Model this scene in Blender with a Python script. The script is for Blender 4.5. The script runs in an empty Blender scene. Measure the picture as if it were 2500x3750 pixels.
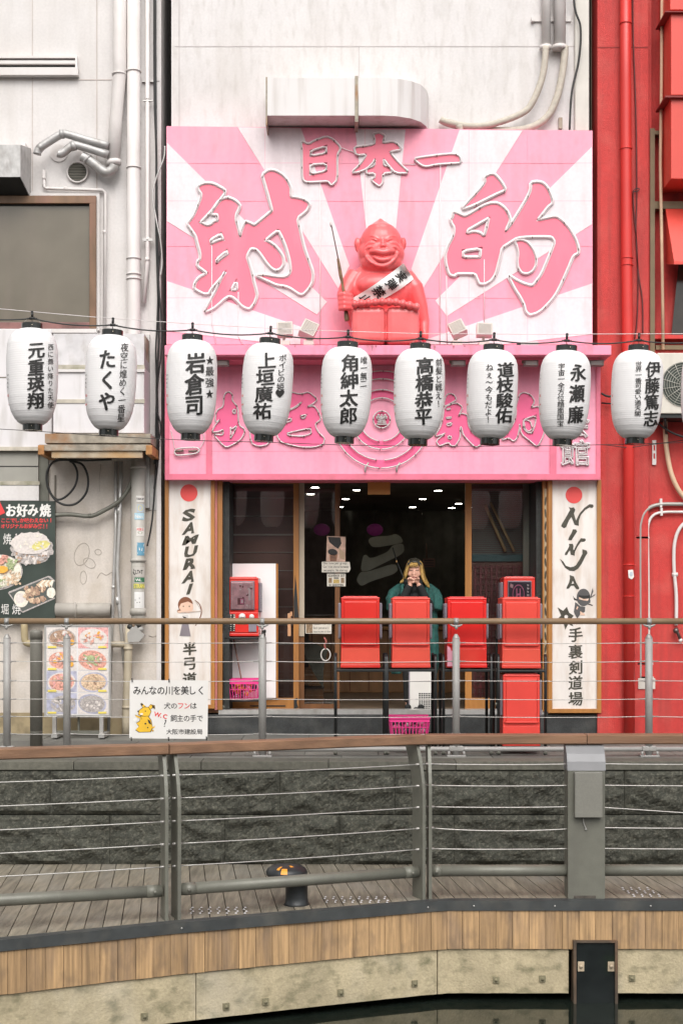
import bpy, bmesh, math, random
from mathutils import Vector, Matrix, noise
from mathutils.geometry import tessellate_polygon
from mathutils.bvhtree import BVHTree
random.seed(7)
sc = bpy.context.scene
COL = sc.collection
R = math.radians
# ---------------------------------------------------------------- camera
F, CX, HY, CY, EYE = 5200.0, 1250.0, 2225.0, -13.33, 1.19
cd = bpy.data.cameras.new('camera')
cam = bpy.data.objects.new('camera', cd)
COL.objects.link(cam)
cam.location = (0, CY, EYE)
cam.rotation_euler = (R(90), 0, 0)
cd.sensor_fit = 'VERTICAL'
cd.sensor_height = 36
cd.lens = 36 * F / 3750
cd.shift_y = (HY - 1875) / 3750
cd.clip_end = 500
sc.camera = cam
# ---------------------------------------------------------------- light: bright overcast
SUN_EL, SUN_ROT = R(46), R(200)
w = bpy.data.worlds.new('World')
sc.world = w
w.use_nodes = True
nt = w.node_tree
bg = nt.nodes['Background']
sky = nt.nodes.new('ShaderNodeTexSky')
sky.sky_type = 'NISHITA'
sky.sun_disc = False
sky.sun_elevation = SUN_EL
sky.sun_rotation = SUN_ROT
sky.air_density = 1.0
sky.dust_density = 4.0
hsv = nt.nodes.new('ShaderNodeHueSaturation')      # an overcast sky is grey, not blue
hsv.inputs['Saturation'].default_value = 0.12
nt.links.new(sky.outputs[0], hsv.inputs['Color'])
nt.links.new(hsv.outputs[0], bg.inputs['Color'])
bg.inputs['Strength'].default_value = 0.15
sl = bpy.data.lights.new('sun', 'SUN')
sl.energy = 1.5
sl.angle = R(50)
sl.color = (1.0, 0.952, 0.895)
so = bpy.data.objects.new('sun', sl)
COL.objects.link(so)
# light travels from the sky above and in front of the facades
az = R(-14)
dv = Vector((math.sin(az) * -math.cos(SUN_EL), math.cos(SUN_EL) * math.cos(az), -math.sin(SUN_EL)))
so.rotation_euler = dv.to_track_quat('-Z', 'Y').to_euler()
sky.sun_rotation = R(180) + az
sc.view_settings.view_transform = 'Standard'
sc.view_settings.look = 'None'
sc.view_settings.gamma = 1
sc.view_settings.exposure = 0.38
sc.cycles.max_bounces = 8
sc.cycles.transparent_max_bounces = 16
sc.cycles.use_adaptive_sampling = True

# ---------------------------------------------------------------- helpers
def P(px, py, Y):
    d = Y - CY
    return Vector(((px - CX) * d / F, Y, EYE - (py - HY) * d / F))
def S(Y): return (Y - CY) / F
def X(px, Y): return (px - CX) * (Y - CY) / F
def Z(py, Y): return EYE - (py - HY) * (Y - CY) / F
def lin(c):
    c /= 255.0
    return c / 12.92 if c <= .04045 else ((c + .055) / 1.055) ** 2.4
def rgb(r, g, b): return (lin(r), lin(g), lin(b))
MATS = {}
def M(name, col, rough=.6, metal=0., var=.12, scale=6., stretch=(1, 1, 1), bump=0., bscale=60., stain=None, spec=.5, emit=0., tint=0., rot=(0, 0, 0), fine=0.):
    """Principled material with procedural tone variation; stain=(colour, amount, scale, stretch)."""
    if name in MATS: return MATS[name]
    m = bpy.data.materials.new(name)
    m.use_nodes = True
    t = m.node_tree
    N, L = t.nodes.new, t.links.new
    b = t.nodes['Principled BSDF']
    b.inputs['Roughness'].default_value = rough
    b.inputs['Metallic'].default_value = metal
    b.inputs['Specular IOR Level'].default_value = spec
    tc = N('ShaderNodeTexCoord')
    mp = N('ShaderNodeMapping')
    mp.inputs['Scale'].default_value = stretch
    mp.inputs['Rotation'].default_value = rot
    L(tc.outputs['Object'], mp.inputs[0])
    def noi(sc_, det=6, src=mp):
        n = N('ShaderNodeTexNoise')
        n.inputs['Scale'].default_value = sc_
        n.inputs['Detail'].default_value = det
        L(src.outputs[0], n.inputs['Vector'])
        return n
    def ramp(src, a, z, ca, cz):
        r = N('ShaderNodeValToRGB')
        r.color_ramp.elements[0].position, r.color_ramp.elements[1].position = a, z
        r.color_ramp.elements[0].color, r.color_ramp.elements[1].color = (*ca, 1), (*cz, 1)
        L(src, r.inputs[0])
        return r
    n = noi(scale)
    r = ramp(n.outputs['Fac'], .3, .7, [c * (1 - var) for c in col], [min(1, c * (1 + var)) for c in col])
    out = r.outputs[0]
    def mix(fac, a, bcol, mode='MIX'):
        x = N('ShaderNodeMix')
        x.data_type = 'RGBA'
        x.blend_type = mode
        if isinstance(fac, float): x.inputs[0].default_value = fac
        else: L(fac, x.inputs[0])
        L(a, x.inputs[6])
        if isinstance(bcol, tuple): x.inputs[7].default_value = (*bcol, 1)
        else: L(bcol, x.inputs[7])
        return x.outputs[2]
    if tint:
        a = N('ShaderNodeAttribute')
        a.attribute_name = 'tint'
        rr = ramp(a.outputs['Fac'], 0, 1, (1 - tint,) * 3, (1 + tint, 1 + tint, 1 + tint * .9))
        out = mix(1.0, out, rr.outputs[0], 'MULTIPLY')
    if fine:
        n3 = noi(scale * 14, 3)
        rr = ramp(n3.outputs['Fac'], .35, .65, (1 - fine,) * 3, (1 + fine,) * 3)
        out = mix(1.0, out, rr.outputs[0], 'MULTIPLY')
    for st in (stain if isinstance(stain, list) else [stain] if stain else []):
        scol, amt, ss, sstr = st
        mp2 = N('ShaderNodeMapping')
        mp2.inputs['Scale'].default_value = sstr
        mp2.inputs['Location'].default_value = (ss, 3.1, ss * .7)
        L(tc.outputs['Object'], mp2.inputs[0])
        n2 = noi(ss, 8, mp2)
        rr = ramp(n2.outputs['Fac'], .5, .74, (0, 0, 0), (amt,) * 3)
        out = mix(rr.outputs[0], out, scol)
    L(out, b.inputs['Base Color'])
    if emit:
        L(out, b.inputs['Emission Color'])
        b.inputs['Emission Strength'].default_value = emit
    if bump:
        bn = noi(bscale, 6)
        bm_ = N('ShaderNodeBump')
        bm_.inputs['Strength'].default_value = min(1, bump)
        bm_.inputs['Distance'].default_value = .01
        L(bn.outputs['Fac'], bm_.inputs['Height'])
        L(bm_.outputs[0], b.inputs['Normal'])
    MATS[name] = m
    return m

WPOS = {}
class MB:
    def __init__(s): s.v, s.f, s.m, s.t, s.s = [], [], [], [], []
    def add(s, vs, fs, mi=0, tint=.5, smooth=False):
        o = len(s.v)
        s.v += [Vector(p) for p in vs]
        for f in fs:
            s.f.append([i + o for i in f]); s.m.append(mi); s.t.append(tint); s.s.append(smooth)
        return s
    def box(s, x0, x1, y0, y1, z0, z1, mi=0, tint=.5):
        vs = [(x, y, z) for z in (z0, z1) for y in (y0, y1) for x in (x0, x1)]
        return s.add(vs, [(0, 2, 3, 1), (4, 5, 7, 6), (0, 1, 5, 4), (2, 6, 7, 3), (0, 4, 6, 2), (1, 3, 7, 5)], mi, tint)
    def bbox(s, x0, x1, y0, y1, z0, z1, b=.01, mi=0, tint=.5):
        """box with chamfered edges"""
        b = min(b, abs(x1 - x0) * .45, abs(y1 - y0) * .45, abs(z1 - z0) * .45)
        bm = bmesh.new()
        bmesh.ops.create_cube(bm, size=1)
        for v in bm.verts:
            v.co = Vector((x0 if v.co.x < 0 else x1, y0 if v.co.y < 0 else y1, z0 if v.co.z < 0 else z1))
        bmesh.ops.bevel(bm, geom=list(bm.edges), offset=b, segments=2, affect='EDGES', profile=.6)
        bm.verts.index_update()
        s.add([v.co.copy() for v in bm.verts], [[v.index for v in f.verts] for f in bm.faces], mi, tint)
        bm.free()
        return s
    def px(s, x0, y0, x1, y1, Y, dep, mi=0, b=0, tint=.5):
        """box whose front face sits at depth Y and covers the given picture rectangle"""
        a, c = P(x0, y1, Y), P(x1, y0, Y)
        if b: return s.bbox(a.x, c.x, Y, Y + dep, a.z, c.z, b, mi, tint)
        return s.box(a.x, c.x, Y, Y + dep, a.z, c.z, mi, tint)
    def tube(s, pts, r, n=8, mi=0, smooth=True, sq=1.0, cap=True, closed=False, tint=.5):
        pts = [Vector(p) for p in pts]
        k = len(pts)
        rs = r if isinstance(r, (list, tuple)) else [r] * k
        vs, fs = [], []
        up = None
        for i, p in enumerate(pts):
            if closed: t = pts[(i + 1) % k] - pts[i - 1]
            else: t = pts[min(i + 1, k - 1)] - pts[max(i - 1, 0)]
            t = t.normalized() if t.length > 1e-9 else Vector((0, 0, 1))
            if sq != 1.0: a = t.cross(Vector((0, 1, 0))); a = a.normalized() if a.length > .05 else Vector((1, 0, 0)); bvec = Vector((0, 1, 0)) * sq
            else:
                if up is None: up = Vector((0, 1, 0)) if abs(t.y) < .9 else Vector((1, 0, 0))
                a = t.cross(up).normalized(); bvec = a.cross(t).normalized(); up = bvec
            for j in range(n):
                an = 2 * math.pi * j / n
                vs.append(p + (a * math.cos(an) + bvec * math.sin(an)) * rs[i])
        for i in range(k if closed else k - 1):
            i2 = (i + 1) % k
            for j in range(n):
                fs.append((i * n + j, i * n + (j + 1) % n, i2 * n + (j + 1) % n, i2 * n + j))
        if cap and not closed:
            fs.append(tuple(range(n - 1, -1, -1))); fs.append(tuple((k - 1) * n + j for j in range(n)))
        return s.add(vs, fs, mi, tint, smooth)
    def ptube(s, pts, Y, rpx, n=8, mi=0, **k):
        Ys = Y if isinstance(Y, (list, tuple)) else [Y] * len(pts)
        sc_ = S(Ys[0])
        r = [q * sc_ for q in rpx] if isinstance(rpx, (list, tuple)) else rpx * sc_
        return s.tube([P(a, b, y) for (a, b), y in zip(pts, Ys)], r, n, mi, **k)
    def lathe(s, prof, c=(0, 0, 0), n=24, mi=0, smooth=True):
        vs, fs = [], []
        for r, z in prof:
            for j in range(n):
                a = 2 * math.pi * j / n
                vs.append((c[0] + r * math.cos(a), c[1] + r * math.sin(a), c[2] + z))
        k = len(prof)
        for i in range(k - 1):
            for j in range(n):
                fs.append((i * n + j, i * n + (j + 1) % n, (i + 1) * n + (j + 1) % n, (i + 1) * n + j))
        fs.append(tuple(range(n - 1, -1, -1))); fs.append(tuple((k - 1) * n + j for j in range(n)))
        return s.add(vs, fs, mi, .5, smooth)
    def ell(s, c, r, n=16, m=10, mi=0, rot=None):
        c = Vector(c)
        vs, fs = [], []
        for i in range(m + 1):
            th = math.pi * i / m
            for j in range(n):
                ph = 2 * math.pi * j / n
                v = Vector((r[0] * math.sin(th) * math.cos(ph), r[1] * math.sin(th) * math.sin(ph), r[2] * math.cos(th)))
                if rot: v = rot @ v
                vs.append(c + v)
        for i in range(m):
            for j in range(n):
                fs.append((i * n + j, (i + 1) * n + j, (i + 1) * n + (j + 1) % n, i * n + (j + 1) % n))
        return s.add(vs, fs, mi, .5, True)
    def poly(s, loops, fn, dep=0., mi=0, tint=.5):
        """filled outline (first loop) with holes; fn maps (x, y) to a point; dep extrudes to +Y"""
        pts = [[fn(*q) for q in l] for l in loops]
        tri = tessellate_polygon([[Vector((q[0], q[1], 0)) for q in l] for l in loops])
        flat = [q for l in pts for q in l]
        s.add(flat, [tuple(t) for t in tri], mi, tint)
        if dep:
            o = Vector((0, dep, 0))
            k = 0
            for l in pts:
                n = len(l)
                s.add(l + [q + o for q in l], [(i, (i + 1) % n, n + (i + 1) % n, n + i) for i in range(n)], mi, tint)
        return s
    def ppoly(s, loops, Y, dep=0., mi=0, org=(0, 0), k=1.0, tint=.5):
        return s.poly(loops, lambda x, y: P(org[0] + x * k, org[1] + y * k, Y), dep, mi, tint)
    def build(s, name, mats, parent=None, recalc=True, base=None):
        me = bpy.data.meshes.new(name)
        b = base if base is not None else (WPOS.get(parent.name, Vector()) if parent else Vector())
        me.from_pydata([v - b for v in s.v], [], s.f)
        for m in (mats if isinstance(mats, (list, tuple)) else [mats]): me.materials.append(m)
        me.polygons.foreach_set('material_index', s.m)
        me.polygons.foreach_set('use_smooth', s.s)
        if any(t != .5 for t in s.t):
            at = me.attributes.new('tint', 'FLOAT', 'FACE')
            at.data.foreach_set('value', s.t)
        if recalc:
            bm = bmesh.new(); bm.from_mesh(me)
            bmesh.ops.recalc_face_normals(bm, faces=bm.faces)
            bm.to_mesh(me); bm.free()
        me.update()
        o = bpy.data.objects.new(name, me)
        COL.objects.link(o)
        if parent: o.parent = parent; WPOS[o.name] = b
        else: o.location = b; WPOS[o.name] = b
        return o
def tag(o, label=None, cat=None, group=None, kind=None):
    for k, v in (('label', label), ('category', cat), ('group', group), ('kind', kind)):
        if v: o[k] = v
    return o
def thing(name, label, cat, base, group=None):
    o = bpy.data.objects.new(name, None)
    COL.objects.link(o)
    o.location = base
    o.empty_display_size = .1
    WPOS[o.name] = Vector(base)
    return tag(o, label, cat, group)
def solo(mb, name, mats, label, cat, group=None, kind=None, base=None):
    if base is None:
        base = Vector((sum(v.x for v in mb.v) / len(mb.v), sum(v.y for v in mb.v) / len(mb.v), min(v.z for v in mb.v)))
    return tag(mb.build(name, mats, None, base=base), label, cat, group, kind)
def copy_tree(o, parent=None):
    kids = [c for c in COL.objects if c.parent == o]
    c = o.copy(); COL.objects.link(c)
    if parent: c.parent = parent
    for k in kids: copy_tree(k, c)
    return c
def eloop(cx, cy, rx, ry, n=20, rot=0.):
    c, s_ = math.cos(rot), math.sin(rot)
    return [(cx + rx * math.cos(a) * c - ry * math.sin(a) * s_, cy + rx * math.cos(a) * s_ + ry * math.sin(a) * c) for a in (2 * math.pi * i / n for i in range(n))]
def smooth_loop(l, it=1):
    for _ in range(it):
        o = []
        for i in range(len(l)):
            a, b = l[i], l[(i + 1) % len(l)]
            o += [(a[0] * .8 + b[0] * .2, a[1] * .8 + b[1] * .2), (a[0] * .2 + b[0] * .8, a[1] * .2 + b[1] * .8)]
        l = o
    return l
def offset_loop(l, w):
    """move a closed outline outward by w (clockwise as drawn in picture axes)"""
    n = len(l)
    out = []
    for i in range(n):
        a, b, c = Vector(l[i - 1]), Vector(l[i]), Vector(l[(i + 1) % n])
        d1, d2 = (b - a), (c - b)
        if d1.length < 1e-6 or d2.length < 1e-6: out.append(tuple(b)); continue
        d1.normalize(); d2.normalize()
        n1, n2 = Vector((d1.y, -d1.x)), Vector((d2.y, -d2.x))
        m = n1 + n2
        m = m.normalized() if m.length > .2 else n1
        out.append(tuple(b + m * (w / max(.55, m.dot(n1)))))
    return out
# text: glyph outlines of the built-in font, emboldened towards a brush hand
_tc = bpy.data.curves.new('glyphs', 'FONT')
_to = bpy.data.objects.new('glyphs', _tc)
COL.objects.link(_to)
GL = {}
def glyph(ch, off=.02):
    k = (ch, off)
    if k not in GL:
        _tc.body = ch; _tc.size = 1; _tc.resolution_u = 2; _tc.offset = off
        dg = bpy.context.evaluated_depsgraph_get(); dg.update()
        me = bpy.data.meshes.new_from_object(_to.evaluated_get(dg))
        GL[k] = ([(v.co.x, v.co.y) for v in me.vertices], [tuple(p.vertices) for p in me.polygons])
        bpy.data.meshes.remove(me)
    return GL[k]
def put_glyph(mb, ch, cx, cy, sx, sy, fn, off=.02, mi=0, shear=0., ang=0., slant=0., grid=None):
    vs, fs = glyph(ch, 0)
    if not vs: return
    x0, x1 = min(v[0] for v in vs), max(v[0] for v in vs)
    y0, y1 = min(v[1] for v in vs), max(v[1] for v in vs)
    small = ch in 'ぇっゃゅょぃァィゥェォッャュョ〜、。一ー'
    mx = (x0 + x1) / 2
    my = (y0 + y1) / 2 if not small else .36
    ca, sa = math.cos(ang), math.sin(ang)
    q = []
    for x, y in vs:
        x, y = x - mx, y - my
        x += slant * y
        y += shear * x
        if shear:
            x, y = x + .013 * math.sin(7 * y + cx), y + .014 * math.sin(8 * x + cy)
        x, y = x * sx, -y * sy
        q.append((cx + x * ca - y * sa, cy + x * sa + y * ca))
    if grid:
        bm = bmesh.new()
        bv = [bm.verts.new((x, y, 0)) for x, y in q]
        for f in fs:
            try: bm.faces.new([bv[i] for i in f])
            except ValueError: pass
        lo, hi = min(x for x, _ in q), max(x for x, _ in q)
        g = math.ceil(lo / grid) * grid
        while g < hi:
            bmesh.ops.bisect_plane(bm, geom=bm.verts[:] + bm.edges[:] + bm.faces[:], plane_co=(g, 0, 0), plane_no=(1, 0, 0))
            g += grid
        bm.verts.index_update()
        q = [(v.co.x, v.co.y) for v in bm.verts]
        fs = [[v.index for v in f.verts] for f in bm.faces]
        bm.free()
    for i_, (dx_, dy_) in enumerate([(0, 0)] if off < .006 else [(0, 0), (-off, off * .3), (off, -off * .3)] if off < .016 else [(0, 0), (-off, off * .35), (off, -off * .35), (-off * .5, -off * .45), (off * .5, off * .45)]):
        mb.add([fn(x + dx_ * sx, y + dy_ * sy) - Vector((0, .0003 * i_, 0)) for x, y in q], fs, mi)
def vtext(mb, s, cx, y0, y1, wpx, fn, off=.02, mi=0, cx2=None, shear=.06, grid=None, fill=.98):
    n = len(s)
    cell = (y1 - y0) / n
    for i, ch in enumerate(s):
        c = cx if cx2 is None else cx + (cx2 - cx) * (i + .5) / n
        put_glyph(mb, ch, c, y0 + cell * (i + .5), wpx * .95 / .88, min(cell * fill * .95, wpx * 1.12) / .9, fn, off, mi, shear, 0, 0, grid)
def htext(mb, s, x0, x1, cy, hpx, fn, off=.012, mi=0, slant=0., ang=0.):
    """one line of writing fitted between x0 and x1"""
    adv = [(.5 if ord(c) < 256 and c.islower() else .62 if ord(c) < 256 else .95) if c != ' ' else .3 for c in s]
    k = (x1 - x0) / sum(adv)
    x = x0
    for ch, a in zip(s, adv):
        if ch != ' ': put_glyph_b(mb, ch, x + a * k / 2, cy, k, hpx, fn, off, mi, slant)
        x += a * k
def put_glyph_b(mb, ch, cx, cy, sx, h, fn, off, mi, slant):
    vs, fs = glyph(ch, off)
    if not vs: return
    mx = (min(v[0] for v in vs) + max(v[0] for v in vs)) / 2
    sy = h / .9 if ord(ch) > 255 else h / .74
    mb.add([fn(cx + (x - mx + slant * y) * sx, cy - (y - .36) * sy) for x, y in vs], fs, mi)
def blob(mb, voxel, smooth=6):
    """fuse overlapping volumes into one continuous surface"""
    o = mb.build('blob', M('tmp', (1, 1, 1)), None, recalc=True, base=Vector())
    m1 = o.modifiers.new('r', 'REMESH'); m1.mode = 'VOXEL'; m1.voxel_size = voxel
    m2 = o.modifiers.new('s', 'SMOOTH'); m2.iterations = smooth; m2.factor = .5
    dg = bpy.context.evaluated_depsgraph_get(); dg.update()
    me = bpy.data.meshes.new_from_object(o.evaluated_get(dg))
    out = MB()
    out.add([v.co.copy() for v in me.vertices], [tuple(p.vertices) for p in me.polygons], 0, .5, True)
    old = o.data
    bpy.data.objects.remove(o); bpy.data.meshes.remove(me); bpy.data.meshes.remove(old)
    return out
def bvh(mb): return BVHTree.FromPolygons([tuple(v) for v in mb.v], mb.f)
def spline(pts, n=8, closed=False):
    """Catmull-Rom through tuples of any length"""
    k = len(pts)
    out = []
    rng = range(k if closed else k - 1)
    for i in rng:
        g = lambda j: pts[j % k] if closed else pts[max(0, min(k - 1, j))]
        p0, p1, p2, p3 = g(i - 1), g(i), g(i + 1), g(i + 2)
        for q in range(n):
            t = q / n
            out.append(tuple(.5 * (2 * b + (c - a) * t + (2 * a - 5 * b + 4 * c - d) * t * t + (3 * b - a - 3 * c + d) * t ** 3) for a, b, c, d in zip(p0, p1, p2, p3)))
    if not closed: out.append(tuple(pts[-1]))
    return out
# ---------------------------------------------------------------- materials
GRIME = (.20, .18, .15)
RUST = (.30, .14, .05)
m_white = M('white_wall', (.665, .635, .625), .75, var=.04, scale=3, bump=.15, bscale=180, fine=.03, stain=[((.46, .42, .38), .28, 2.0, (3.0, 3.0, .30)), ((.50, .46, .42), .25, 1.2, (1, 1, 1)), ((.32, .28, .24), .25, 9, (2, 2, .6))])
m_lwhite = M('left_wall_paint', (.65, .62, .605), .75, var=.05, scale=3, bump=.15, bscale=160, fine=.03, stain=[((.44, .40, .36), .28, 2.2, (3.0, 3.0, .3)), ((.50, .44, .38), .25, 1.0, (1, 1, 1))])
m_beige = M('beige_wall', (.60, .545, .49), .8, var=.08, scale=4, bump=.2, bscale=120, fine=.05, stain=[((.34, .29, .23), .5, 2.4, (2.2, 2.2, .5)), ((.40, .33, .24), .4, 5.0, (1, 1, 1))])
m_red = M('red_render', (.53, .036, .030), .6, var=.07, scale=2.2, bump=.55, bscale=190, fine=.05, stain=[((.36, .03, .028), .55, 1.6, (2, 2, .4)), ((.60, .13, .10), .35, 4.0, (1, 1, 1)), ((.22, .03, .025), .45, 3.2, (5, 5, .22))])
m_redlt = M('orange_red_panel', (.68, .065, .045), .45, var=.06, scale=2, stain=((.5, .05, .03), .35, 2.0, (2, 2, .5)))
m_redpipe = M('red_pipe_paint', (.60, .035, .028), .38, var=.06, scale=4, stain=((.35, .03, .025), .5, 3.0, (1, 1, .3)))
m_pipew = M('white_pipe', (.66, .62, .60), .5, var=.05, scale=5, stain=((.36, .32, .28), .4, 3.5, (1, 1, .35)))
m_foil = M('grey_insulation', (.42, .41, .40), .42, metal=.25, var=.12, scale=9, bump=.3, bscale=40, stain=((.18, .16, .13), .6, 8, (1, 1, 1)))
m_black = M('black_rubber', (.018, .019, .018), .5, var=.2)
m_void = M('dark_voids_and_marks', (.02, .021, .02), .8, var=.25)  # dark tone standing for shaded voids; also plain dark marks
m_post = M('pale_grey_post', (.31, .30, .285), .45, metal=.05, var=.06, scale=12, bump=.15, bscale=300, fine=.08, stain=((.2, .19, .17), .3, 6, (1, 1, .4)))
m_steel = M('grey_steel_paint', (.150, .149, .122), .42, metal=.1, var=.08, scale=12, bump=.12, bscale=300, fine=.06, stain=((.11, .105, .09), .4, 6, (1, 1, .4)))
m_steelw = M('galvanised', (.50, .49, .47), .38, metal=.45, var=.1, scale=15, stain=((.25, .22, .18), .5, 7, (1, 1, .5)))
m_cable = M('steel_cable', (.46, .445, .42), .35, metal=.5, var=.15, scale=60)
m_rust = M('rusty_steel', (.33, .29, .23), .7, metal=.1, var=.25, scale=14, bump=.3, stain=[(RUST, .95, 5, (1, 1, 1)), ((.12, .10, .08), .8, 9, (.4, 1, 1))])
m_moss = M('weathered_trim', (.45, .41, .34), .7, var=.2, scale=12, stain=((.14, .15, .07), .8, 9, (.6, 1, 1)))
m_frame = M('brown_window_frame', (.17, .095, .05), .5, var=.3, scale=10, stretch=(1, 1, .3), stain=((.28, .13, .09), .7, 4, (1, 1, .3)))
m_olive = M('frosted_olive_glass', (.145, .125, .092), .22, var=.12, scale=2.5, spec=.6, stain=((.19, .15, .12), .5, 1.6, (2.5, 1, .3)))
m_rail = M('brown_rail_paint', (.235, .155, .088), .33, var=.1, scale=14, stretch=(.3, 1, 1), stain=((.13, .08, .04), .5, 8, (.2, 1, 1)))
m_railw = M('brown_timber_rail', (.215, .118, .066), .5, var=.22, scale=16, stretch=(.12, 1, 1), bump=.25, bscale=90, stain=((.12, .06, .035), .6, 9, (.15, 1, 1)))
m_wood = M('orange_varnished_wood', (.40, .175, .045), .42, var=.16, scale=14, stretch=(1, 1, .12), bump=.08, stain=((.22, .09, .03), .6, 6, (1, 1, .25)))
m_wooddk = M('dark_varnished_wood', (.17, .07, .022), .45, var=.2, scale=14, stretch=(1, 1, .12), stain=((.07, .03, .015), .6, 6, (1, 1, .25)))
m_board = M('whitewashed_board', (.73, .685, .645), .7, var=.05, scale=9, stretch=(1, 1, .15), stain=[((.52, .38, .27), .55, 5, (2.2, 1, .35)), ((.45, .33, .24), .4, 12, (1, 1, .3))])
m_ink = M('black_ink', (.017, .016, .015), .6, var=.3, scale=30)
m_inkbrown = M('dark_olive_ink', (.055, .05, .035), .6, var=.3, scale=20)
m_reddisc = M('red_paint_disc', (.72, .075, .07), .6, var=.05)
m_plate = M('white_enamel', (.74, .72, .69), .4, var=.03, stain=((.6, .55, .48), .3, 3, (1, 1, 1)))
m_deck = M('weathered_decking', (.19, .166, .126), .8, var=.30, scale=30, stretch=(1, .09, 1), rot=(0, 0, R(-6.5)), bump=.8, bscale=26, tint=.16, fine=.1, stain=((.26, .245, .21), .6, 3.5, (1, .6, 1)))
m_trim = M('dark_edge_steel', (.042, .046, .046), .55, var=.25, scale=8, stain=((.10, .095, .08), .6, 6, (1, 1, 1)))
m_plank = M('larch_cladding', (.37, .235, .118), .72, var=.32, scale=34, stretch=(1.8, 1.8, .07), bump=.35, bscale=22, tint=.16, fine=.06, stain=[((.22, .155, .11), .6, 5, (1.2, 1.2, .4)), ((.13, .09, .06), .6, 11, (1, 1, .5))])
m_conc = M('stained_concrete', (.42, .355, .23), .85, var=.14, scale=4, bump=.45, bscale=70, fine=.08, stain=[((.22, .19, .12), .6, 3, (1, 1, 1)), ((.10, .10, .05), .75, 9, (1, 1, 1.5)), ((.52, .47, .38), .5, 2.3, (1, 1, .6))])
m_stone = M('split_face_stone', (.046, .047, .036), .9, var=.3, scale=18, bump=.8, bscale=70, fine=.3, stain=[((.12, .115, .09), .45, 14, (1, 1, 1)), ((.028, .029, .023), .5, 4, (1, 1, 1)), ((.20, .19, .15), .5, 45, (1, 1, 1))])
m_cap = M('grey_granite_cap', (.085, .083, .070), .85, var=.2, scale=30, bump=.3, fine=.2, stain=((.05, .05, .04), .6, 5, (1, 1, 1)))
m_rib = M("lantern_paper", (.84, .825, .82), .75, var=.02, scale=4, spec=.25)
_t = m_rib.node_tree
_tl, _mx = _t.nodes.new('ShaderNodeBsdfTranslucent'), _t.nodes.new('ShaderNodeMixShader')
_tl.inputs['Color'].default_value = (.86, .84, .82, 1); _mx.inputs[0].default_value = .14
_t.links.new(_t.nodes['Principled BSDF'].outputs[0], _mx.inputs[1]); _t.links.new(_tl.outputs[0], _mx.inputs[2])
_t.links.new(_mx.outputs[0], _t.nodes['Material Output'].inputs['Surface'])
m_cap_b = M('black_lacquer', (.016, .018, .016), .16, var=.1, spec=.6)
m_neon = M('white_neon_tube', (.60, .555, .545), .25, var=.12, scale=20)
m_neonb = M('white_letter_border', (.80, .73, .74), .5, var=.04)
m_clip = M('brown_clip', (.17, .12, .10), .5, var=.2)
m_pinkA = M('sign_pink', (.89, .325, .43), .5, var=.05, scale=1.5, fine=.03, stain=[((.86, .40, .48), .6, 1.0, (1, 1, 1)), ((.62, .24, .31), .35, 2.2, (3.5, 1, .25)), ((.45, .22, .24), .3, 7, (1.5, 1, .5))])
m_pinkW = M('sign_pale_pink', (.76, .665, .685), .5, var=.02, scale=2, fine=.03, stain=[((.58, .48, .50), .4, 2.2, (3.5, 1, .25)), ((.5, .4, .4), .3, 7, (1.5, 1, .5))])
m_pinkL = M('letter_pink', (.86, .185, .265), .5, var=.05, scale=2, stain=((.84, .28, .36), .5, 2.5, (1.5, 1, .6)))
m_pinkF = M('fascia_pink', (.88, .345, .465), .5, var=.04, scale=2, fine=.03, stain=[((.80, .20, .34), .5, 1.5, (1, 1, .5)), ((.5, .16, .24), .3, 3, (3, 1, .25))])
m_pinkD = M('fascia_deep_pink', (.84, .125, .28), .5, var=.05)
m_pinkR = M('fascia_frame_pink', (.72, .165, .25), .55, var=.08, scale=6, stain=((.45, .12, .14), .4, 8, (1, 1, 1)))
m_stat = M('glossy_red_fibreglass', (.84, .13, .135), .30, var=.07, scale=4, spec=.55, fine=.03, stain=[((.78, .20, .20), .45, 4, (1, 1, .5)), ((.45, .07, .06), .35, 9, (1, 1, .7))])
m_gred = M('red_plastic', (.66, .036, .028), .24, var=.05, scale=5, stain=((.72, .09, .06), .4, 3, (1, 1, 1)))
m_gred2 = M('faded_red_plastic', (.74, .085, .052), .42, var=.05, scale=5)
m_flange = M('smoky_plastic', (.24, .215, .25), .25, var=.1, spec=.6)
m_tube_b = M('black_tube', (.016, .018, .018), .35, var=.2)
m_basket = M('magenta_plastic', (.78, .055, .26), .4, var=.06)
m_caps = M('orange_capsule', (.80, .33, .03), .4, var=.3, scale=30)
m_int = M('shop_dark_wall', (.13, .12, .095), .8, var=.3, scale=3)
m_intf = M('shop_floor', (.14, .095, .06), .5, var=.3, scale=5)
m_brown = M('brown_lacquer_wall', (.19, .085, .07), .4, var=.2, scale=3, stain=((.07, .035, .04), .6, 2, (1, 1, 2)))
m_strip = M('pale_strip', (.30, .25, .23), .5, var=.1)
m_paper = M('notice_paper', (.62, .58, .50), .7, var=.08, scale=14)
m_lamp = M('lit_lamp', (1, .93, .80), .5, var=0, emit=26)
m_tile = M('grey_paving', (.165, .165, .16), .8, var=.14, scale=5, bump=.25, fine=.14, stain=((.09, .09, .085), .6, 2.2, (1, 1, 1)))
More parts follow.
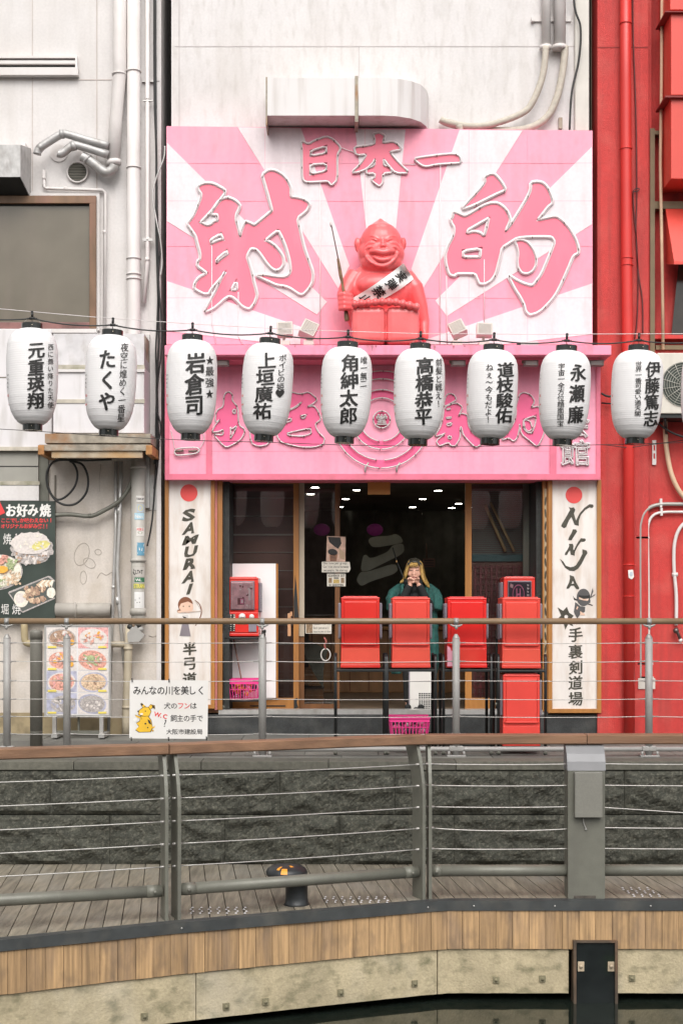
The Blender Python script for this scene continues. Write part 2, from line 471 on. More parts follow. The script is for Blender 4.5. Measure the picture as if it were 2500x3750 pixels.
def glass(name='window_glass', tintc=(.93, .95, .94)):
    m = bpy.data.materials.new(name); m.use_nodes = True
    t = m.node_tree; t.nodes.remove(t.nodes['Principled BSDF'])
    N, L = t.nodes.new, t.links.new
    a, g, x, f = N('ShaderNodeBsdfTransparent'), N('ShaderNodeBsdfGlossy'), N('ShaderNodeMixShader'), N('ShaderNodeFresnel')
    a.inputs['Color'].default_value = (*tintc, 1)
    g.inputs['Roughness'].default_value = .02
    f.inputs['IOR'].default_value = 1.62
    L(f.outputs[0], x.inputs[0]); L(a.outputs[0], x.inputs[1]); L(g.outputs[0], x.inputs[2])
    L(x.outputs[0], t.nodes['Material Output'].inputs['Surface'])
    return m
m_glass = glass()
m_acry = glass('clear_acrylic', (.97, .95, .96))

# ---------------------------------------------------------------- setting: water, paving, boardwalk
b = MB()
b.add([(-40, -60, -1.47), (40, -60, -1.47), (40, -2.2, -1.47), (-40, -2.2, -1.47)], [(0, 1, 2, 3)])
mw = M('canal_water', (.010, .014, .011), .06, var=.2, bump=.10, bscale=5, spec=.6)
tag(b.build('water', mw), 'dark still canal water under the boardwalk', 'water', kind='structure')

b = MB()
random.seed(3)
tw = .60
rows = [-2.38, -1.86, -1.26, -.66, -.06, .54]
for r in range(5):
    for i in range(-8, 9):
        x0 = i * tw + (.3 if r % 2 else 0)
        b.box(x0 + .003, x0 + tw - .003, rows[r] + (.003 if r else .25), rows[r + 1] - .003, -.05, random.uniform(-.0015, .0015), 0, random.random())
b.box(-40, 40, -2.12, 14, -.3, -.006, 1)
m_tile2 = M('grey_paving_slab', (.155, .152, .135), .8, var=.14, scale=5, bump=.25, fine=.14, tint=.12, stain=((.085, .085, .08), .6, 2.2, (1, 1, 1)))
tag(b.build('pavement', [m_tile2, M('paving_joint', (.07, .068, .06), .9)]), 'grey slab promenade in front of the shops', 'pavement', kind='structure')

# retaining wall of split-face blocks with a cap course
wallt = thing('retaining_wall', 'low dark wall of split-face stone blocks under the upper promenade', 'wall', (0, -2.38, -.79))
b = MB()
x = -5.0
i = 0
while x < 5:
    L_ = .98
    b.bbox(x + .002, x + L_ - .002, -2.392, -2.13, -.062, .004, .006, 0, random.random())
    x += L_
b.build('cap_course', M('cap_stone', (.11, .106, .085), .85, var=.2, scale=30, bump=.3, fine=.22, tint=.15, stain=((.05, .05, .04), .6, 5, (1, 1, 1))), wallt)
b = MB()
def stone_course(z0, z1, off, Lb, seed):
    x = -5 + off
    while x < 5:
        nx, nz = int(Lb / .016), int((z1 - z0) / .016)
        vs, fs = [], []
        for j in range(nz + 1):
            for k in range(nx + 1):
                u, v = k / nx, j / nz
                px_, pz_ = x + .002 + u * (Lb - .004), z0 + .002 + v * (z1 - z0 - .004)
                e = min(min(u, 1 - u) * Lb, min(v, 1 - v) * (z1 - z0))
                k_ = min(1, e / .035)
                q = Vector((px_ * 3.2, seed, pz_ * 4.5))
                h = .5 + .5 * noise.noise(q) + .35 * noise.noise(q * 2.7) + .22 * noise.noise(q * 6.5) + .12 * noise.noise(q * 14)
                fr_ = noise.noise(Vector((px_ * 4.2 + pz_ * 3, seed + 4, pz_ * 8.5))) + .4 * noise.noise(Vector((px_ * 13, seed + 2, pz_ * 17)))
                h = h * .55 + .75 * (math.floor(fr_ * 4.5) / 4.5 + .5 * abs(fr_)) + .25
                vs.append((px_, -2.375 - k_ * max(0, h) * .044, pz_))
        for j in range(nz):
            for k in range(nx):
                a = j * (nx + 1) + k
                fs.append((a, a + 1, a + nx + 2, a + nx + 1))
        b.add(vs, fs, 0, random.random(), False)
        x += Lb
stone_course(-.405, -.066, .1, .885, 1.3)
stone_course(-.79, -.409, .56, .885, 7.7)
b.box(-6, 6, -2.36, -2.14, -2.2, -.07, 0)
b.build('stone_block', m_stone, wallt, recalc=False)

# deck edge line, in plan: distance from the camera for a picture column
EDGE = [(-500, 8.16), (0, 8.43), (640, 8.89), (1570, 9.53), (1640, 9.57), (2500, 9.57), (3000, 9.57)]
RAILD = [(-500, 8.50), (0, 8.72), (610, 9.03), (1540, 9.68), (1600, 9.72), (2500, 9.72), (3000, 9.72)]
def dist(tab, px):
    for (a, da), (c, dc) in zip(tab, tab[1:]):
        if px <= c: return da + (dc - da) * (px - a) / (c - a)
    return tab[-1][1]
EP = [Vector(((q - CX) * d / F, CY + d)) for q, d in EDGE]      # plan points of the edge
DZ = -.79
def edge_hit(x0, dx):
    """where the line x = x0 + dx * (Y + 2.36) meets the deck edge"""
    for a, c in zip(EP, EP[1:]):
        # (x0 + dx*(Y+2.36) - a.x) * (c.y - a.y) = (Y - a.y) * (c.x - a.x)
        k = dx * (c.y - a.y) - (c.x - a.x)
        if abs(k) < 1e-9: continue
        Y = (-(x0 + dx * 2.36 - a.x) * (c.y - a.y) - a.y * (c.x - a.x)) / k
        xx = x0 + dx * (Y + 2.36)
        if a.x - 1e-6 <= xx <= c.x + 1e-6: return Vector((xx, Y))
    return None
walk = thing('boardwalk', 'timber boardwalk along the canal with a dark metal edge', 'boardwalk', (0, -3.4, DZ))
walk['kind'] = 'structure'
b = MB()
pw, dx = .112, -.117
x = -4.2
while x < 4.2:
    a, c = edge_hit(x + .003, dx), edge_hit(x + pw - .003, dx)
    if a and c:
        z = DZ + random.uniform(-.0015, .0015)
        top = [Vector((x + .003, -2.36, z)), Vector((x + pw - .003, -2.36, z)), Vector((c.x, c.y + .03, z)), Vector((a.x, a.y + .03, z))]
        b.add(top + [q - Vector((0, 0, .04)) for q in top], [(3, 2, 1, 0), (0, 1, 5, 4), (1, 2, 6, 5), (2, 3, 7, 6), (3, 0, 4, 7), (4, 5, 6, 7)], 0, random.random())
    x += pw
b.build('decking', m_deck, walk)
b = MB()
b.add([(-5, -2.3, DZ - .05), (5, -2.3, DZ - .05)] + [(q.x, q.y + .06, DZ - .05) for q in reversed(EP)], [tuple(range(2 + len(EP)))])
b.build('under_deck', m_void, walk)
def edge_normal(i):
    t = (EP[min(i + 1, len(EP) - 1)] - EP[max(i - 1, 0)]).normalized()
    return Vector((t.y, -t.x))
def ribbon(mb, o0, o1, z0, z1, mi=0):
    """a strip that follows the deck edge between two outward offsets"""
    n = len(EP)
    vs = []
    for i, q in enumerate(EP):
        nn = edge_normal(i)
        for o, z in ((o0, z0), (o1, z0), (o1, z1), (o0, z1)):
            vs.append((q.x + nn.x * o, q.y + nn.y * o, z))
    fs = []
    for i in range(n - 1):
        for j in range(4): fs.append((i * 4 + j, i * 4 + (j + 1) % 4, i * 4 + 4 + (j + 1) % 4, i * 4 + 4 + j))
    mb.add(vs, fs, mi)
b = MB()
ribbon(b, -.075, .004, DZ + .001, DZ + .006)
ribbon(b, -.004, .0045, DZ - .062, DZ + .0055)
b.build('edge_trim', m_trim, walk)
def along(px, out=0.):
    """plan point on the deck edge under a picture column, moved outward"""
    for i, (a, c) in enumerate(zip(EDGE, EDGE[1:])):
        if px <= c[0] or i == len(EDGE) - 2:
            d = dist(EDGE, px)
            t = (EP[i + 1] - EP[i]).normalized()
            nn = Vector((t.y, -t.x))
            return Vector(((px - CX) * d / F, CY + d)) + nn * out, t, nn
for q in (322, 665, 905, 1096, 1405, 1565, 1734, 2030, 2380):
    p_, t, nn = along(q, .005)
    b = MB()
    b.tube([(p_.x, p_.y, DZ - .03), (p_.x + nn.x * .004, p_.y + nn.y * .004, DZ - .03)], .006, 8)
    b.build('edge_bolt', m_steelw, walk)
# upright cladding boards
b = MB()
random.seed(11)
px_ = -480.0
seg = []
while px_ < 2980:
    d = dist(EDGE, px_ + 20)
    p_, t, nn = along(px_)
    wpx = .112 / (abs(t.x) + 1e-6) * F / d * abs(t.x)
    step = .112 * F / d * (abs(t.x) + t.y * (px_ - CX) / F * -1)
    q, _, _ = along(px_ + step)
    bot = -1.112
    zb = bot + random.uniform(-.0015, .0015)
    a0 = Vector((p_.x + t.x * .0015, p_.y + t.y * .0015)); a1 = Vector((q.x - t.x * .0015, q.y - t.y * .0015))
    i0, i1 = -random.uniform(0.003, .006), -.028
    vs = []
    for z in (zb, DZ - .058):
        for e, o in ((a0, i0), (a1, i0), (a1, i1), (a0, i1)):
            vs.append((e.x + nn.x * o, e.y + nn.y * o, z))
    b.add(vs, [(0, 1, 5, 4), (1, 2, 6, 5), (2, 3, 7, 6), (3, 0, 4, 7), (0, 3, 2, 1), (4, 5, 6, 7)], 0, random.random())
    px_ += step
b.build('plank_cladding', m_plank, walk)
# concrete beams below the cladding
for a, c, nm in ((-480, 720, 0), (723, 1603, 0), (1607, 2082, 0), (2262, 2980, 0)):
    b = MB()
    n = 14
    vs = []
    for i in range(n + 1):
        q, t, nn = along(a + (c - a) * i / n)
        for o, z in ((-.022, -1.415), (-.022, -1.118), (-.20, -1.118), (-.20, -1.415)):
            wob = .004 * noise.noise(Vector((q.x * 6, z * 9, 2)))
            vs.append((q.x + nn.x * (o + wob), q.y + nn.y * (o + wob), z + wob))
    fs = []
    for i in range(n):
        for j in range(4): fs.append((i * 4 + j, i * 4 + (j + 1) % 4, i * 4 + 4 + (j + 1) % 4, i * 4 + 4 + j))
    fs += [(0, 1, 2, 3), tuple(n * 4 + j for j in (3, 2, 1, 0))]
    b.add(vs, fs)
    beam = b.build('concrete_beam', m_conc, walk)
    for bx, by in ((532, 3722), (831, 3686), (975, 3668), (1250, 3635), (1521, 3602), (1816, 3588), (1986, 3584), (2314, 3582)):
        if a < bx < c:
            d = dist(EDGE, bx)
            q, t, nn = along(bx, -.016)
            z = EYE - (by - HY) * (q.y - CY) / F
            m = MB()
            t3, n3, u3 = Vector((t.x, t.y, 0)), Vector((nn.x, nn.y, 0)), Vector((0, 0, 1))
            c3 = Vector((q.x, q.y, z))
            def pl(h, dd, o):
                vs = [c3 + t3 * sx * h + u3 * sz * h + n3 * (o + sy * dd) for sz in (-1, 1) for sy in (-1, 1) for sx in (-1, 1)]
                m.add(vs, [(0, 2, 3, 1), (4, 5, 7, 6), (0, 1, 5, 4), (2, 6, 7, 3), (0, 4, 6, 2), (1, 3, 7, 5)])
            pl(.021, .006, 0)
            m.tube([c3, c3 + n3 * .016], .011, 6)
            m.build('bolt_plate', M('mossy_bolt', (.20, .18, .11), .8, var=.3, stain=((.08, .08, .04), .7, 20, (1, 1, 1))), beam)
# ground below the deck back to the wall
# steel pile at the canal edge
pile = thing('steel_pile', 'black steel pile with two bolted plates standing in the water', 'pile', (X(2180, -3.78), -3.8, -2.0))
b = MB()
Y0 = CY + 9.55
b.px(2108, 3452, 2252, 3900, Y0, .10)
b.build('web', M('black_pile_steel', (.012, .015, .015), .16, var=.3, stain=((.02, .035, .015), .7, 6, (1, 1, 1)), spec=.7), pile)
b = MB()
b.px(2099, 3447, 2109, 3900, Y0 - .02, .12); b.px(2251, 3447, 2261, 3900, Y0 - .02, .12); b.px(2109, 3447, 2251, 3453, Y0 - .015, .1)
b.build('flange', M('rusty_pile_edge', (.07, .05, .035), .6, var=.4, stain=((.16, .09, .05), .7, 12, (1, 1, .3))), pile)
for q in (2126, 2236):
    b = MB()
    b.px(q - 12, 3522, q + 12, 3558, Y0 - .008, .008, 0, .003)
    c = P(q, 3538, Y0 - .008)
    b.tube([c, c - Vector((0, .014, 0))], .012, 6)
    b.build('bolt_plate', M('tan_bolt_plate', (.42, .34, .24), .6, var=.2), pile)

# tactile studs let into the boards
st = MB()
st.lathe([(.0082, 0), (.008, .0025), (.006, .0045), (.003, .0055)], n=8)
stud0 = None
def studs(px0, py0, ncol, nrow, lab):
    global stud0
    d = (EYE - DZ) * F / (py0 - HY)
    x0, y0 = (px0 - CX) * d / F, CY + d
    for i in range(ncol):
        for j in range(nrow):
            x, y = x0 + i * .058 - .117 * j * .058, y0 + j * .058
            if stud0 is None: o = stud0 = st.build('tactile_stud', M('white_stud', (.60, .585, .59), .35, var=.03))
            else: o = stud0.copy(); COL.objects.link(o)
            o.location = (x + .012 * (j % 2), y, DZ + .002)
            tag(o, lab, 'stud', 'tactile studs on the boardwalk')
studs(700, 3346, 7, 4, 'small white tactile stud in the patch beside the twin curved railing posts')
studs(1195, 3306, 8, 4, 'small white tactile stud in the patch beside the black mooring bollard')
studs(2320, 3284, 4, 6, 'small white tactile stud in the patch beyond the grey control pillar')
# ---------------------------------------------------------------- buildings
H = 9.0
# --- shop building: white upper wall over the shopfront
shop = thing('shop_building', 'white rendered building with a pink shopfront between red and grey neighbours', 'building', (X(1390, 0), 0, 0))
b = MB()
xl, xr = X(628, 0), X(2152, 0)
b.box(xl, xr, 0, .22, Z(1756, 0), H)
# shallow panel joints
b.px(640, 168, 2146, 171, -.003, .003, 1); b.px(1312, 170, 1315, 300, -.003, .003, 1); b.px(655, 0, 658, 470, -.004, .004, 1)
b.build('wall', [m_white, M('wall_joint', (.52, .48, .47), .8)], shop)
b = MB()
b.px(2104, -600, 2156, 480, -.05, .05, 0, .012)
b.build('corner_pipe', M('cream_pipe', (.60, .57, .52), .6, var=.06, stain=((.3, .28, .22), .5, 4, (1, 1, .3))), shop)
b = MB()
b.px(2162, -600, 2184, 2690, .25, .10, 0)
b.build('gap_post', M('olive_post', (.19, .17, .12), .7, var=.2), shop)
b = MB()
b.box(-2.2, 3.0, 11.9, 12.0, -.2, H); b.box(X(560, 0), X(640, 0), 2.5, 2.6, 0, H); b.box(X(2140, 0), X(2200, 0), 2.5, 2.6, 0, H)  # rear wall, plus dark infill added to block sky in the side gaps
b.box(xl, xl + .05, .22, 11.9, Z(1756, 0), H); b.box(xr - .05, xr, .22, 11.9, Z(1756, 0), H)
b.build('rear_wall_infill', m_void, shop)
# rounded duct above the sign
b = MB()
plan = [(978, 0), (978, -.45), (1150, -.45), (1302, -.45)]
def duct(plan, y0, y1, mi=0):
    """upright walls and underside of a box whose plan is given as (picture column, depth)"""
    z1, z0 = Z(y0, -.45), Z(y1, -.45)
    pl_ = [Vector((X(q, Y), Y)) for q, Y in plan]
    n = len(pl_)
    vs = [(p_.x, p_.y, z0) for p_ in pl_] + [(p_.x, p_.y, z1) for p_ in pl_]
    b.add(vs, [(i, (i + 1) % n, n + (i + 1) % n, n + i) for i in range(n)] + [tuple(range(n)), tuple(range(2 * n - 1, n - 1, -1))], mi)
duct([(978, -.001), (978, -.45), (1300, -.45), (1300, -.001)], 285, 423)
m_duct = M('white_duct', (.66, .63, .62), .45, var=.03, scale=3, stain=((.40, .35, .31), .55, 3, (4, 4, .25)))
b.build('duct_box', m_duct, shop)
b = MB()
duct([(1312, -.001), (1312, -.45), (1400, -.45), (1455, -.43), (1505, -.37), (1540, -.28), (1560, -.16), (1568, -.001)], 285, 423)
b.build('duct_bend', m_duct, shop)
b = MB()
b.px(1299, 278, 1311, 446, -.462, .46)
b.build('duct_flange', m_rust, shop)
b = MB(); b.px(973, 282, 978.5, 458, -.455, .45)
b.build('duct_flange', m_rust, shop)
# cable bundle and conduits at the corner
b = MB()
m_bun = M('beige_cable_bundle', (.50, .45, .38), .7, var=.12, scale=20, bump=.3)
b.ptube(spline([(1612, 437), (1640, 452), (1720, 470), (1830, 478), (1930, 470), (2000, 430), (2040, 350), (2062, 240), (2068, 170)], 6), -.07, 13, 10)
b.ptube(spline([(1612, 437), (1640, 448), (1720, 462), (1800, 455), (1900, 420), (1945, 380), (1985, 280), (1998, 170)], 6), -.12, 12, 10)
b.ptube(spline([(1680, 460), (1692, 500), (1690, 545)], 4), -.13, [14, 12, 10, 9, 8, 6, 5, 4, 3], 8)
b.build('cable_bundle', m_bun, shop)
for q in (1998, 2048):
    b = MB()
    b.ptube([(q, -400), (q, 175)], -.06, 22 if q > 2000 else 17, 12)
    b.ptube([(q - 2, 168), (q - 2, 182)], -.06, 27 if q > 2000 else 22, 12)
    b.build('conduit', m_pipew, shop)
b = MB()
b.px(1950, 60, 2090, 78, -.02, .02); b.px(1945, 62, 1955, 76, -.05, .05)
b.build('conduit_clamp', m_pipew, shop)
b = MB()
b.ptube(spline([(2095, -300), (2100, 0), (2124, 100), (2118, 220), (2092, 340), (2084, 475)], 8), -.09, 4, 6)
b.build('black_cable', m_black, shop)
b = MB()
b.px(2045, 430, 2058, 470, -.03, .03)
b.build('rusty_clip', m_rust, shop)
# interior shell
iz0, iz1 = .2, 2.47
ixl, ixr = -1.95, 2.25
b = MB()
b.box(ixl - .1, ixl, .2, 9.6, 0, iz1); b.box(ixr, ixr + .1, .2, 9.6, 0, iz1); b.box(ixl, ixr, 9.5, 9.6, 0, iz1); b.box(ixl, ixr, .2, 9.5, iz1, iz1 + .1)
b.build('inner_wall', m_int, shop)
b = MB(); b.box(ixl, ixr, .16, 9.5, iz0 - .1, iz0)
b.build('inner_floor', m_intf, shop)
# plinth and sill
b = MB()
b.px(757, 2617, 2221, 2688, -.02, .20, 0, .006)
b.build('plinth', M('black_stone_plinth', (.032, .034, .034), .5, var=.3, scale=8, fine=.25, stain=((.10, .10, .09), .5, 6, (1, 1, 1))), shop)
b = MB(); b.px(800, 2600, 2003, 2616, -.01, .17)
b.build('door_sill', m_steelw, shop)
# columns beside the opening
for a, c in ((604, 800), (1992, 2198)):
    b = MB(); b.px(a, 1756, c, 2610, .001, .20)
    b.build('column', m_wooddk, shop)
b = MB()
b.px(786, 1757, 795, 2600, -.03, .2, 1); b.px(797, 1757, 814, 2600, -.015, .2, 0)
b.build('door_jamb', [m_wood, M('pink_jamb', (.55, .20, .18), .6)], shop)
b = MB(); b.px(1986, 1757, 1997, 2605, -.02, .2, 0); b.px(2000, 1757, 2004, 2605, -.03, .2, 0)
b.build('door_jamb', [m_wood, M('pink_jamb', (.55, .20, .18), .6)], shop)
for q in ((815, 840), (1962, 1986)):
    b = MB(); b.px(q[0], 1757, q[1], 2600, .05, .5)
    b.build('black_reveal', M('black_textured_reveal', (.02, .022, .02), .6, var=.4, scale=20, bump=.6, bscale=60), shop)
b = MB(); b.px(795, 1744, 2005, 1760, -.05, .25)
b.build('lintel', m_pinkR, shop)
def door(name, x0, x1, y0, y1, Y, sl, sr, bot, top=14):
    f = MB()
    f.px(x0, y0, x0 + sl, y1, Y, .045, 0, .004); f.px(x1 - sr, y0, x1, y1, Y, .045, 0, .004)
    f.px(x0 + sl, y0, x1 - sr, y0 + top, Y + .004, .037); f.px(x0 + sl, y1 - bot, x1 - sr, y1, Y + .004, .037)
    o = f.build(name, m_wood, shop)
    g = MB(); g.px(x0 + sl, y0 + top, x1 - sr, y1 - bot, Y + .02, .006)
    g.build('pane', m_glass, o)
    return o
d1 = door('sliding_door', 837, 1094, 1757, 2598, .46, 11, 20, 42)
d2 = door('sliding_door', 1702, 1962, 1757, 2598, .46, 24, 15, 42)
d3 = door('sliding_door', 1094, 1243, 1757, 2598, .53, 20, 17, 20)
d3.data.materials[0] = m_wooddk
b = MB(); b.px(1095, 1757, 1114, 2330, .515, .012)
b.build('beige_edge', M('beige_post', (.44, .37, .28), .6, var=.08), shop)
b = MB(); b.ppoly([[(1080, 2105), (1086, 2150), (1092, 2240), (1094, 2262), (1076, 2262), (1075, 2200), (1079, 2150)]], .452, .006); b.ppoly([[(1076, 2560), (1090, 2555), (1086, 2572), (1092, 2590), (1076, 2596)]], .452, .006)
b.build('torn_tape', m_black, d1)
b = MB(); b.px(1053, 2246, 1065, 2330, .43, .02, 0, .004); b.px(1062, 2240, 1070, 2256, .44, .02)
b.build('door_handle', M('pale_wood_handle', (.55, .30, .16), .4), d1)
b = MB(); b.px(915, 2583, 1045, 2587, .459, .002)
b.build('scratch', m_void, d1)
# display bay on the street side
b = MB()
b.px(838, 1757, 1100, 2600, .75, .03)
for k in range(11):
    y = 1822 + 66.5 * k
    b.px(838, y, 1098, y + (6 if k % 3 == 2 else 3), .738, .012, 1)
b.build('bay_backing', [m_brown, m_strip], shop)
b = MB(); b.px(842, 2064, 1010, 2556, .43, .02, 0, .004)
b.build('white_panel', M('white_display_panel', (.90, .88, .87), .6, var=.03), shop)
b = MB(); b.px(1010, 2064, 1018, 2556, .43, .02)
b.build('panel_edge', m_wood, shop)
# right bay: reflected opposite bank modelled behind the pane as slats, band and lattice
b = MB()
b.px(1722, 1757, 1965, 2600, .80, .03, 0)
m_reflslat = M('reflected_grey_slats', (.17, .165, .15), .5, var=.06)
for k in range(34):
    y = 1790 + k * 7.1
    b.px(1728, y, 1912, y + 4.6, .785, .012, 1)
b.px(1728, 2030, 1925, 2056, .775, .02, 2)
for k in range(9): b.px(1735 + k * 20, 2070, 1743 + k * 20, 2580, .780, .015, 3)
for k in range(24): b.px(1735, 2076 + k * 21, 1925, 2080 + k * 21, .778, .010, 3)
b.px(1914, 1760, 1945, 2110, .62, .03, 4)
b.build('bay_backing', [m_brown, m_reflslat, M('reflected_teal_band', (.06, .12, .13), .5), M('reflected_red_lattice', (.20, .055, .06), .5, var=.2), M('pale_post', (.36, .34, .29), .6, var=.1, scale=3)], shop)
b = MB()
b.ptube([(1775, 1850), (1850, 2020)], .73, 6, 6); b.ptube([(1795, 1840), (1882, 2020)], .72, 5, 6)
b.build('reflected_stick', M('reflected_stick_tone', (.50, .36, .20), .6), shop)  # sticks modelled from the reflection in the pane
# carved edge post near the ninja board
b = MB()
b.px(1992, 1790, 2001, 2600, -.024, .01, 0)
for k in range(16):
    y = 1835 + k * 45
    b.ppoly([eloop(1996, y, 3.4, 17, 10, .1 * (-1) ** k)], -.026, 0, 1)
b.build('painted_post', [M('cream_post', (.45, .37, .25), .7), m_inkbrown], shop)
# awning ledge over the shopfront
b = MB()
AY = -.58
zt, zb = Z(1264, AY), Z(1300, AY)
b.bbox(X(603, AY), X(2237, AY), AY, .0, zb, zt, .006)
b.build('awning', M('awning_pink', (.86, .29, .425), .5, var=.05, scale=3, stain=[((.42, .14, .16), .6, 7, (1.5, 1, .6)), ((.9, .4, .5), .3, 2, (1, 1, 1))]), shop)
random.seed(31)
b = MB()
for x in (1345, 1362, 1376, 1512, 1530, 1548, 1572, 1590, 1218, 1236, 1080, 1660, 1700):
    w_, h_ = random.uniform(3, 9), random.uniform(5, 22) * (1.2 if 1500 < x < 1600 or 1340 < x < 1380 else .6)
    b.ppoly([smooth_loop([(x - w_, 1265.5), (x + w_, 1265.5), (x + w_ * .7, 1266 + h_ * .35), (x + w_ * .25, 1266 + h_ * .6), (x + w_ * .2, 1266 + h_), (x - w_ * .15, 1266 + h_ * .95), (x - w_ * .3, 1266 + h_ * .5), (x - w_ * .7, 1266 + h_ * .3)], 2)], AY - .0012)
b.build('drip_stain', M('rust_drip', (.46, .17, .21), .8, var=.4, scale=30), shop)
# ---- left building
lb = thing('grey_white_building', 'off-white neighbouring building crowded with pipes beside the pink sign', 'building', (X(300, 0), 0, 0))
b = MB()
b.box(-9, X(590, 0), 0, .3, Z(1640, 0), H)
b.px(118, -500, 121, 700, -.003, .003, 1); b.px(-200, 290, 410, 294, -.003, .003, 1); b.px(353, -500, 357, 690, -.004, .004, 1); b.px(500, 0, 504, 1250, -.004, .004, 1); b.px(546, 0, 550, 1240, -.012, .012, 0); b.px(574, -500, 590, 2690, -.03, .03, 0)
b.build('wall', [m_lwhite, M('left_wall_joint', (.5, .44, .41), .8)], lb)
b = MB()
b.box(-9, X(590, 0), .0, .3, -.1, Z(1640, 0) - .001)
b.px(200, 1740, 206, 2690, -.008, .008, 1); b.px(545, 1740, 589, 1868, -.012, .012, 2); b.px(206, 2630, 590, 2692, -.012, .012, 3)
b.px(-50, 2610, 206, 2692, -.012, .012, 3)
b.build('lower_wall', [m_beige, M('wall_groove', (.2, .18, .15), .9), m_steelw, M('dirty_base', (.34, .27, .16), .85, var=.2, stain=((.1, .08, .05), .7, 6, (1, 1, 1)))], lb)
b = MB(); b.box(X(590, 0) - .05, X(590, 0), .3, 2.6, 0, H)
b.build('side_wall', m_lwhite, lb)
# louvre
b = MB()
b.px(-60, 204, 284, 212, -.05, .05, 0); b.px(276, 212, 284, 274, -.05, .05, 0); b.px(-60, 221, 276, 233, -.045, .04, 0); b.px(-60, 246, 286, 274, -.07, .07, 0); b.px(-60, 212, 276, 246, -.008, .008, 1)
b.build('louvre', [m_pipew, m_void], lb)
# window
b = MB()
b.px(-300, 716, 352, 744, -.07, .07, 0, .004); b.px(328, 744, 352, 1204, -.07, .07, 0, .004); b.px(-300, 1180, 328, 1204, -.06, .06, 1, .004); b.px(-300, 744, 328, 752, -.04, .04, 2)
wf = b.build('window', [m_frame, M('rosy_sill', (.22, .10, .09), .5, var=.3, scale=8, stain=((.1, .05, .04), .6, 6, (1, 1, 1))), m_void], lb)
b = MB(); b.px(-300, 752, 328, 1180, -.025, .02)
b.build('pane', m_olive, wf)
b = MB(); b.px(-300, 706, 366, 716, -.03, .03); b.px(352, 716, 366, 1210, -.03, .03); b.px(-300, 1204, 354, 1218, -.09, .09)
b.build('window_surround', m_lwhite, wf)
# extractor hood
b = MB()
zt, zb = Z(530, -.35), Z(648, -.35)
x0_, x1_ = X(-120, -.35), X(76, -.35)
b.add([(x0_, -.35, zt), (x1_, -.35, zt), (x1_, -.35, zb), (x0_, -.35, zb), (x0_, 0, zt + .08), (x1_ + .02, 0, zt + .08), (x1_ + .02, 0, zb - .10), (x0_, 0, zb - .10)],
      [(0, 1, 2, 3), (0, 4, 5, 1), (1, 5, 6, 2)])
b.build('extractor_hood', M('hood_metal', (.44, .43, .42), .45, metal=.2, var=.15, scale=20, stain=((.22, .2, .18), .6, 18, (1, 1, .4))), lb)
b = MB(); b.add([(x0_, -.34, zb + .01), (x1_ - .01, -.34, zb + .01), (x1_ + .01, -.002, zb - .10), (x0_, -.002, zb - .10)], [(0, 1, 2, 3)])
b.build('hood_mouth', m_void, lb)
b = MB(); b.px(76, 522, 94, 690, -.06, .06)
b.build('hood_plate', m_pipew, lb)
# insulated pipes
def pipe(name, pts, r, Y, mat, n=12, parent=None, joints=(), sp=0):
    b = MB()
    b.ptube(spline(pts, sp) if sp else pts, Y, r, n)
    for (x, y, dx_, dy_) in joints: b.ptube([(x - dx_, y - dy_), (x + dx_, y + dy_)], Y, r * 1.14, n)
    return b.build(name, mat, parent or lb)
pipe('insulated_pipe', [(440, -400), (440, 260), (425, 440), (416, 600)], 24, -.09, m_pipew, 14, joints=((437, 272, 0, 3), (417, 596, 1, 8)))
pipe('insulated_pipe', [(490, -400), (490, 1280), (490, 1620)], 24.5, -.08, m_pipew, 14, joints=((490, 262, 0, 2), (490, 615, 0, 2), (490, 948, 0, 2), (490, 1005, 0, 3), (490, 1022, 0, 3)))
m_b = m_foil
pipe('insulated_pipe', spline([(137, 565), (142, 548), (160, 532), (225, 492), (255, 494), (320, 513), (397, 534)], 4), 15, -.16, m_b, 12, joints=((228, 491, 8, 0), (150, 540, 8, 5)))
pipe('insulated_pipe', spline([(214, 562), (228, 562), (265, 534), (285, 532), (397, 567)], 4), 15, -.15, m_b, 12, joints=((270, 535, 8, -2),))
pipe('insulated_pipe', spline([(300, 572), (325, 585), (372, 622), (392, 632), (412, 622), (420, 606)], 4), 18, -.12, m_b, 12, joints=((322, 584, 3, 3),))
b = MB()
for q, r, y in ((216, 32, 560), (300, 26, 575)): b.lathe([(0, .0), (r * S(0), 0), (r * S(0), .006), (0, .006)], n=20); 
b2 = MB()
for q, r, y in ((216, 32, 560), (300, 26, 575)):
    b2.poly([eloop(q, y, r, r)], lambda x, y_: P(x, y_, -.012), .011)
b2.build('pipe_collar', m_pipew, lb)
b = MB()
b.ppoly([eloop(284, 630, 37, 37, 28)], -.018, .017, 1)
ring = [P(x, y, -.022) for x, y in eloop(284, 630, 37, 37, 28)]
b.tube(ring, .009, 6, 0, closed=True)
for k in range(12):
    y = 598 + k * 5.8
    hw = math.sqrt(max(0, 36 ** 2 - (y - 630) ** 2))
    b.px(284 - hw, y, 284 + hw, y + 2.6, -.026, .008, 2)
b.build('round_vent', [m_pipew, m_void, M('vent_slat', (.16, .15, .12), .6)], lb)
pipe('conduit', [(162, 622), (162, 684), (170, 690), (376, 696), (386, 706), (383, 1240)], 6, -.04, m_pipew, 8, joints=((162, 652, 0, 6), (240, 690, 5, 0), (384, 850, 0, 6)))
pipe('conduit', [(541, -400), (541, 955), (527, 1110)], 8, -.05, m_pipew, 10, joints=((541, 362, 0, 3), (541, 876, 0, 5), (540, 950, 0, 7)))
b = MB(); b.px(524, 366, 560, 370, -.07, .02); b.px(523, 872, 560, 882, -.07, .02); b.px(520, 296, 585, 299, -.03, .03)
b.build('conduit_clamp', m_steelw, lb)
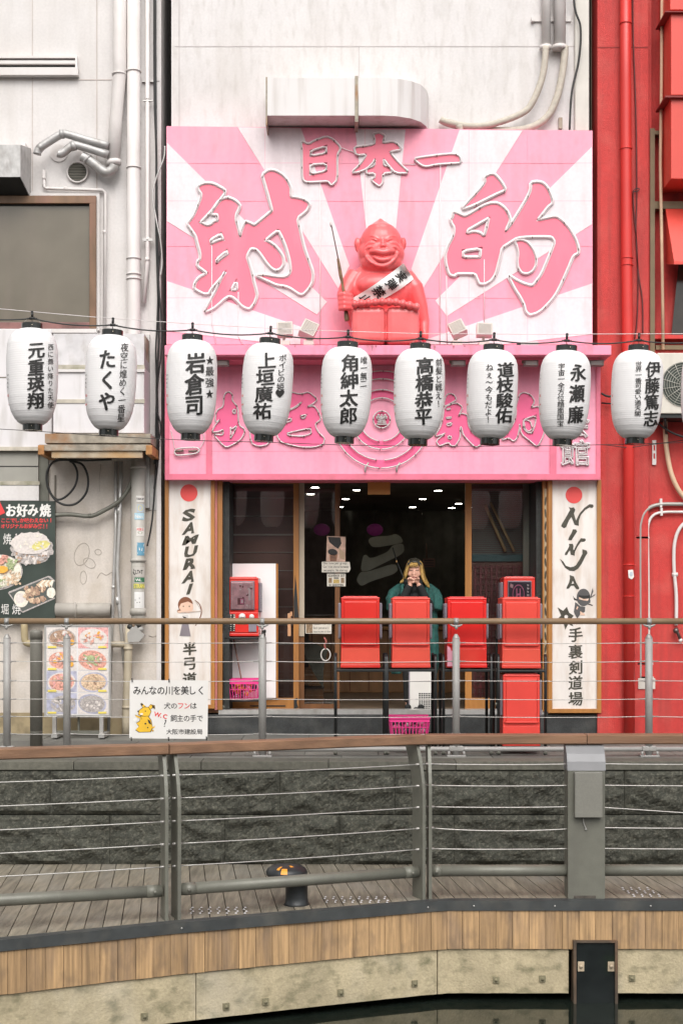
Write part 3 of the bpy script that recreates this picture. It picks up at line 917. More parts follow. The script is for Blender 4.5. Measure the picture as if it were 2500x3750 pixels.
# black cable runs down the corner
for k, pts in enumerate(([(566, -300), (566, 300), (573, 560), (572, 800), (577, 1000), (582, 1240), (574, 1420), (580, 1650), (566, 1790)],
                         [(569, -300), (571, 300), (575, 700), (580, 1000), (576, 1180), (571, 1300), (578, 1500), (572, 1700), (558, 1900), (540, 2000)],
                         [(574, 800), (588, 900), (580, 1020), (592, 1180), (590, 1300), (578, 1400), (571, 1560), (574, 1720)],
                         [(572, 1500), (590, 1570), (572, 1640), (566, 1700)])):
    b = MB(); b.ptube(spline(pts, 6), -.06 - .012 * k, 3.2 if k else 4, 6)
    b.build('black_cable', m_black, lb)
b = MB(); b.ptube(spline([(604, 535), (600, 580), (570, 660), (560, 720), (572, 800), (588, 880), (594, 960), (588, 1010)], 6), -.16, 3, 6)
b.build('grey_cable', m_steelw, lb)
# lower conduits, drainpipe with stickers
m_drain = M('grey_drainpipe', (.44, .42, .38), .5, var=.08, scale=6, stain=((.2, .17, .13), .6, 5, (1, 1, .5)))
dr = pipe('drainpipe', [(507, 1600), (507, 2252), (508, 2290)], 26, -.12, m_drain, 16, joints=((507, 2052, 0, 6), (506, 2240, 0, 12), (507, 1712, 0, 5)))
# stickers wrap the pipe
def sticker(y0, y1, x0, x1, col, marks):
    b = MB()
    r = 26.6 * S(-.12)
    def f(x, y):
        p_ = P(x, y, -.12); c = X(507, -.12)
        u = max(-.999, min(.999, (p_.x - c) / r))
        return Vector((p_.x, -.12 - r * math.sqrt(1 - u * u) - .0005, p_.z))
    def f2(x, y): return f(x, y) - Vector((0, .0012, 0))
    n = 6
    for k in range(n):
        a, c = x0 + (x1 - x0) * k / n, x0 + (x1 - x0) * (k + 1) / n
        b.add([f(a, y0), f(c, y0), f(c, y1), f(a, y1)], [(0, 1, 2, 3)], 0)
    marks(b, f2)
    b.build('sticker', [col, m_ink, M('sticker_red', (.7, .06, .06)), M('sticker_white', (.75, .73, .7)), M('sticker_yellow', (.75, .65, .1)), M('sticker_olive', (.2, .22, .1))], dr)
c_w, c_b = M('sticker_paper', (.72, .70, .66), .5), M('sticker_blue', (.40, .60, .70), .5)
sticker(1817, 1840, 503, 531, c_w, lambda b, f: htext(b, 'TUNKUP', 504, 530, 1829, 8, f, .02, 1))
sticker(1848, 1878, 506, 530, M('sticker_greyblue', (.45, .50, .55)), lambda b, f: b.poly([eloop(518, 1862, 8, 10, 10)], f, 0, 4))
sticker(1880, 1904, 497, 530, c_b, lambda b, f: htext(b, 'Nous', 500, 528, 1892, 14, f, .02, 3))
sticker(1933, 1964, 504, 530, c_w, lambda b, f: (htext(b, 'FOES', 505, 529, 1940, 9, f, .02, 2), b.poly([eloop(517, 1952, 8, 5, 10)], f, 0, 5)))
sticker(1988, 2035, 506, 531, M('sticker_sky', (.12, .30, .42)), lambda b, f: (b.poly([[(507, 1990), (530, 1993), (529, 2002), (507, 1998)]], f, 0, 3), b.poly([[(513, 2006), (525, 2008), (524, 2018), (514, 2016)]], f, 0, 3), b.poly([[(508, 2024), (530, 2022), (530, 2026), (508, 2030)]], f, 0, 3)))
sticker(2078, 2112, 491, 531, M('sticker_tag_paper', (.5, .47, .43)), lambda b, f: (htext(b, 'LT×T', 500, 526, 2095, 15, f, .03, 1), b.poly([[(492, 2082), (498, 2090), (493, 2094), (499, 2104), (496, 2108), (490, 2096), (494, 2091)]], f, 0, 1)))
sticker(2115, 2132, 497, 531, M('sticker_green', (.04, .16, .08)), lambda b, f: htext(b, 'WL', 504, 524, 2124, 10, f, .02, 3))
sticker(2137, 2156, 492, 531, M('sticker_moss', (.33, .34, .16)), lambda b, f: htext(b, 'STRAN', 493, 531, 2146, 15, f, .02, 4))
sticker(2168, 2227, 496, 530, M('sticker_blank', (.70, .69, .67)), lambda b, f: (b.poly([[(498, 2196), (515, 2188), (516, 2194), (499, 2200)]], f, 0, 1), b.poly([[(505, 2206), (517, 2204), (517, 2207), (505, 2209)]], f, 0, 1)))
pipe('conduit', [(425, 1690), (424, 1960), (416, 2150), (398, 2690)], 6, -.05, m_steelw, 8, joints=((416, 2150, 0, 6),))
pipe('conduit', [(444, 1690), (440, 1880), (430, 2080), (440, 2250), (470, 2580)], 7, -.07, m_steelw, 8, joints=((436, 1870, 0, 12), (432, 2200, 2, 14)))
pipe('flexible_duct', spline([(204, 1886), (260, 1884), (330, 1890), (380, 1870), (440, 1832), (480, 1770), (492, 1700)], 6), 8, -.11, m_steel, 10, joints=((330, 1889, 4, 0),))
b = MB()
b.tube([P(206, 2232, -.10), P(404, 2232, -.10)], .062, 16); b.ptube([(276, 2205), (276, 2262)], -.165, 4, 6)
b.build('horizontal_duct', M('dirty_duct', (.40, .37, .33), .6, var=.12, scale=5, stain=((.14, .12, .08), .6, 5, (1, 1, 1))), lb)
pipe('bent_pipe', spline([(90, 2280), (92, 2340), (104, 2356), (150, 2358)], 4), 13, -.09, M('ochre_pipe', (.42, .34, .20), .6, var=.15), 10)
pipe('waste_pipe', [(475, 2290), (470, 2400), (462, 2640), (462, 2690)], 15, -.13, M('cream_waste_pipe', (.44, .38, .28), .6, var=.1), 12, joints=((470, 2375, 0, 5), (464, 2590, 0, 5)))
pipe('waste_pipe', [(408, 2360), (470, 2360)], 11, -.11, M('cream_waste_pipe', (1, 1, 1)), 12)
b = MB()
for k in range(5):
    a = random.random() * 3
    b.ell(P(478 + k * 9, 2296 + 8 * math.sin(k * 2), -.15), (.035, .03, .028), 10, 7, k % 3)
b.ppoly([[(466, 2318), (498, 2290), (512, 2310), (530, 2325), (510, 2350), (470, 2352)]], -.19, .05, 1)
b.build('torn_wrapping', [m_black, M('grey_wrap', (.33, .32, .30), .6), M('brown_wrap', (.20, .14, .09), .7)], lb)
# faint pencil doodles and cracks on the plaster
b = MB()
ml = M('doodle_line', (.42, .375, .33), .9)
for pts in (eloop(300, 2030, 26, 42, 24, .3), eloop(360, 2022, 12, 10, 16, .4), eloop(306, 2115, 12, 24, 16), eloop(328, 2062, 24, 16, 16, .6)):
    b.ptube(pts, -.002, 1.0, 4, closed=True)
b.ptube(spline([(356, 2118), (370, 2098), (390, 2106), (410, 2096), (412, 2108)], 5), -.002, 1.2, 4)
b.build('wall_doodle', ml, lb)
b = MB(); b.ptube([(545, 2328), (560, 2332), (580, 2326), (593, 2330)], -.003, 1.4, 4); b.build('wall_crack', ml, lb)
b = MB(); b.ptube([(370, 1700), (364, 1760), (366, 1800)], -.002, .8, 4)
b.build('wall_crack', ml, lb)
# roller-shutter box below the big white board
b = MB()
b.px(-200, 1650, 141, 1835, -.06, .06, 0)
b.px(-200, 1762, 146, 1776, -.075, .02, 1); b.px(-200, 1778, 143, 1833, -.07, .03, 2); b.px(-200, 1706, 141, 1709, -.064, .005, 3); b.px(141, 1560, 178, 1835, -.03, .03, 4)
b.build('shutter_box', [M('grey_shutter', (.30, .29, .255), .6, var=.08), m_moss, m_lwhite, m_void, m_steel], lb)
# ---- red building
rb = thing('red_building', 'bright red rendered building with red drainpipe beside the shop', 'building', (X(2600, 0), 0, 0))
b = MB()
b.box(X(2186, -.05), X(2372, -.05), -.05, .35, -.1, H); b.box(X(2372, -.05), 9, .0, .35, -.1, Z(1278, 0)); b.box(X(2372, -.05), X(2383, 0), .0, .35, Z(1278, 0), H)
b.px(2187, 171, 2370, 175, -.053, .01, 1)
b.box(X(2372, 0), 9, .10, .35, Z(1278, 0), H)
b.build('wall', [m_red, M('red_joint', (.28, .02, .016), .7)], rb)
pipe('drainpipe', [(2289, -400), (2289, 300), (2292, 900), (2296, 1250), (2300, 1500), (2302, 2690)], 20.5, -.11, m_redpipe, 16, rb, joints=((2289, 87, 0, 1.5), (2290, 546, 0, 1.5), (2294, 946, 0, 1.5), (2294, 972, 0, 1.5), (2302, 2068, 0, 2), (2302, 2184, 0, 1.5)))
for pts in ([(2316, -300), (2316, 100), (2326, 400), (2330, 700), (2327, 860), (2336, 1000), (2350, 1100), (2352, 1220)], [(2316, 700), (2318, 760), (2330, 900), (2334, 1050), (2330, 1180), (2322, 1240)]):
    b = MB(); b.ptube(spline(pts, 6), -.065, 2.4, 6)
    b.build('thin_cable', M('dark_red_cable', (.10, .02, .02), .5), rb)
b = MB(); b.ptube(spline([(2316, 700), (2328, 690), (2340, 692), (2332, 700), (2318, 702)], 4), -.07, 1.6, 5)
b.build('cable_tie', m_black, rb)
b = MB(); b.ppoly([[(2298, 2088), (2316, 2086), (2320, 2112), (2312, 2122), (2300, 2116)]], -.168, .004); b.ppoly([eloop(2309, 2102, 6, 9, 10)], -.1695, 0, 1)
b.build('torn_sticker', [c_w, M('sticker_greyblue', (1, 1, 1))], rb)
# stepped red boxes with their undersides
def rbox(y0, y1, Yf, x0=2455):
    b = MB()
    za, zb_ = Z(y0, Yf), Z(y1, Yf)
    b.bbox(X(x0, Yf), X(2900, Yf), Yf, .1, zb_, za, .006)
    return b.build('red_box', m_redlt, rb)
rbox(-300, 36, -.36, 2452); rbox(44, 348, -.36); rbox(356, 655, -.36)
b = MB(); b.px(2440, -40, 2600, 40, -.08, .1, 0); b.px(2434, 40, 2600, 44, -.40, .4, 0)
b.build('box_ledge', M('dark_red_ledge', (.22, .02, .018), .6), rb)
b = MB(); b.px(2434, 350, 2600, 356, -.40, .4, 0)
b.build('box_ledge', M('dark_red_ledge', (.22, .02, .018), .6), rb)
b = MB(); b.ptube([(2424, -300), (2420, 300), (2416, 600), (2423, 1000), (2426, 1280)], -.07, 6, 8)
b.build('cream_conduit', M('cream_conduit_paint', (.60, .42, .28), .5), rb)
b = MB()
b.px(2379, 470, 2396, 1290, -.02, .1, 0); b.px(2396, 478, 2432, 492, -.02, .1, 0); b.px(2396, 737, 2700, 764, -.01, .09, 0)
wf = b.build('bronze_frame', M('bronze', (.17, .12, .065), .45, metal=.2, var=.15), rb)
b = MB()
b.add([P(2435, 765, -.02), P(2700, 765, -.02), P(2700, 957, -.30), P(2466, 957, -.30), P(2466, 968, -.30), P(2700, 968, -.30), P(2435, 968, .05), P(2700, 968, .05)], [(0, 1, 2, 3), (3, 2, 5, 4), (4, 5, 7, 6), (0, 3, 4, 6)])
b.build('red_hood', m_redlt, rb)
b = MB(); b.add([P(2482, 970, .06), P(2700, 970, .06), P(2700, 1228, .06), P(2456, 1228, .06)], [(0, 1, 2, 3)])
b.build('dark_window', M('dark_window_glass', (.035, .028, .022), .15, var=.2), rb)
b = MB(); b.px(2396, 1226, 2700, 1240, .0, .1, 0); b.px(2400, 1264, 2700, 1280, -.03, .1, 1)
b.build('window_sill', [m_redpipe, M('bronze', (1, 1, 1))], rb)
# electrical conduits on the red wall
m_pc = M('grey_conduit', (.34, .325, .30), .4, metal=.2, var=.1)
pipe('conduit', spline([(2343, 2490), (2343, 2300), (2342, 1980), (2346, 1910), (2366, 1868), (2410, 1848), (2500, 1846), (2700, 1846)], 6), 7, -.035, m_pc, 10, rb)
pipe('conduit', spline([(2374, 2490), (2373, 2200), (2370, 1990), (2372, 1920), (2392, 1886), (2430, 1876), (2500, 1875), (2700, 1875)], 6), 5, -.035, m_pipew, 10, rb)
b = MB()
for x0, y0, x1, y1 in ((2328, 1965, 2376, 1972), (2415, 1826, 2423, 1858), (2417, 1860, 2425, 1888), (2334, 2428, 2390, 2434)): b.px(x0, y0, x1, y1, -.05, .05)
b.build('conduit_clamp', m_pipew, rb)
b = MB(); b.px(2335, 2484, 2398, 2524, -.06, .06, 0, .006); b.px(2340, 2478, 2392, 2486, -.05, .05)
b.build('junction_box', M('cream_box', (.52, .49, .44), .5), rb)
pipe('cream_hose', spline([(2474, 2290), (2474, 2180), (2466, 2080), (2468, 1990), (2490, 1930), (2540, 1890)], 6), 6.5, -.03, m_pipew, 10, rb, joints=((2469, 2104, 10, 0),))
pipe('cream_hose', spline([(2434, 1530), (2436, 1620), (2452, 1720), (2480, 1790), (2520, 1840)], 6), 9, -.06, M('cream_conduit_paint', (1, 1, 1)), 10, rb)
b = MB(); b.ell(P(2473, 2310, -.06), (.028, .03, .028)); b.ptube([(2473, 2300), (2488, 2340)], -.06, 6, 8); b.ell(P(2490, 2345, -.06), (.02, .02, .02), mi=1)
b.build('tap', [M('tap_metal', (.15, .13, .12), .3, metal=.8), m_pipew], rb)
b = MB(); b.px(2387, 1612, 2401, 1702, -.02, .02, 0); b.px(2391, 1630, 2397, 1650, -.021, .002, 1); b.px(2391, 1660, 2397, 1680, -.021, .002, 1)
b.build('slotted_bracket', [m_pipew, m_red], rb)
b = MB(); b.ptube(spline([(2200, 1440), (2230, 1452), (2290, 1440), (2420, 1560), (2500, 1600), (2600, 1620)], 6), -.18, 4, 6); b.ptube([(2200, 1476), (2260, 1480), (2300, 1470)], -.1, 3, 6); b.ptube([(2205, 1628), (2300, 1640), (2500, 1612)], -.15, 1.5, 5)
b.build('black_cable', m_black, rb)
# ---- the bank behind the camera, seen only as reflections
ob = MB()
ob.box(-30, 30, -46, -44, -2, 11)
for k in range(14):
    for j in range(3): ob.box(-28 + k * 4, -26.4 + k * 4, -44.02, -43.9, 1.5 + j * 3.2, 3.3 + j * 3.2, 1)
solo(ob, 'opposite_building', [M('opposite_brick', (.16, .09, .08), .8), M('opposite_window', (.05, .05, .06), .2)], 'brown building on the opposite bank of the canal', 'building')
# ================================================================ SIGNS
SY = -.17
sign = thing('signboard', 'big pink sunburst signboard with raised neon-edged characters above the awning', 'signboard', (X(1388, SY), SY, Z(1262, SY)))
b = MB()
a_, c_, d_, e_ = P(610, 462, SY), P(2168, 478, SY), P(2168, 1262, SY), P(610, 1262, SY)
fr = [a_, c_, d_, e_]
b.add(fr + [q + Vector((0, .12, 0)) for q in fr], [(0, 1, 2, 3), (4, 7, 6, 5), (0, 4, 5, 1), (1, 5, 6, 2), (3, 2, 6, 7), (0, 3, 7, 4)])
b.build('panel', m_pinkA, sign)
b = MB()
for W_ in ([(612, 523), (1197, 1106), (1160, 1152), (612, 810)], [(870, 466), (1102, 469), (1279, 973), (1238, 1056)],
           [(1300, 472), (1484, 474), (1445, 880), (1345, 880)], [(1681, 476), (1912, 478), (1544, 1063), (1505, 985)],
           [(2166, 537), (2166, 821), (1635, 1158), (1593, 1101)], [(2166, 1038), (2166, 1224), (1835, 1261), (1560, 1261), (1560, 1243)],
           [(612, 1029), (1100, 1196), (1100, 1261), (1040, 1261), (612, 1212)]):
    b.ppoly([W_], SY - .004, .003)
b.build('ray_pattern', m_pinkW, sign)
b = MB()
for y in (596, 735, 900, 1090): b.px(612, y, 2166, y + 1.2, SY - .0045, .001)
for x in (970, 1335, 1715, 1930): b.px(x, 470, x + 1.2, 1260, SY - .0045, .001)
b.build('panel_seam', M('seam_pink', (.80, .36, .46), .6), sign)
def big_char(loops, org, k, bw, parent, Y=SY, mats=None, step=110, name='character', neon=True, raised=.014):
    """raised character: coloured face, white border and neon tube round every outline"""
    o_ = [[(org[0] + x * k, org[1] + y * k) for x, y in l] for l in loops]
    b = MB()
    b.ppoly([smooth_loop(l) if len(l) > 6 else l for l in o_], Y - raised, raised - .006)
    face = b.build(name, mats or m_pinkL, parent)
    b = MB()
    rims = []
    for i, l in enumerate(o_):
        ar = sum(l[j - 1][0] * l[j][1] - l[j][0] * l[j - 1][1] for j in range(len(l)))
        l2 = l if ar > 0 else l[::-1]
        rim = smooth_loop(offset_loop(l2, bw * .5 if i == 0 or ar * 0 else -bw * .5 if i else bw * .5))
        rims.append(rim)
        b.tube([P(x, y, Y - raised * .75) for x, y in rim], bw * .52 * S(Y), 10, 0, closed=True, sq=.007 / (bw * .52 * S(Y)))
    b.build('white_border', m_neonb, face)
    if neon:
        b = MB()
        n2 = 0
        for rim in rims:
            pts = [P(x, y, Y - raised - .013) for x, y in rim]
            b.tube(pts, .0042, 6, 0, closed=True)
            acc = 0
            for j in range(len(rim)):
                acc += math.dist(rim[j - 1], rim[j])
                if acc > step:
                    acc = 0
                    b.tube([pts[j] + Vector((0, .012, 0)), pts[j] - Vector((0, .004, 0)), pts[j] - Vector((0, .004, .014))], .005, 5, 1)
        b.build('neon_tube', [m_neon, m_clip], face)
    return face
SHA = [[(205, 248), (250, 225), (300, 220), (350, 228), (455, 285), (458, 305), (440, 335), (400, 385), (355, 450), (300, 510), (215, 600), (185, 625), (280, 672), (335, 660), (375, 622), (415, 625), (408, 520), (380, 522), (352, 522), (375, 475), (430, 400), (495, 372), (560, 395), (615, 440), (610, 470), (580, 530), (575, 600), (600, 680), (637, 810), (665, 720), (700, 632), (735, 645), (790, 675), (850, 625), (990, 510), (990, 480), (960, 370), (930, 260), (915, 210), (890, 120), (955, 80), (1010, 90), (1080, 130), (1130, 190), (1160, 260), (1158, 310), (1165, 370), (1230, 372), (1300, 390), (1345, 415), (1358, 440), (1330, 490), (1225, 570), (1250, 680), (1300, 900), (1350, 1040), (1385, 1130), (1395, 1190), (1385, 1260), (1350, 1320), (1300, 1372), (1270, 1372), (1230, 1345), (1180, 1310), (1120, 1285), (1020, 1270), (980, 1250), (900, 1215), (830, 1190), (900, 1195), (1000, 1215), (1090, 1222), (1140, 1212), (1180, 1175), (1190, 1120), (1180, 1030), (1140, 880), (1090, 760), (1045, 680), (960, 745), (875, 818), (940, 845), (1000, 890), (1050, 950), (1078, 1000), (1082, 1060), (1060, 1100), (1020, 1118), (975, 1095), (920, 1030), (860, 940), (820, 898), (770, 882), (735, 895), (690, 985), (710, 1040), (735, 1120), (755, 1200), (765, 1260), (785, 1330), (800, 1400), (775, 1470), (735, 1525), (700, 1520), (655, 1490), (610, 1440), (560, 1400), (510, 1392), (460, 1425), (400, 1480), (340, 1530), (275, 1562), (330, 1470), (385, 1375), (440, 1250), (505, 1110), (440, 1180), (360, 1270), (310, 1330), (295, 1365), (260, 1368), (210, 1345), (165, 1318), (175, 1270), (215, 1220), (265, 1195), (308, 1160), (270, 1130), (200, 1080), (205, 1040), (232, 1020), (225, 930), (195, 830), (180, 760), (130, 690), (95, 640), (130, 595), (165, 545), (200, 460), (235, 370), (240, 310), (215, 280)],
       [(305, 800), (440, 720), (480, 820), (440, 820), (360, 850), (320, 875)], [(370, 1010), (500, 900), (525, 965), (430, 1030), (380, 1085)], [(600, 1215), (625, 1340), (590, 1360), (515, 1358)]]
TEKI = [[(130, 520), (170, 535), (240, 570), (330, 525), (440, 455), (530, 420), (600, 420), (660, 460), (700, 510), (725, 570), (725, 600), (690, 680), (680, 745), (760, 660), (860, 500), (950, 350), (985, 270), (990, 190), (1060, 185), (1110, 205), (1160, 270), (1200, 390), (1150, 430), (1090, 510), (1015, 610), (1130, 590), (1245, 565), (1310, 610), (1390, 700), (1450, 810), (1478, 900), (1480, 945), (1440, 965), (1415, 1000), (1370, 1110), (1300, 1270), (1240, 1390), (1190, 1460), (1100, 1555), (1040, 1600), (965, 1622), (930, 1590), (915, 1520), (870, 1430), (810, 1340), (735, 1215), (820, 1280), (900, 1315), (995, 1338), (1040, 1290), (1110, 1190), (1170, 1050), (1215, 940), (1255, 830), (1215, 760), (1100, 755), (960, 758), (820, 770), (740, 820), (640, 885), (625, 960), (600, 1060), (570, 1180), (520, 1250), (465, 1280), (415, 1280), (395, 1230), (370, 1170), (250, 1165), (130, 1168), (125, 1190), (85, 1180), (55, 1080), (45, 980), (75, 880), (110, 820), (140, 750), (145, 665), (115, 620), (105, 585), (130, 565)],
        [(250, 762), (262, 690), (340, 645), (510, 548), (528, 560), (500, 690), (465, 800), (400, 745), (340, 735)], [(212, 915), (440, 885), (430, 990), (420, 1020), (205, 1022)]]
TEKI2 = [[(480, 120), (545, 95), (575, 110), (640, 190), (672, 250), (600, 280), (480, 340), (330, 415), (225, 462), (300, 390), (400, 285), (485, 180)]]
TEKI3 = [[(815, 830), (870, 822), (930, 850), (985, 920), (1015, 1000), (1015, 1080), (985, 1140), (930, 1170), (880, 1160), (845, 1110), (838, 1040), (850, 960), (835, 880)]]
NI = [[(65, 130), (125, 160), (190, 120), (290, 85), (345, 110), (400, 165), (410, 190), (385, 230), (380, 300), (382, 470), (340, 515), (310, 485), (290, 480), (180, 485), (110, 488), (80, 470), (75, 330), (75, 200)], [(135, 200), (300, 150), (300, 240), (135, 268)], [(130, 325), (300, 315), (300, 405), (130, 440)]]
HON = [[(735, 60), (775, 48), (820, 72), (806, 110), (806, 148), (905, 132), (945, 155), (972, 190), (865, 205), (890, 255), (950, 325), (1045, 408), (935, 405), (870, 335), (812, 262), (810, 355), (860, 360), (890, 400), (802, 408), (802, 500), (780, 525), (730, 490), (722, 475), (748, 465), (748, 405), (670, 410), (672, 380), (746, 355), (746, 262), (715, 310), (660, 365), (590, 395), (535, 405), (620, 330), (680, 230), (570, 238), (560, 180), (650, 175), (745, 155), (748, 100)]]
ICHI = [[(1115, 285), (1200, 275), (1340, 255), (1480, 245), (1515, 265), (1525, 310), (1420, 315), (1300, 325), (1210, 345), (1160, 325)]]
big_char(SHA, (660, 600), .3444, 13, sign)
big_char(TEKI, (1620, 610), .3316, 13, sign)
big_char(TEKI2, (1620, 610), .3316, 13, sign); big_char(TEKI3, (1620, 610), .3316, 11, sign)
big_char(NI, (1080, 470), .3954, 9, sign, step=60); big_char(HON, (1080, 470), .3954, 9, sign, step=60); big_char(ICHI, (1080, 470), .3954, 9, sign, step=60)
for pts in ([(776, 900), (776, 1180), (790, 1255)], [(873, 1070), (873, 1230), (890, 1262)], [(1172, 662), (1172, 1255)], [(1612, 605), (1610, 1262)], [(1634, 1010), (1636, 1262)], [(1772, 950), (1772, 1180)], [(1246, 540), (1300, 560)], [(1470, 600), (1520, 602)]):
    b = MB(); b.ptube(pts, SY - .012, 1.6, 6)
    b.build('neon_lead', m_neonb, sign)
# ---- shopfront fascia
FY = -.16
fas = thing('fascia_sign', 'pink shopfront fascia with target rings and neon characters below the awning', 'shop sign', (X(1400, FY), FY, Z(1756, FY)))
b = MB(); b.px(604, 1300, 2197, 1756, FY, .155)
b.build('panel', m_pinkF, fas)
for r in ((604, 1300, 620, 1757), (755, 1310, 776, 1736), (2012, 1310, 2036, 1736), (2181, 1300, 2197, 1757), (620, 1735, 2181, 1757)):
    b = MB(); b.px(*r, FY - .012, .011, 0, .002)
    b.build('frame_bar', m_pinkR, fas)
b = MB(); b.px(612, 1302, 2190, 1318, FY - .3, .29)
b.build('soffit', m_pinkR, fas)
b = MB(); b.px(776, 1652, 2012, 1653.2, FY - .001, .001); b.px(620, 1665, 755, 1666, FY - .001, .001)
b.build('panel_seam', m_pinkR, fas)
C0 = (1397, 1536)
for r0, r1 in ((178, 149), (109, 79)):
    b = MB(); b.ppoly([eloop(*C0, r0, r0, 64), eloop(*C0, r1, r1, 64)], FY - .004, .003)
    b.build('target_ring', m_pinkD, fas)
b = MB(); b.ppoly([eloop(*C0, 30, 30, 32)], FY - .004, .003)
b.build('target_core', m_pinkD, fas)
for k, r in enumerate((178, 149, 109, 79, 31)):
    b = MB()
    g = .10 if k % 2 else .02
    pts = [(C0[0] + r * math.cos(t), C0[1] + r * math.sin(t)) for t in (R(92) + g + i * (2 * math.pi - 2 * g) / 80 for i in range(81))]
    b.ptube(pts, FY - .03, 2.6, 7)
    for i in range(0, 80, 10 if r > 100 else 20):
        q = P(*pts[i], FY - .03); b.tube([q + Vector((0, .03, 0)), q - Vector((0, .005, 0)), q - Vector((0, .005, .012))], .005, 5, 1)
    b.build('neon_ring', [m_neon, m_clip], fas)
for x in (1337, 1452):
    b = MB(); b.ptube([(x + 12, 1694), (x + 4, 1706), (x, 1712), (x, 1730)], FY - .03, 3.5, 6)
    b.build('neon_bracket', m_steelw, fas)
b = MB()
def glyph_rims(ch, cx, cy, w, h, off):
    """outline loops of a glyph as picture points"""
    vs, fs = glyph(ch, off)
    edges = {}
    for f in fs:
        for i in range(len(f)):
            e = (f[i], f[(i + 1) % len(f)])
            edges[e] = 1
    bd = {a: c for (a, c) in edges if (c, a) not in edges}
    x0, x1 = min(v[0] for v in vs), max(v[0] for v in vs); y0, y1 = min(v[1] for v in vs), max(v[1] for v in vs)
    def to(v): return (cx + (v[0] - (x0 + x1) / 2) / (x1 - x0) * w, cy - (v[1] - (y0 + y1) / 2) / (y1 - y0) * h)
    loops = []
    seen = set()
    for st_ in list(bd):
        if st_ in seen: continue
        l, q = [], st_
        while q not in seen and q in bd:
            seen.add(q); l.append(to(vs[q])); q = bd[q]
        if len(l) > 2: loops.append(l)
    return loops
def font_char(ch, cx, cy, w, h, parent, off, bw, Y, face=True):
    loops = glyph_rims(ch, cx, cy, w, h, off)
    if face:
        b = MB()
        vs, fs = glyph(ch, off)
        x0, x1 = min(v[0] for v in vs), max(v[0] for v in vs); y0, y1 = min(v[1] for v in vs), max(v[1] for v in vs)
        b.add([P(cx + (v[0] - (x0 + x1) / 2) / (x1 - x0) * w, cy - (v[1] - (y0 + y1) / 2) / (y1 - y0) * h, Y - .016) for v in vs], fs)
        o = b.build('character', m_pinkD, parent)
    b = MB()
    for l in loops:
        b.tube([P(x, y, Y - .012) for x, y in l], bw * S(Y), 8, 0, closed=True, sq=.008 / (bw * S(Y)))
        b.tube([P(x, y, Y - .032) for x, y in l], .0035, 5, 1, closed=True)
    b.build('neon_tube' if not face else 'white_border', [m_neonb, m_neon], o if face else parent)
for L_ in ([[(60, 215), (106, 190), (110, 105), (124, 82), (146, 78), (166, 100), (160, 140), (205, 190), (210, 330), (262, 365), (235, 425), (190, 460), (125, 492), (95, 470), (30, 400), (85, 410), (105, 400), (104, 350), (70, 370), (18, 378), (45, 325), (85, 275), (45, 300), (48, 240)], [(152, 325), (166, 352), (212, 320), (190, 380), (150, 445), (150, 390)], [(163, 212), (196, 195), (200, 240), (172, 245)]],
           [[(300, 300), (440, 300), (452, 440), (430, 472), (370, 484), (315, 462)]],
           [[(578, 180), (600, 110), (612, 78), (690, 97), (750, 78), (810, 130), (785, 157), (725, 190), (790, 185), (815, 220), (840, 280), (795, 312), (800, 350), (825, 392), (866, 428), (858, 470), (790, 490), (700, 490), (600, 470), (540, 450), (512, 405), (515, 365), (560, 330), (545, 300), (578, 240)], [(580, 207), (640, 187), (690, 147), (705, 150), (660, 196), (592, 226)], [(560, 287), (620, 266), (624, 300), (566, 316)], [(682, 251), (744, 241), (720, 280), (692, 281)], [(580, 382), (770, 342), (776, 398), (700, 420), (586, 410)]]):
    big_char(L_, (770, 1400), .48, 5.5, fas, FY, m_pinkD, 45, raised=.010)
for L_ in ([[(100, 150), (112, 108), (135, 90), (165, 98), (185, 130), (130, 162), (102, 176)]],
           [[(100, 192), (185, 160), (230, 190), (205, 240), (200, 270), (225, 240), (268, 255), (272, 325), (300, 380), (330, 410), (378, 440), (372, 470), (335, 492), (300, 460), (245, 400), (225, 325), (210, 350), (212, 420), (180, 480), (150, 480), (128, 452), (60, 482), (38, 450), (118, 380), (75, 395), (25, 410), (70, 350), (90, 280)], [(108, 200), (148, 192), (144, 214), (112, 216)], [(106, 264), (154, 258), (151, 280), (109, 283)], [(109, 312), (159, 302), (154, 334), (113, 338)], [(118, 402), (158, 410), (150, 438), (120, 436)]],
           [[(650, 235), (648, 180), (672, 95), (705, 82), (752, 100), (780, 145), (748, 200), (812, 188), (850, 240), (856, 320), (848, 400), (805, 488), (760, 450), (685, 390), (670, 300), (662, 350), (648, 420), (622, 446), (590, 416), (530, 440), (600, 370), (640, 290)], [(692, 280), (800, 245), (795, 320), (768, 395), (725, 390), (690, 350)]],
           [[(708, 292), (745, 300), (760, 350), (740, 372), (715, 350)]]):
    big_char(L_, (1580, 1400), .48, 5.5, fas, FY, m_pinkD, 45, raised=.010)
font_char('館', 2104, 1658, 105, 92, fas, .0, 4, FY, False)
font_char('会', 2104, 1555, 105, 92, fas, .0, 4, FY, False)
font_char('堂', 1397, 1536, 38, 38, fas, .0, 2, FY - .01, False)
b = MB(); b.tube([P(x, y, FY - .03) for x, y in smooth_loop([(640, 1650), (650, 1642), (720, 1638), (730, 1645), (728, 1654), (715, 1662), (650, 1668), (640, 1662)], 2)], 3 * S(FY), 8, 0, closed=True)
for x in (657, 707): b.ptube([(x - 16, 1653), (x + 16, 1650)], FY - .03, 4, 6, 1); b.tube([P(x, 1652, FY), P(x, 1652, FY - .035)], .006, 6, 1)
b.ptube(spline([(626, 1575), (634, 1610), (640, 1645)], 4), FY - .02, 1.6, 5); b.ptube(spline([(738, 1570), (748, 1610), (730, 1645)], 4), FY - .02, 1.6, 5)
b.build('neon_tube', [m_neon, m_clip], fas)
for q in (640, 1250, 1700, 1980, 2190):
    pass
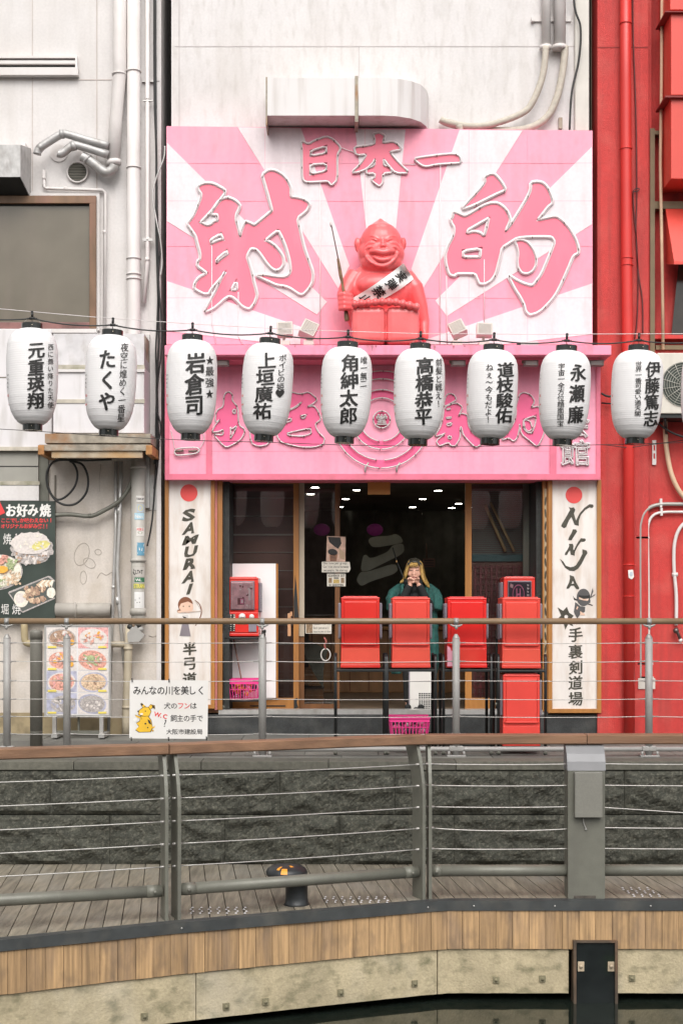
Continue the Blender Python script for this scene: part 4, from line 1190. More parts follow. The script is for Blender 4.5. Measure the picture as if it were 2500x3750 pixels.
lamps = []
for i, (q, lab) in enumerate(((812, 'slim grey floodlight under the awning above the twin red character'), (1215, 'slim grey floodlight under the awning at the near edge of the target rings'), (1678, 'slim grey floodlight under the awning between the exclamation lantern and the wavy-mark lantern'), (1944, 'slim grey floodlight under the awning between the wavy-mark lantern and the ninja-board lantern'), (2184, 'slim grey floodlight under the outer end of the awning by the red wall'))):
    t = thing('strip_floodlight', lab, 'floodlight', P(q, 1335, -.42), 'strip floodlights under the awning')
    b = MB(); b.px(q - 26, 1317, q + 26, 1338, -.44, .09, 0, .004); b.build('housing', M('lamp_grey', (.26, .24, .22), .5, var=.1), t)
    b = MB(); b.px(q - 20, 1321, q + 20, 1336, -.446, .006, 0); b.build('lens', M('lamp_lens', (.42, .40, .37), .25), t)
    b = MB(); b.px(q - 34, 1308, q - 26, 1330, -.43, .02); b.build('bracket', m_rust, t)
# ---- upright boards
def board(name, lab, x0, x1, y0, y1, w0):
    t = thing(name, lab, 'sign', P((x0 + x1) / 2, y1, -.06))
    b = MB(); b.px(x0 + w0, y0 + 2, x1 - w0, y1 - w0, -.045, .035)
    b.build('panel', m_board, t)
    for r in ((x0, y0, x0 + w0, y1), (x1 - w0, y0, x1, y1), (x0 + w0, y1 - w0, x1 - w0, y1)):
        b = MB(); b.px(*r, -.07, .065, 0, .002); b.build('frame_bar', m_wood, t)
    return t
fb = lambda x, y: P(x, y, -.0475)
sam = board('hanging_board', 'tall whitewashed board with vertical samurai lettering and a small painted archer', 604, 786, 1757, 2595, 14)
b = MB(); b.poly([eloop(692, 1805, 31.5, 31.5, 40)], fb); b.build('red_disc', m_reddisc, sam)
b = MB()
for ch, cx, cy, h, a in (('S', 692, 1886, 46, .05), ('A', 695, 1934, 44, -.05), ('M', 698, 1977, 34, 0), ('U', 697, 2020, 42, .03), ('R', 699, 2064, 42, 0), ('A', 694, 2112, 44, -.04), ('I', 695, 2157, 40, 0)):
    vs, fs = glyph(ch, .045)
    x0, x1 = min(v[0] for v in vs), max(v[0] for v in vs); y0, y1 = min(v[1] for v in vs), max(v[1] for v in vs)
    wd = {'I': 13, 'M': 50}.get(ch, 46)
    b.add([fb(cx + (v[0] - (x0 + x1) / 2) / (x1 - x0) * wd + (v[1] - .35) * 14 + 3 * math.sin(v[1] * 9), cy - (v[1] - (y0 + y1) / 2) / (y1 - y0) * h - (v[0] - (x0 + x1) / 2) * 9) for v in vs], fs)
b.build('lettering', m_inkbrown, sam)
b = MB()
for ch, y in (('半', 2376), ('弓', 2430), ('道', 2486)): put_glyph(b, ch, 695, y, 52, 50, fb, .035, 0, .08)
b.build('lettering', m_inkbrown, sam)
b = MB()
def art(loops, mi, lift=0): b.poly(loops, lambda x, y: fb(x, y) - Vector((0, .0006 * lift, 0)), 0, mi)
zz = lambda l: [(x * .5102, 1700 + y * .5102) for x, y in l]
art([zz(eloop(1332, 1010, 54, 58, 20))], 0, 1); art([zz(eloop(1285, 1055, 14, 12, 10))], 0, 1)
art([zz([(1285, 1030), (1300, 1000), (1350, 985), (1385, 1005), (1388, 1040), (1360, 1068), (1310, 1065)])], 1, 2)
art([zz(eloop(1317, 1020, 4, 6, 8))], 4, 3); art([zz(eloop(1360, 1020, 4, 6, 8))], 4, 3)
art([zz([(1310, 1085), (1350, 1080), (1360, 1150), (1305, 1150)])], 2, 1)
art([zz([(1308, 1142), (1352, 1142), (1370, 1235), (1290, 1232)])], 3, 2); art([zz([(1310, 1090), (1340, 1100), (1325, 1112)])], 4, 3)
art([zz([(1275, 1052), (1330, 1050), (1400, 1052), (1400, 1060), (1330, 1066), (1278, 1068)])], 1, 3)
for i, (p_, q) in enumerate(zip(*(lambda l: (l, l[1:]))(spline([(1400, 975), (1432, 1005), (1446, 1050), (1440, 1090), (1420, 1130), (1402, 1160)], 5)))):
    art([zz([(p_[0] - 3, p_[1]), (q[0] - 3, q[1]), (q[0] + 4, q[1]), (p_[0] + 4, p_[1])])], 0, 3)
art([zz([(1300, 1060), (1456, 1052), (1456, 1057), (1300, 1065)])], 5, 4); art([zz([(1403, 977), (1452, 1054), (1450, 1056), (1400, 980)])], 5, 2)
b.build('painted_archer', [M('brown_hair_paint', (.20, .07, .03)), M('skin_paint', (.72, .48, .36)), M('tunic_paint', (.62, .58, .55)), M('skirt_paint', (.22, .19, .21)), m_ink, M('pale_arrow', (.5, .42, .36))], sam)
nin = board('hanging_board', 'tall whitewashed board with slanting ninja lettering, a painted ninja and a throwing star', 2006, 2200, 1757, 2611, 15)
z6 = lambda l: [(1900 + x * .2594, 1740 + y * .2594) for x, y in l]
b = MB(); b.poly([eloop(2100, 1813, 30.6, 30.6, 40)], fb); b.build('red_disc', m_reddisc, nin)
b = MB()
N1 = [(700, 450), (730, 462), (770, 455), (790, 490), (770, 540), (800, 640), (850, 540), (920, 460), (990, 410), (1040, 415), (1048, 440), (1030, 465), (990, 455), (930, 490), (870, 560), (840, 640), (838, 715), (780, 700), (755, 640), (735, 590), (700, 640), (660, 735), (630, 748), (590, 720), (600, 690), (650, 610), (700, 520), (718, 490)]
N2 = [(700, 970), (755, 970), (765, 1000), (760, 1040), (770, 1060), (790, 1020), (820, 960), (870, 890), (930, 895), (940, 920), (915, 940), (870, 940), (820, 1010), (785, 1080), (780, 1138), (725, 1120), (715, 1060), (690, 1090), (670, 1130), (640, 1125), (645, 1100), (680, 1050), (705, 1000)]
for l in ([N1], [[(755, 765), (800, 765), (815, 795), (780, 850), (735, 920), (690, 915), (700, 880), (740, 810)]], [N2],
          [[(890, 1045), (950, 1065), (962, 1100), (930, 1150), (880, 1250), (830, 1320), (770, 1355), (710, 1350), (650, 1310), (610, 1250), (572, 1178), (620, 1220), (660, 1280), (720, 1300), (770, 1290), (800, 1270), (850, 1190), (890, 1110)]],
          [[(710, 1412), (770, 1430), (800, 1510), (845, 1590), (840, 1612), (800, 1605), (770, 1560), (730, 1560), (700, 1600), (665, 1605), (670, 1580), (700, 1520), (715, 1460)], [(755, 1490), (775, 1530), (735, 1535)]]):
    b.poly([z6(q) for q in l], fb)
b.build('lettering', m_inkbrown, nin)
b = MB()
for ch, y in (('手', 2324), ('裏', 2386), ('剣', 2444), ('道', 2500), ('場', 2559)): put_glyph(b, ch, 2106, y, 54, 54, fb, .025, 0, .06)
b.build('lettering', m_inkbrown, nin)
b = MB()
art([z6([(540, 1865), (618, 1915), (672, 1858), (702, 1940), (768, 1985), (715, 2050), (765, 2135), (690, 2100), (650, 2182), (625, 2090), (530, 2040), (590, 1980)]), z6(eloop(662, 1998, 27, 27, 16))], 0, 1)
art([z6([(755, 1700), (785, 1740), (1040, 1835), (1030, 1845), (775, 1760)])], 3, 1)
art([z6([(790, 1790), (860, 1850), (930, 1860), (925, 1930), (860, 1960), (830, 2010), (815, 2020), (780, 1960), (770, 1925)])], 1, 2)
art([z6([(960, 1790), (1005, 1760), (1000, 1800), (940, 1820)])], 1, 2)
art([z6(eloop(905, 1725, 95, 122, 24))], 1, 3)
art([z6([(838, 1690), (870, 1700), (965, 1700), (995, 1690), (990, 1770), (905, 1760), (838, 1740)])], 3, 4)
art([z6([(840, 1722), (905, 1748), (985, 1742), (965, 1775), (905, 1768), (842, 1752)])], 2, 5); art([z6([(855, 1738), (900, 1752), (890, 1757), (860, 1750)])], 4, 6); art([z6([(940, 1752), (975, 1744), (965, 1760)])], 4, 6)
art([z6([(1000, 1720), (1035, 1590), (1045, 1640), (1010, 1725)])], 1, 2); art([z6([(1000, 1725), (1080, 1672), (1060, 1700), (1005, 1735)])], 1, 2)
art([z6([(858, 1920), (925, 1960), (925, 1980), (860, 1975)])], 2, 4); art([z6([(815, 1850), (835, 1860), (815, 1900), (802, 1890)])], 2, 4)
b.build('painted_ninja', [m_inkbrown, M('ninja_grey', (.085, .08, .08)), M('skin_paint', (1, 1, 1)), m_ink, M('eye_white', (.7, .7, .68))], nin)
# ---- river sign tied to the upper railing
RY = -2.0
rs = thing('river_sign', 'white sign with a yellow dog tied to the upper railing', 'sign', P(619, 2705, RY - .04))
fr_ = lambda x, y: P(x, y, RY - .0445)
b = MB(); b.ppoly([[(480, 2490), (760, 2492), (763, 2497), (760, 2700), (755, 2706), (478, 2704), (474, 2699), (476, 2494)]], RY - .043, .003)
b.build('plate', m_plate, rs)
b = MB()
htext(b, 'みんなの川を美しく', 488, 750, 2529, 31, fr_, .014)
htext(b, '犬の', 601, 650, 2585, 23, fr_, .008); htext(b, 'は', 697, 722, 2585, 23, fr_, .008)
htext(b, '飼主の手で', 624, 744, 2631, 24, fr_, .008); htext(b, '大阪市建設局', 609, 742, 2680, 19, fr_, .008)
htext(b, '?', 594, 612, 2648, 28, fr_, .01, 0, .2)
b.build('lettering', m_ink, rs)
b = MB(); htext(b, 'フン', 650, 698, 2585, 23, fr_, .012); htext(b, 'W.C', 568, 610, 2614, 17, lambda x, y: fr_(x, y + (x - 568) * .25), .03, 0, .25)
b.build('red_lettering', M('sign_red', (.72, .05, .05)), rs)
b = MB()
zr = lambda l: [(x * .5102, 1700 + y * .5102) for x, y in l]
def dog(l, mi, lift=1): b.poly([zr(l)], lambda x, y: fr_(x, y) - Vector((0, .0005 * lift, 0)), 0, mi)
def dog_o(l, mi, lift=2):
    c = (sum(p_[0] for p_ in l) / len(l), sum(p_[1] for p_ in l) / len(l))
    dog([(c[0] + (x - c[0]) * 1.0 + (3 if x > c[0] else -3), y + (3 if y > c[1] else -3)) for x, y in l], 1, lift - .5); dog(l, mi, lift)
dog_o([(1010, 1810), (1060, 1805), (1085, 1840), (1095, 1890), (1080, 1920), (1000, 1922), (975, 1905), (1000, 1880), (980, 1860), (1005, 1845)], 0, 2)
dog_o([(1000, 1770), (1030, 1745), (1065, 1745), (1085, 1775), (1070, 1805), (1030, 1808), (995, 1795)], 0, 4)
dog_o([(1030, 1745), (1010, 1725), (1020, 1715), (1045, 1735)], 0, 3); dog_o([(1065, 1745), (1085, 1725), (1110, 1735), (1112, 1755), (1095, 1745), (1080, 1760)], 0, 3)
dog([(1088, 1728), (1108, 1736), (1112, 1756), (1098, 1748)], 1, 6); dog([(1012, 1724), (1022, 1716), (1030, 1722), (1018, 1738)], 1, 6)
dog(eloop(1045, 1772, 4, 5, 10), 1, 6); dog(eloop(993, 1773, 6, 5, 10), 1, 6); dog([(1005, 1790), (1025, 1785), (1028, 1797), (1012, 1800)], 2, 6)
dog_o([(972, 1800), (1010, 1815), (1020, 1830), (980, 1815)], 0, 3); dog([(1060, 1830), (1078, 1840), (1090, 1870), (1070, 1860)], 1, 6)
dog(eloop(1045, 1862, 7, 6, 10), 1, 6); dog(eloop(1062, 1890, 5, 5, 10), 1, 6); dog([(1095, 1890), (1113, 1875), (1110, 1890), (1096, 1898)], 0, 3)
dog([(955, 1830), (985, 1815), (988, 1840), (970, 1852)], 2, 2); dog(eloop(1098, 1912, 8, 7, 8), 3, 3)
b.build('dog_picture', [M('dog_yellow', (.80, .48, .03)), m_ink, M('sign_white', (.8, .78, .75)), M('dog_brown', (.6, .36, .05))], rs)
for x, y in ((484, 2490), (619, 2492), (481, 2706), (617, 2706), (756, 2704)):
    b = MB(); b.ptube([(x, y - 7), (x + 1, y + 7)], RY - .05, 2.2, 6); b.build('cable_tie', m_black, rs)

# ================================================================ STATUE
SYc = -.37
sx = lambda x, y, dy=0: P(1180 + x * .2679, 780 + y * .2679, SYc + dy)
ks = .2679 * S(SYc)
b = MB()
def E_(x, y, rx, ry, rz, dy=0, rot=None): b.ell(sx(x, y, dy), (rx * ks, rz * ks, ry * ks), 20, 14, 0, rot)
def T_(pts, rs_, n=12): b.tube([sx(*p_) for p_ in pts], [r * ks for r in rs_], n)
E_(800, 410, 285, 275, 240); E_(803, 560, 322, 250, 255); E_(803, 680, 290, 185, 245, -.01)
T_([(795, 200, 0), (795, 150, 0), (795, 110, 0), (795, 68, 0)], [190, 110, 52, 6], 16)
E_(478, 420, 46, 90, 50, .02); E_(1108, 420, 40, 90, 50, .02); E_(478, 500, 30, 40, 30, .02)
E_(810, 1060, 440, 330, 250, .03); E_(810, 1350, 500, 440, 220, .08); E_(800, 830, 360, 160, 200, .05)
E_(800, 990, 330, 160, 170, -.07)
T_([(470, 850, .05), (370, 1000, .02), (300, 1130, -.05), (295, 1230, -.10)], [140, 135, 105, 88]); 
T_([(1130, 870, .05), (1260, 1030, .02), (1330, 1250, .02), (1380, 1500, .03), (1385, 1640, .0)], [130, 125, 105, 85, 70])
E_(1390, 1670, 62, 95, 80)
E_(300, 1215, 82, 135, 85, -.11)
for k in range(4): T_([(225, 1125 + 62 * k, -.14), (300, 1110 + 62 * k, -.185), (385, 1125 + 60 * k, -.15), (405, 1135 + 58 * k, -.10)], [36, 40, 38, 34], 10)
torso = bvh(blob(b, .018, 3))
for k in range(10):
    x = 440 + k * 94
    y = 1250 - 34 * math.sin(math.pi * (k + .5) / 10) + (k > 6) * (k - 6) * 14
    E_(x, y, 48, 60, 66, -.228)
body0 = blob(b, .009, 3)
# the two upright soles
b = MB()
for x0, x1 in ((398, 862), (876, 1322)):
    a_, c_ = sx(x0, 1790, -.20), sx(x1, 1275, -.20)
    b.bbox(a_.x, c_.x, SYc - .215, SYc + .06, a_.z, c_.z, .05)
for q in body0.v: pass
b.add(body0.v, body0.f, 0, .5, True)
# face: brows, eyelids, nose, smile laid on the head surface
tree = bvh(body0)
def on(x, y, lift=0., tr=None):
    p_ = sx(x, y, -1.0)
    dr_ = (sx(x, y, 0) - p_).normalized()
    h = (tr or tree).ray_cast(p_, dr_)[0]
    return (h if h else sx(x, y, -.2)) - dr_ * lift * ks
def ridge(pts, rs_, lift=0., n=10):
    q = spline([(*p_, r) for p_, r in zip(pts, rs_)], 6)
    b.tube([on(x, y, lift) for x, y, _ in q], [r * ks for _, _, r in q], n)
ridge([(640, 312), (700, 318), (770, 358)], [8, 13, 9], -2); ridge([(1005, 318), (940, 318), (862, 362)], [8, 13, 9], -2)
ridge([(675, 352), (715, 362), (752, 380)], [7, 11, 8], 2); ridge([(962, 346), (915, 360), (876, 380)], [7, 11, 8], 2)
ridge([(600, 455), (660, 415), (740, 412)], [20, 34, 18], -16); ridge([(1040, 455), (980, 415), (905, 412)], [20, 34, 18], -16)
b.ell(on(828, 447, 4), (50 * ks, 42 * ks, 32 * ks)); b.ell(on(783, 462, 0), (28 * ks, 24 * ks, 18 * ks)); b.ell(on(874, 460, 0), (28 * ks, 24 * ks, 18 * ks)); ridge([(825, 350), (826, 410)], [12, 26], 0)
ridge([(590, 520), (598, 585), (660, 665), (760, 715), (850, 718), (930, 680), (1005, 600), (1030, 530)], [20, 24, 26, 28, 28, 26, 24, 20], 10)
ridge([(596, 505), (625, 472), (690, 466), (750, 478)], [22, 22, 18, 12], 4); ridge([(1030, 508), (1008, 474), (960, 466), (905, 477)], [22, 22, 18, 12], 4)
E2 = [(650, 528), (740, 520), (825, 538), (910, 522), (990, 520)]
ridge(E2, [26, 44, 46, 44, 22], 14, 12)
ridge([(690, 592), (760, 630), (830, 642), (905, 625), (955, 590)], [14, 28, 32, 28, 14], 8, 12)
body = blob(b, .0066, 2)
stat = thing('statue', 'glossy red laughing seated statue with a white sash on the awning', 'statue', sx(860, 1800))
body.build('body', m_stat, stat)
tree = bvh(body)
# sash
A0, A1 = Vector((372, 1180)), Vector((1112, 672))
B0, B1 = Vector((670, 1250)), Vector((1256, 905))
def sash(u, v):
    c1 = A0.lerp(A1, u) + Vector((10, 16)) * math.sin(u * math.pi); c2 = B0.lerp(B1, u) + Vector((10, 30)) * math.sin(u * math.pi)
    return c1.lerp(c2, v)
b = MB()
nu, nv = 26, 8
vs = []
for i in range(nu + 1):
    for j in range(nv + 1):
        q = sash(i / nu, j / nv)
        vs.append(on(q.x, q.y, 22, torso))
fs = [(i * (nv + 1) + j, i * (nv + 1) + j + 1, (i + 1) * (nv + 1) + j + 1, (i + 1) * (nv + 1) + j) for i in range(nu) for j in range(nv)]
b.add(vs, fs, 0, .5, True)
m_sash = M('white_sash', (.80, .79, .77), .6, var=.03)
so_ = b.build('sash', m_sash, stat)
sm = so_.modifiers.new('s', 'SMOOTH'); sm.iterations = 3; sm.factor = .5
b = MB()
for ch, x, y, s_, a in (('実', 1078, 866, 128, 55), ('弾', 950, 975, 140, 55), ('禁', 772, 1078, 150, 55), ('止', 590, 1170, 130, 56)):
    put_glyph(b, ch, x, y, s_ / .9, s_ / .9, lambda x_, y_: on(x_, y_, 34, torso), .028, 0, .05, R(a), 0, 12)
# letters end where the toes begin
b.build('lettering', m_ink, so_)
# rifle in the raised hand
rifle = thing('rifle', 'toy rifle with worn wooden stock upright in the fist of the red statue', 'toy rifle', sx(335, 1480, -.1))
b = MB(); b.tube([sx(120, 150, -.1), sx(215, 622, -.1)], .0052, 8); b.build('barrel', M('gun_metal', (.05, .045, .04), .35, metal=.5), rifle)
b = MB(); b.tube([sx(112, 132, -.1), sx(122, 190, -.1)], .009, 10); b.build('muzzle', m_steelw, rifle)
b = MB(); q = spline([(213, 625, 16), (232, 740, 22), (250, 850, 24), (268, 930, 20), (280, 1010, 18), (292, 1065, 22), (312, 1200, 24), (322, 1340, 26), (330, 1420, 34), (336, 1478, 30)], 4)
b.tube([sx(x, y, -.115) for x, y, _ in q], [r * ks for _, _, r in q], 10)
b.build('stock', M('worn_gun_stock', (.17, .095, .045), .45, var=.4, scale=18, stain=[((.38, .27, .12), .8, 9, (1, 1, .5)), ((.05, .04, .03), .6, 14, (1, 1, 1))]), rifle)
# floodlights on the awning
def flood(x0, y0, x1, y1, tilt, lab):
    t = thing('floodlight', lab, 'floodlight', P((x0 + x1) / 2, 1262, -.42), 'floodlights standing on the awning')
    cx, cy = (x0 + x1) / 2, (y0 + y1) / 2
    m_fl = M('floodlight_cream', (.58, .52, .47), .5, var=.06)
    hw, hh = (x1 - x0) / 2 * S(-.42), (y1 - y0) / 2 * S(-.42)
    c = P(cx, cy, -.42)
    rot = Matrix.Rotation(R(tilt), 3, 'Y') @ Matrix.Rotation(R(-28 if abs(tilt) > 5 else -12), 3, 'X')
    b = MB(); b.bbox(-hw, hw, -.03, .06, -hh, hh, .008)
    b.v = [c + rot @ v for v in b.v]; b.build('housing', m_fl, t)
    b = MB()
    for k in range(9): b.box(-hw * .8, hw * .8, -.036, -.028, hh * (.72 - k * .18), hh * (.79 - k * .18))
    b.box(-hw * .86, hw * .86, -.0315, -.03, -hh * .9, hh * .85, 1)
    b.v = [c + rot @ v for v in b.v]; b.build('front_grille', [m_fl, M('floodlight_lens', (.46, .42, .38), .3)], t)
    b = MB()
    b.tube([c + Vector((0, .03, -hh * .6)), P(cx - 8, 1262, -.36)], .012, 8); b.px(cx - 20, 1246, cx + 18, 1263, -.44, .10, 0, .004)
    b.build('stand', m_fl, t)
flood(1014, 1180, 1072, 1232, -2, 'cream ribbed floodlight facing out beside the statue on the rifle side')
flood(1102, 1174, 1160, 1236, 24, 'cream floodlight tilted over next to the fist side of the statue')
flood(1646, 1174, 1702, 1232, -24, 'cream floodlight tilted over next to the elbow side of the statue')
flood(1744, 1184, 1802, 1232, 2, 'cream ribbed floodlight facing out under the big three-stroke character')
b = MB(); b.px(1905, 1251, 1970, 1263, -.40, .1, 0, .003); b.px(1893, 1254, 1906, 1262, -.41, .06, 1)
solo(b, 'junction_box', [m_steelw, m_black], 'small grey metal box lying on the awning beneath the lantern wire', 'junction box')
# ================================================================ LANTERNS
LY = -4.6
kl = S(LY)
LN = [  # top (x, y), bottom (x, y) in the photograph, columns of writing, label
 ((119, 1186), (120, 1577), [('元重瑛翔', 135, 1253, 1498, 58, 131, .035), ('西に舞い降りた天使', 187, 1258, 1496, 20, 186, .01)], 'white paper lantern hanging in front of the sill of the olive window'),
 ((413, 1210), (398, 1596), [('たくや', 395, 1276, 1508, 60, 390, .035), ('夜空に煌めく一番星', 458, 1256, 1546, 27, 443, .012)], 'white paper lantern with three large hiragana, in front of the white equipment box'),
 ((705, 1228), (698, 1611), [('岩倉司', 717, 1291, 1524, 68, 710, .035), ('★最強★', 769, 1298, 1462, 30, 768, .015)], 'white paper lantern marked with two black stars'),
 ((989, 1240), (965, 1616), [('上垣廣祐', 980, 1288, 1536, 64, 957, .03), ('ボイビの姫♥', 1037, 1297, 1455, 27, 1024, .012)], 'white paper lantern marked with a small black heart'),
 ((1273, 1254), (1260, 1623), [('角紳太郎', 1281, 1297, 1554, 64, 1275, .03), ('唯一無二', 1333, 1305, 1420, 24, 1330, .01)], 'white paper lantern below the rifle of the statue, four small characters in its corner'),
 ((1539, 1260), (1528, 1630), [('高橋恭平', 1556, 1308, 1558, 62, 1549, .035), ('前髪と戦え！', 1607, 1312, 1494, 24, 1605, .012)], 'white paper lantern overlapping the target rings, its small column ending in an exclamation mark'),
 ((1807, 1264), (1792, 1628), [('道枝駿佑', 1852, 1326, 1550, 58, 1842, .035), ('ねぇ〜今もだよ！', 1792, 1332, 1550, 26, 1786, .015)], 'white paper lantern with a wavy dash in its slim column'),
 ((2073, 1267), (2057, 1632), [('永瀬廉', 2118, 1326, 1556, 54, 2104, .035), ('宇宙一全方位顔面国宝', 2055, 1330, 1562, 24, 2050, .012)], 'white paper lantern hanging directly above the ninja board'),
 ((2337, 1266), (2322, 1627), [('伊藤篤志', 2391, 1322, 1562, 52, 2380, .03), ('世界一番可愛い通天閣', 2337, 1322, 1525, 23, 2333, .012)], 'white paper lantern in front of the red drainpipe beside the fan unit'),
 ((2592, 1264), (2580, 1624), [], 'white paper lantern cut off by the picture edge in front of the fan unit')]
PROF = [(0, 40), (.010, 53), (.03, 65), (.06, 75), (.105, 84), (.16, 89.5), (.25, 92.5), (.38, 93.5), (.5, 93), (.62, 91.5), (.72, 88.5), (.80, 84), (.87, 76.5), (.93, 66), (.975, 53), (1, 39)]
def prof(t):
    for (a, ra), (c, rc) in zip(PROF, PROF[1:]):
        if t <= c: return ra + (rc - ra) * (t - a) / (c - a)
    return PROF[-1][1]
HB, HT = 34, 21            # cap heights in picture units
def lantern_body(total):
    L_ = total - HT - 22
    b = MB()
    n = 43
    pr = []
    for i in range(n * 4 + 1):
        t = i / (n * 4)
        r = prof(t) + .42 * abs(math.sin(math.pi * t * n)) - .4
        pr.append((r * kl, (22 + L_ * (1 - t)) * kl))
    b.lathe(pr[::-1], n=40)
    return b, L_
body_me = None
for i, (tp, bt, cols, lab) in enumerate(LN):
    hgt = bt[1] - tp[1]
    base = P(bt[0], bt[1], LY)
    t = thing('paper_lantern', lab, 'lantern', (0, 0, 0), 'white paper lanterns on the wire')
    WPOS[t.name] = Vector()
    bm_, L_ = lantern_body(hgt)
    body_o = bm_.build('paper_body', m_rib, t)
    b = MB(); b.lathe([(34 * kl, (hgt - 23) * kl), (38.5 * kl, (hgt - 21) * kl), (38.5 * kl, hgt * kl), (35 * kl, hgt * kl), (34 * kl, (hgt - 6) * kl)], n=28, smooth=False)
    b.ell((8 * kl, -38.6 * kl, (hgt - 10) * kl), (.003,) * 3, 6, 4, 1)
    b.build('top_cap', [m_cap_b, M('brass_pin', (.7, .6, .45), .3, metal=.6)], t)
    b = MB(); b.lathe([(36 * kl, 0), (36 * kl, 25 * kl), (33 * kl, 26 * kl)], n=28, smooth=False); b.ell((4 * kl, -36 * kl, 14 * kl), (.0025,) * 3, 6, 4, 1)
    b.build('bottom_cap', [m_cap_b, M('brass_pin', (1, 1, 1))], t)
    al = math.atan2(tp[0] - bt[0], hgt)
    def fn(x, y, lift=.0022):
        ly = -.15
        for _ in range(5):
            d = LY + ly - CY
            wx, wz = (x - CX) * d / F - base.x, EYE - (y - HY) * d / F - base.z
            lx, lz = wx * math.cos(al) - wz * math.sin(al), wx * math.sin(al) + wz * math.cos(al)
            tt = max(0., min(1., 1 - (lz / kl - 22) / L_))
            r = (prof(tt) + .4) * kl + lift
            u = max(-.985, min(.985, lx / r))
            ly = -r * math.sqrt(1 - u * u)
        return Vector((r * u, ly, lz))
    if cols:
        for s_, cx, y0, y1, wd, cx2, off in cols:
            b = MB(); vtext(b, s_, cx, y0, y1, wd, fn, off, 0, cx2, .07, 7)
            b.build('lettering', m_ink, t)
        b = MB()
        xe = (tp[0] + bt[0]) / 2 - 90
        vtext(b, 'いいとこ', xe + 1, 1366, 1424, 7, fn, .02, 0, xe, .0, 3)
        b.build('lettering', m_ink, t)
        b = MB(); vtext(b, 'ミナミ', xe + 1, 1432, 1532, 8, fn, .05, 0, xe, .0, 3)
        b.build('red_lettering', M('lantern_red', (.72, .03, .03)), t)
    # bulb holder, hook and wire loop
    b = MB()
    z = hgt * kl
    b.tube([(0, 0, z + 26 * kl), (0, 0, z + 42 * kl)], .008, 8); b.tube([(-18 * kl, 0, z + 20 * kl), (18 * kl, 0, z + 20 * kl)], [.004, .004], 8); b.tube([(-10 * kl, 0, z + 20 * kl), (10 * kl, 0, z + 20 * kl)], .0085, 8)
    b.ell((0, 0, z + 44 * kl), (.009, .009, .007))
    b.tube([(-2 * kl, 0, z + 14 * kl), (12 * kl, 0, z - 10 * kl)], .0018, 5); b.tube([(0, 0, z + 14 * kl), (-5 * kl, 0, z - 10 * kl)], .0018, 5)
    b.build('socket', m_black, t)
    b = MB(); b.tube([Vector(q) for q in spline([(-36 * kl, 0, z - 14 * kl), (-26 * kl, 0, z + 10 * kl), (0, 0, z + 24 * kl), (26 * kl, 0, z + 10 * kl), (36 * kl, 0, z - 14 * kl)], 4)], .0009, 4)
    b.build('wire_loop', m_cable, t)
    t.location = base
    t.rotation_euler = (0, al, 0)
# wires the lanterns hang from
b = MB()
pts = []
prev = (-200, 1160)
socks = [(tp[0], tp[1] - 20) for tp, _, _, _ in LN]
allp = [(-170, 1150)] + socks
for (x0, y0), (x1, y1) in zip(allp, allp[1:]):
    for k in range(8):
        u = k / 8
        pts.append((x0 + (x1 - x0) * u, y0 + (y1 - y0) * u + 12 * 4 * u * (1 - u)))
pts.append(socks[-1]); pts.append((2800, 1240))
b.ptube(pts, LY, 2.6, 6)
solo(b, 'power_cable', m_black, 'black power cable looping from lantern socket to lantern socket', 'cable')
b = MB(); b.ptube([(-200, 1118), (0, 1131), (330, 1160), (700, 1186), (1100, 1208), (1539, 1222), (2000, 1224), (2500, 1222), (2800, 1220)], LY, 1.3, 5)
solo(b, 'suspension_wire', M('pale_wire', (.62, .57, .56), .4, metal=.3), 'thin pale suspension wire running just above the lantern sockets', 'wire')
b = MB(); b.ptube([(-200, 1560), (120, 1578), (400, 1598), (700, 1613), (980, 1620), (1260, 1630), (1530, 1634), (1800, 1634), (2060, 1632), (2322, 1626), (2800, 1612)], LY, 1.3, 5)
solo(b, 'stay_wire', m_black, 'thin black wire tied along the bottoms of the lanterns', 'wire')

# ================================================================ RAILINGS
UY = -1.98
ur = thing('upper_railing', 'grey posted railing with brown tubular handrail and thin cables along the promenade edge', 'railing', (0, UY, 0))
b = MB(); b.tube([P(-400, 2275, UY), P(2900, 2275, UY)], 11.2 * S(UY), 14)
b.build('handrail', m_rail, ur)
POST = [-690, 27, 246, 961, 1669, 2374, 3080]
uz = [Z(y, UY) for y in (2354, 2422, 2493, 2560, 2624, 2688)]
for k, z in enumerate(uz):
    b = MB()
    pts = []
    for p0, p1 in zip(POST, POST[1:]):
        if p0 == -690: pts.append((X(p0, UY), UY, z)); continue
        for i in range(6):
            u = i / 6
            sag = (.004 + .002 * ((k * 7 + int(p0)) % 3)) * 4 * u * (1 - u) * (1 if p1 - p0 > 300 else .2)
            pts.append((X(p0 + (p1 - p0) * u, UY), UY, z - sag))
    pts.append((X(3080, UY), UY, z))
    b.tube(pts, .0029, 6)
    b.build('cable', m_cable, ur)
b = MB(); b.tube([P(455, 2743, UY), P(2900, 2743, UY)], 9 * S(UY), 12); 
b.build('bottom_tube', m_post, ur)
b = MB(); b.tube([P(-400, 2750, UY), P(210, 2750, UY)], 9 * S(UY), 12); b.build('bottom_tube', m_post, ur)
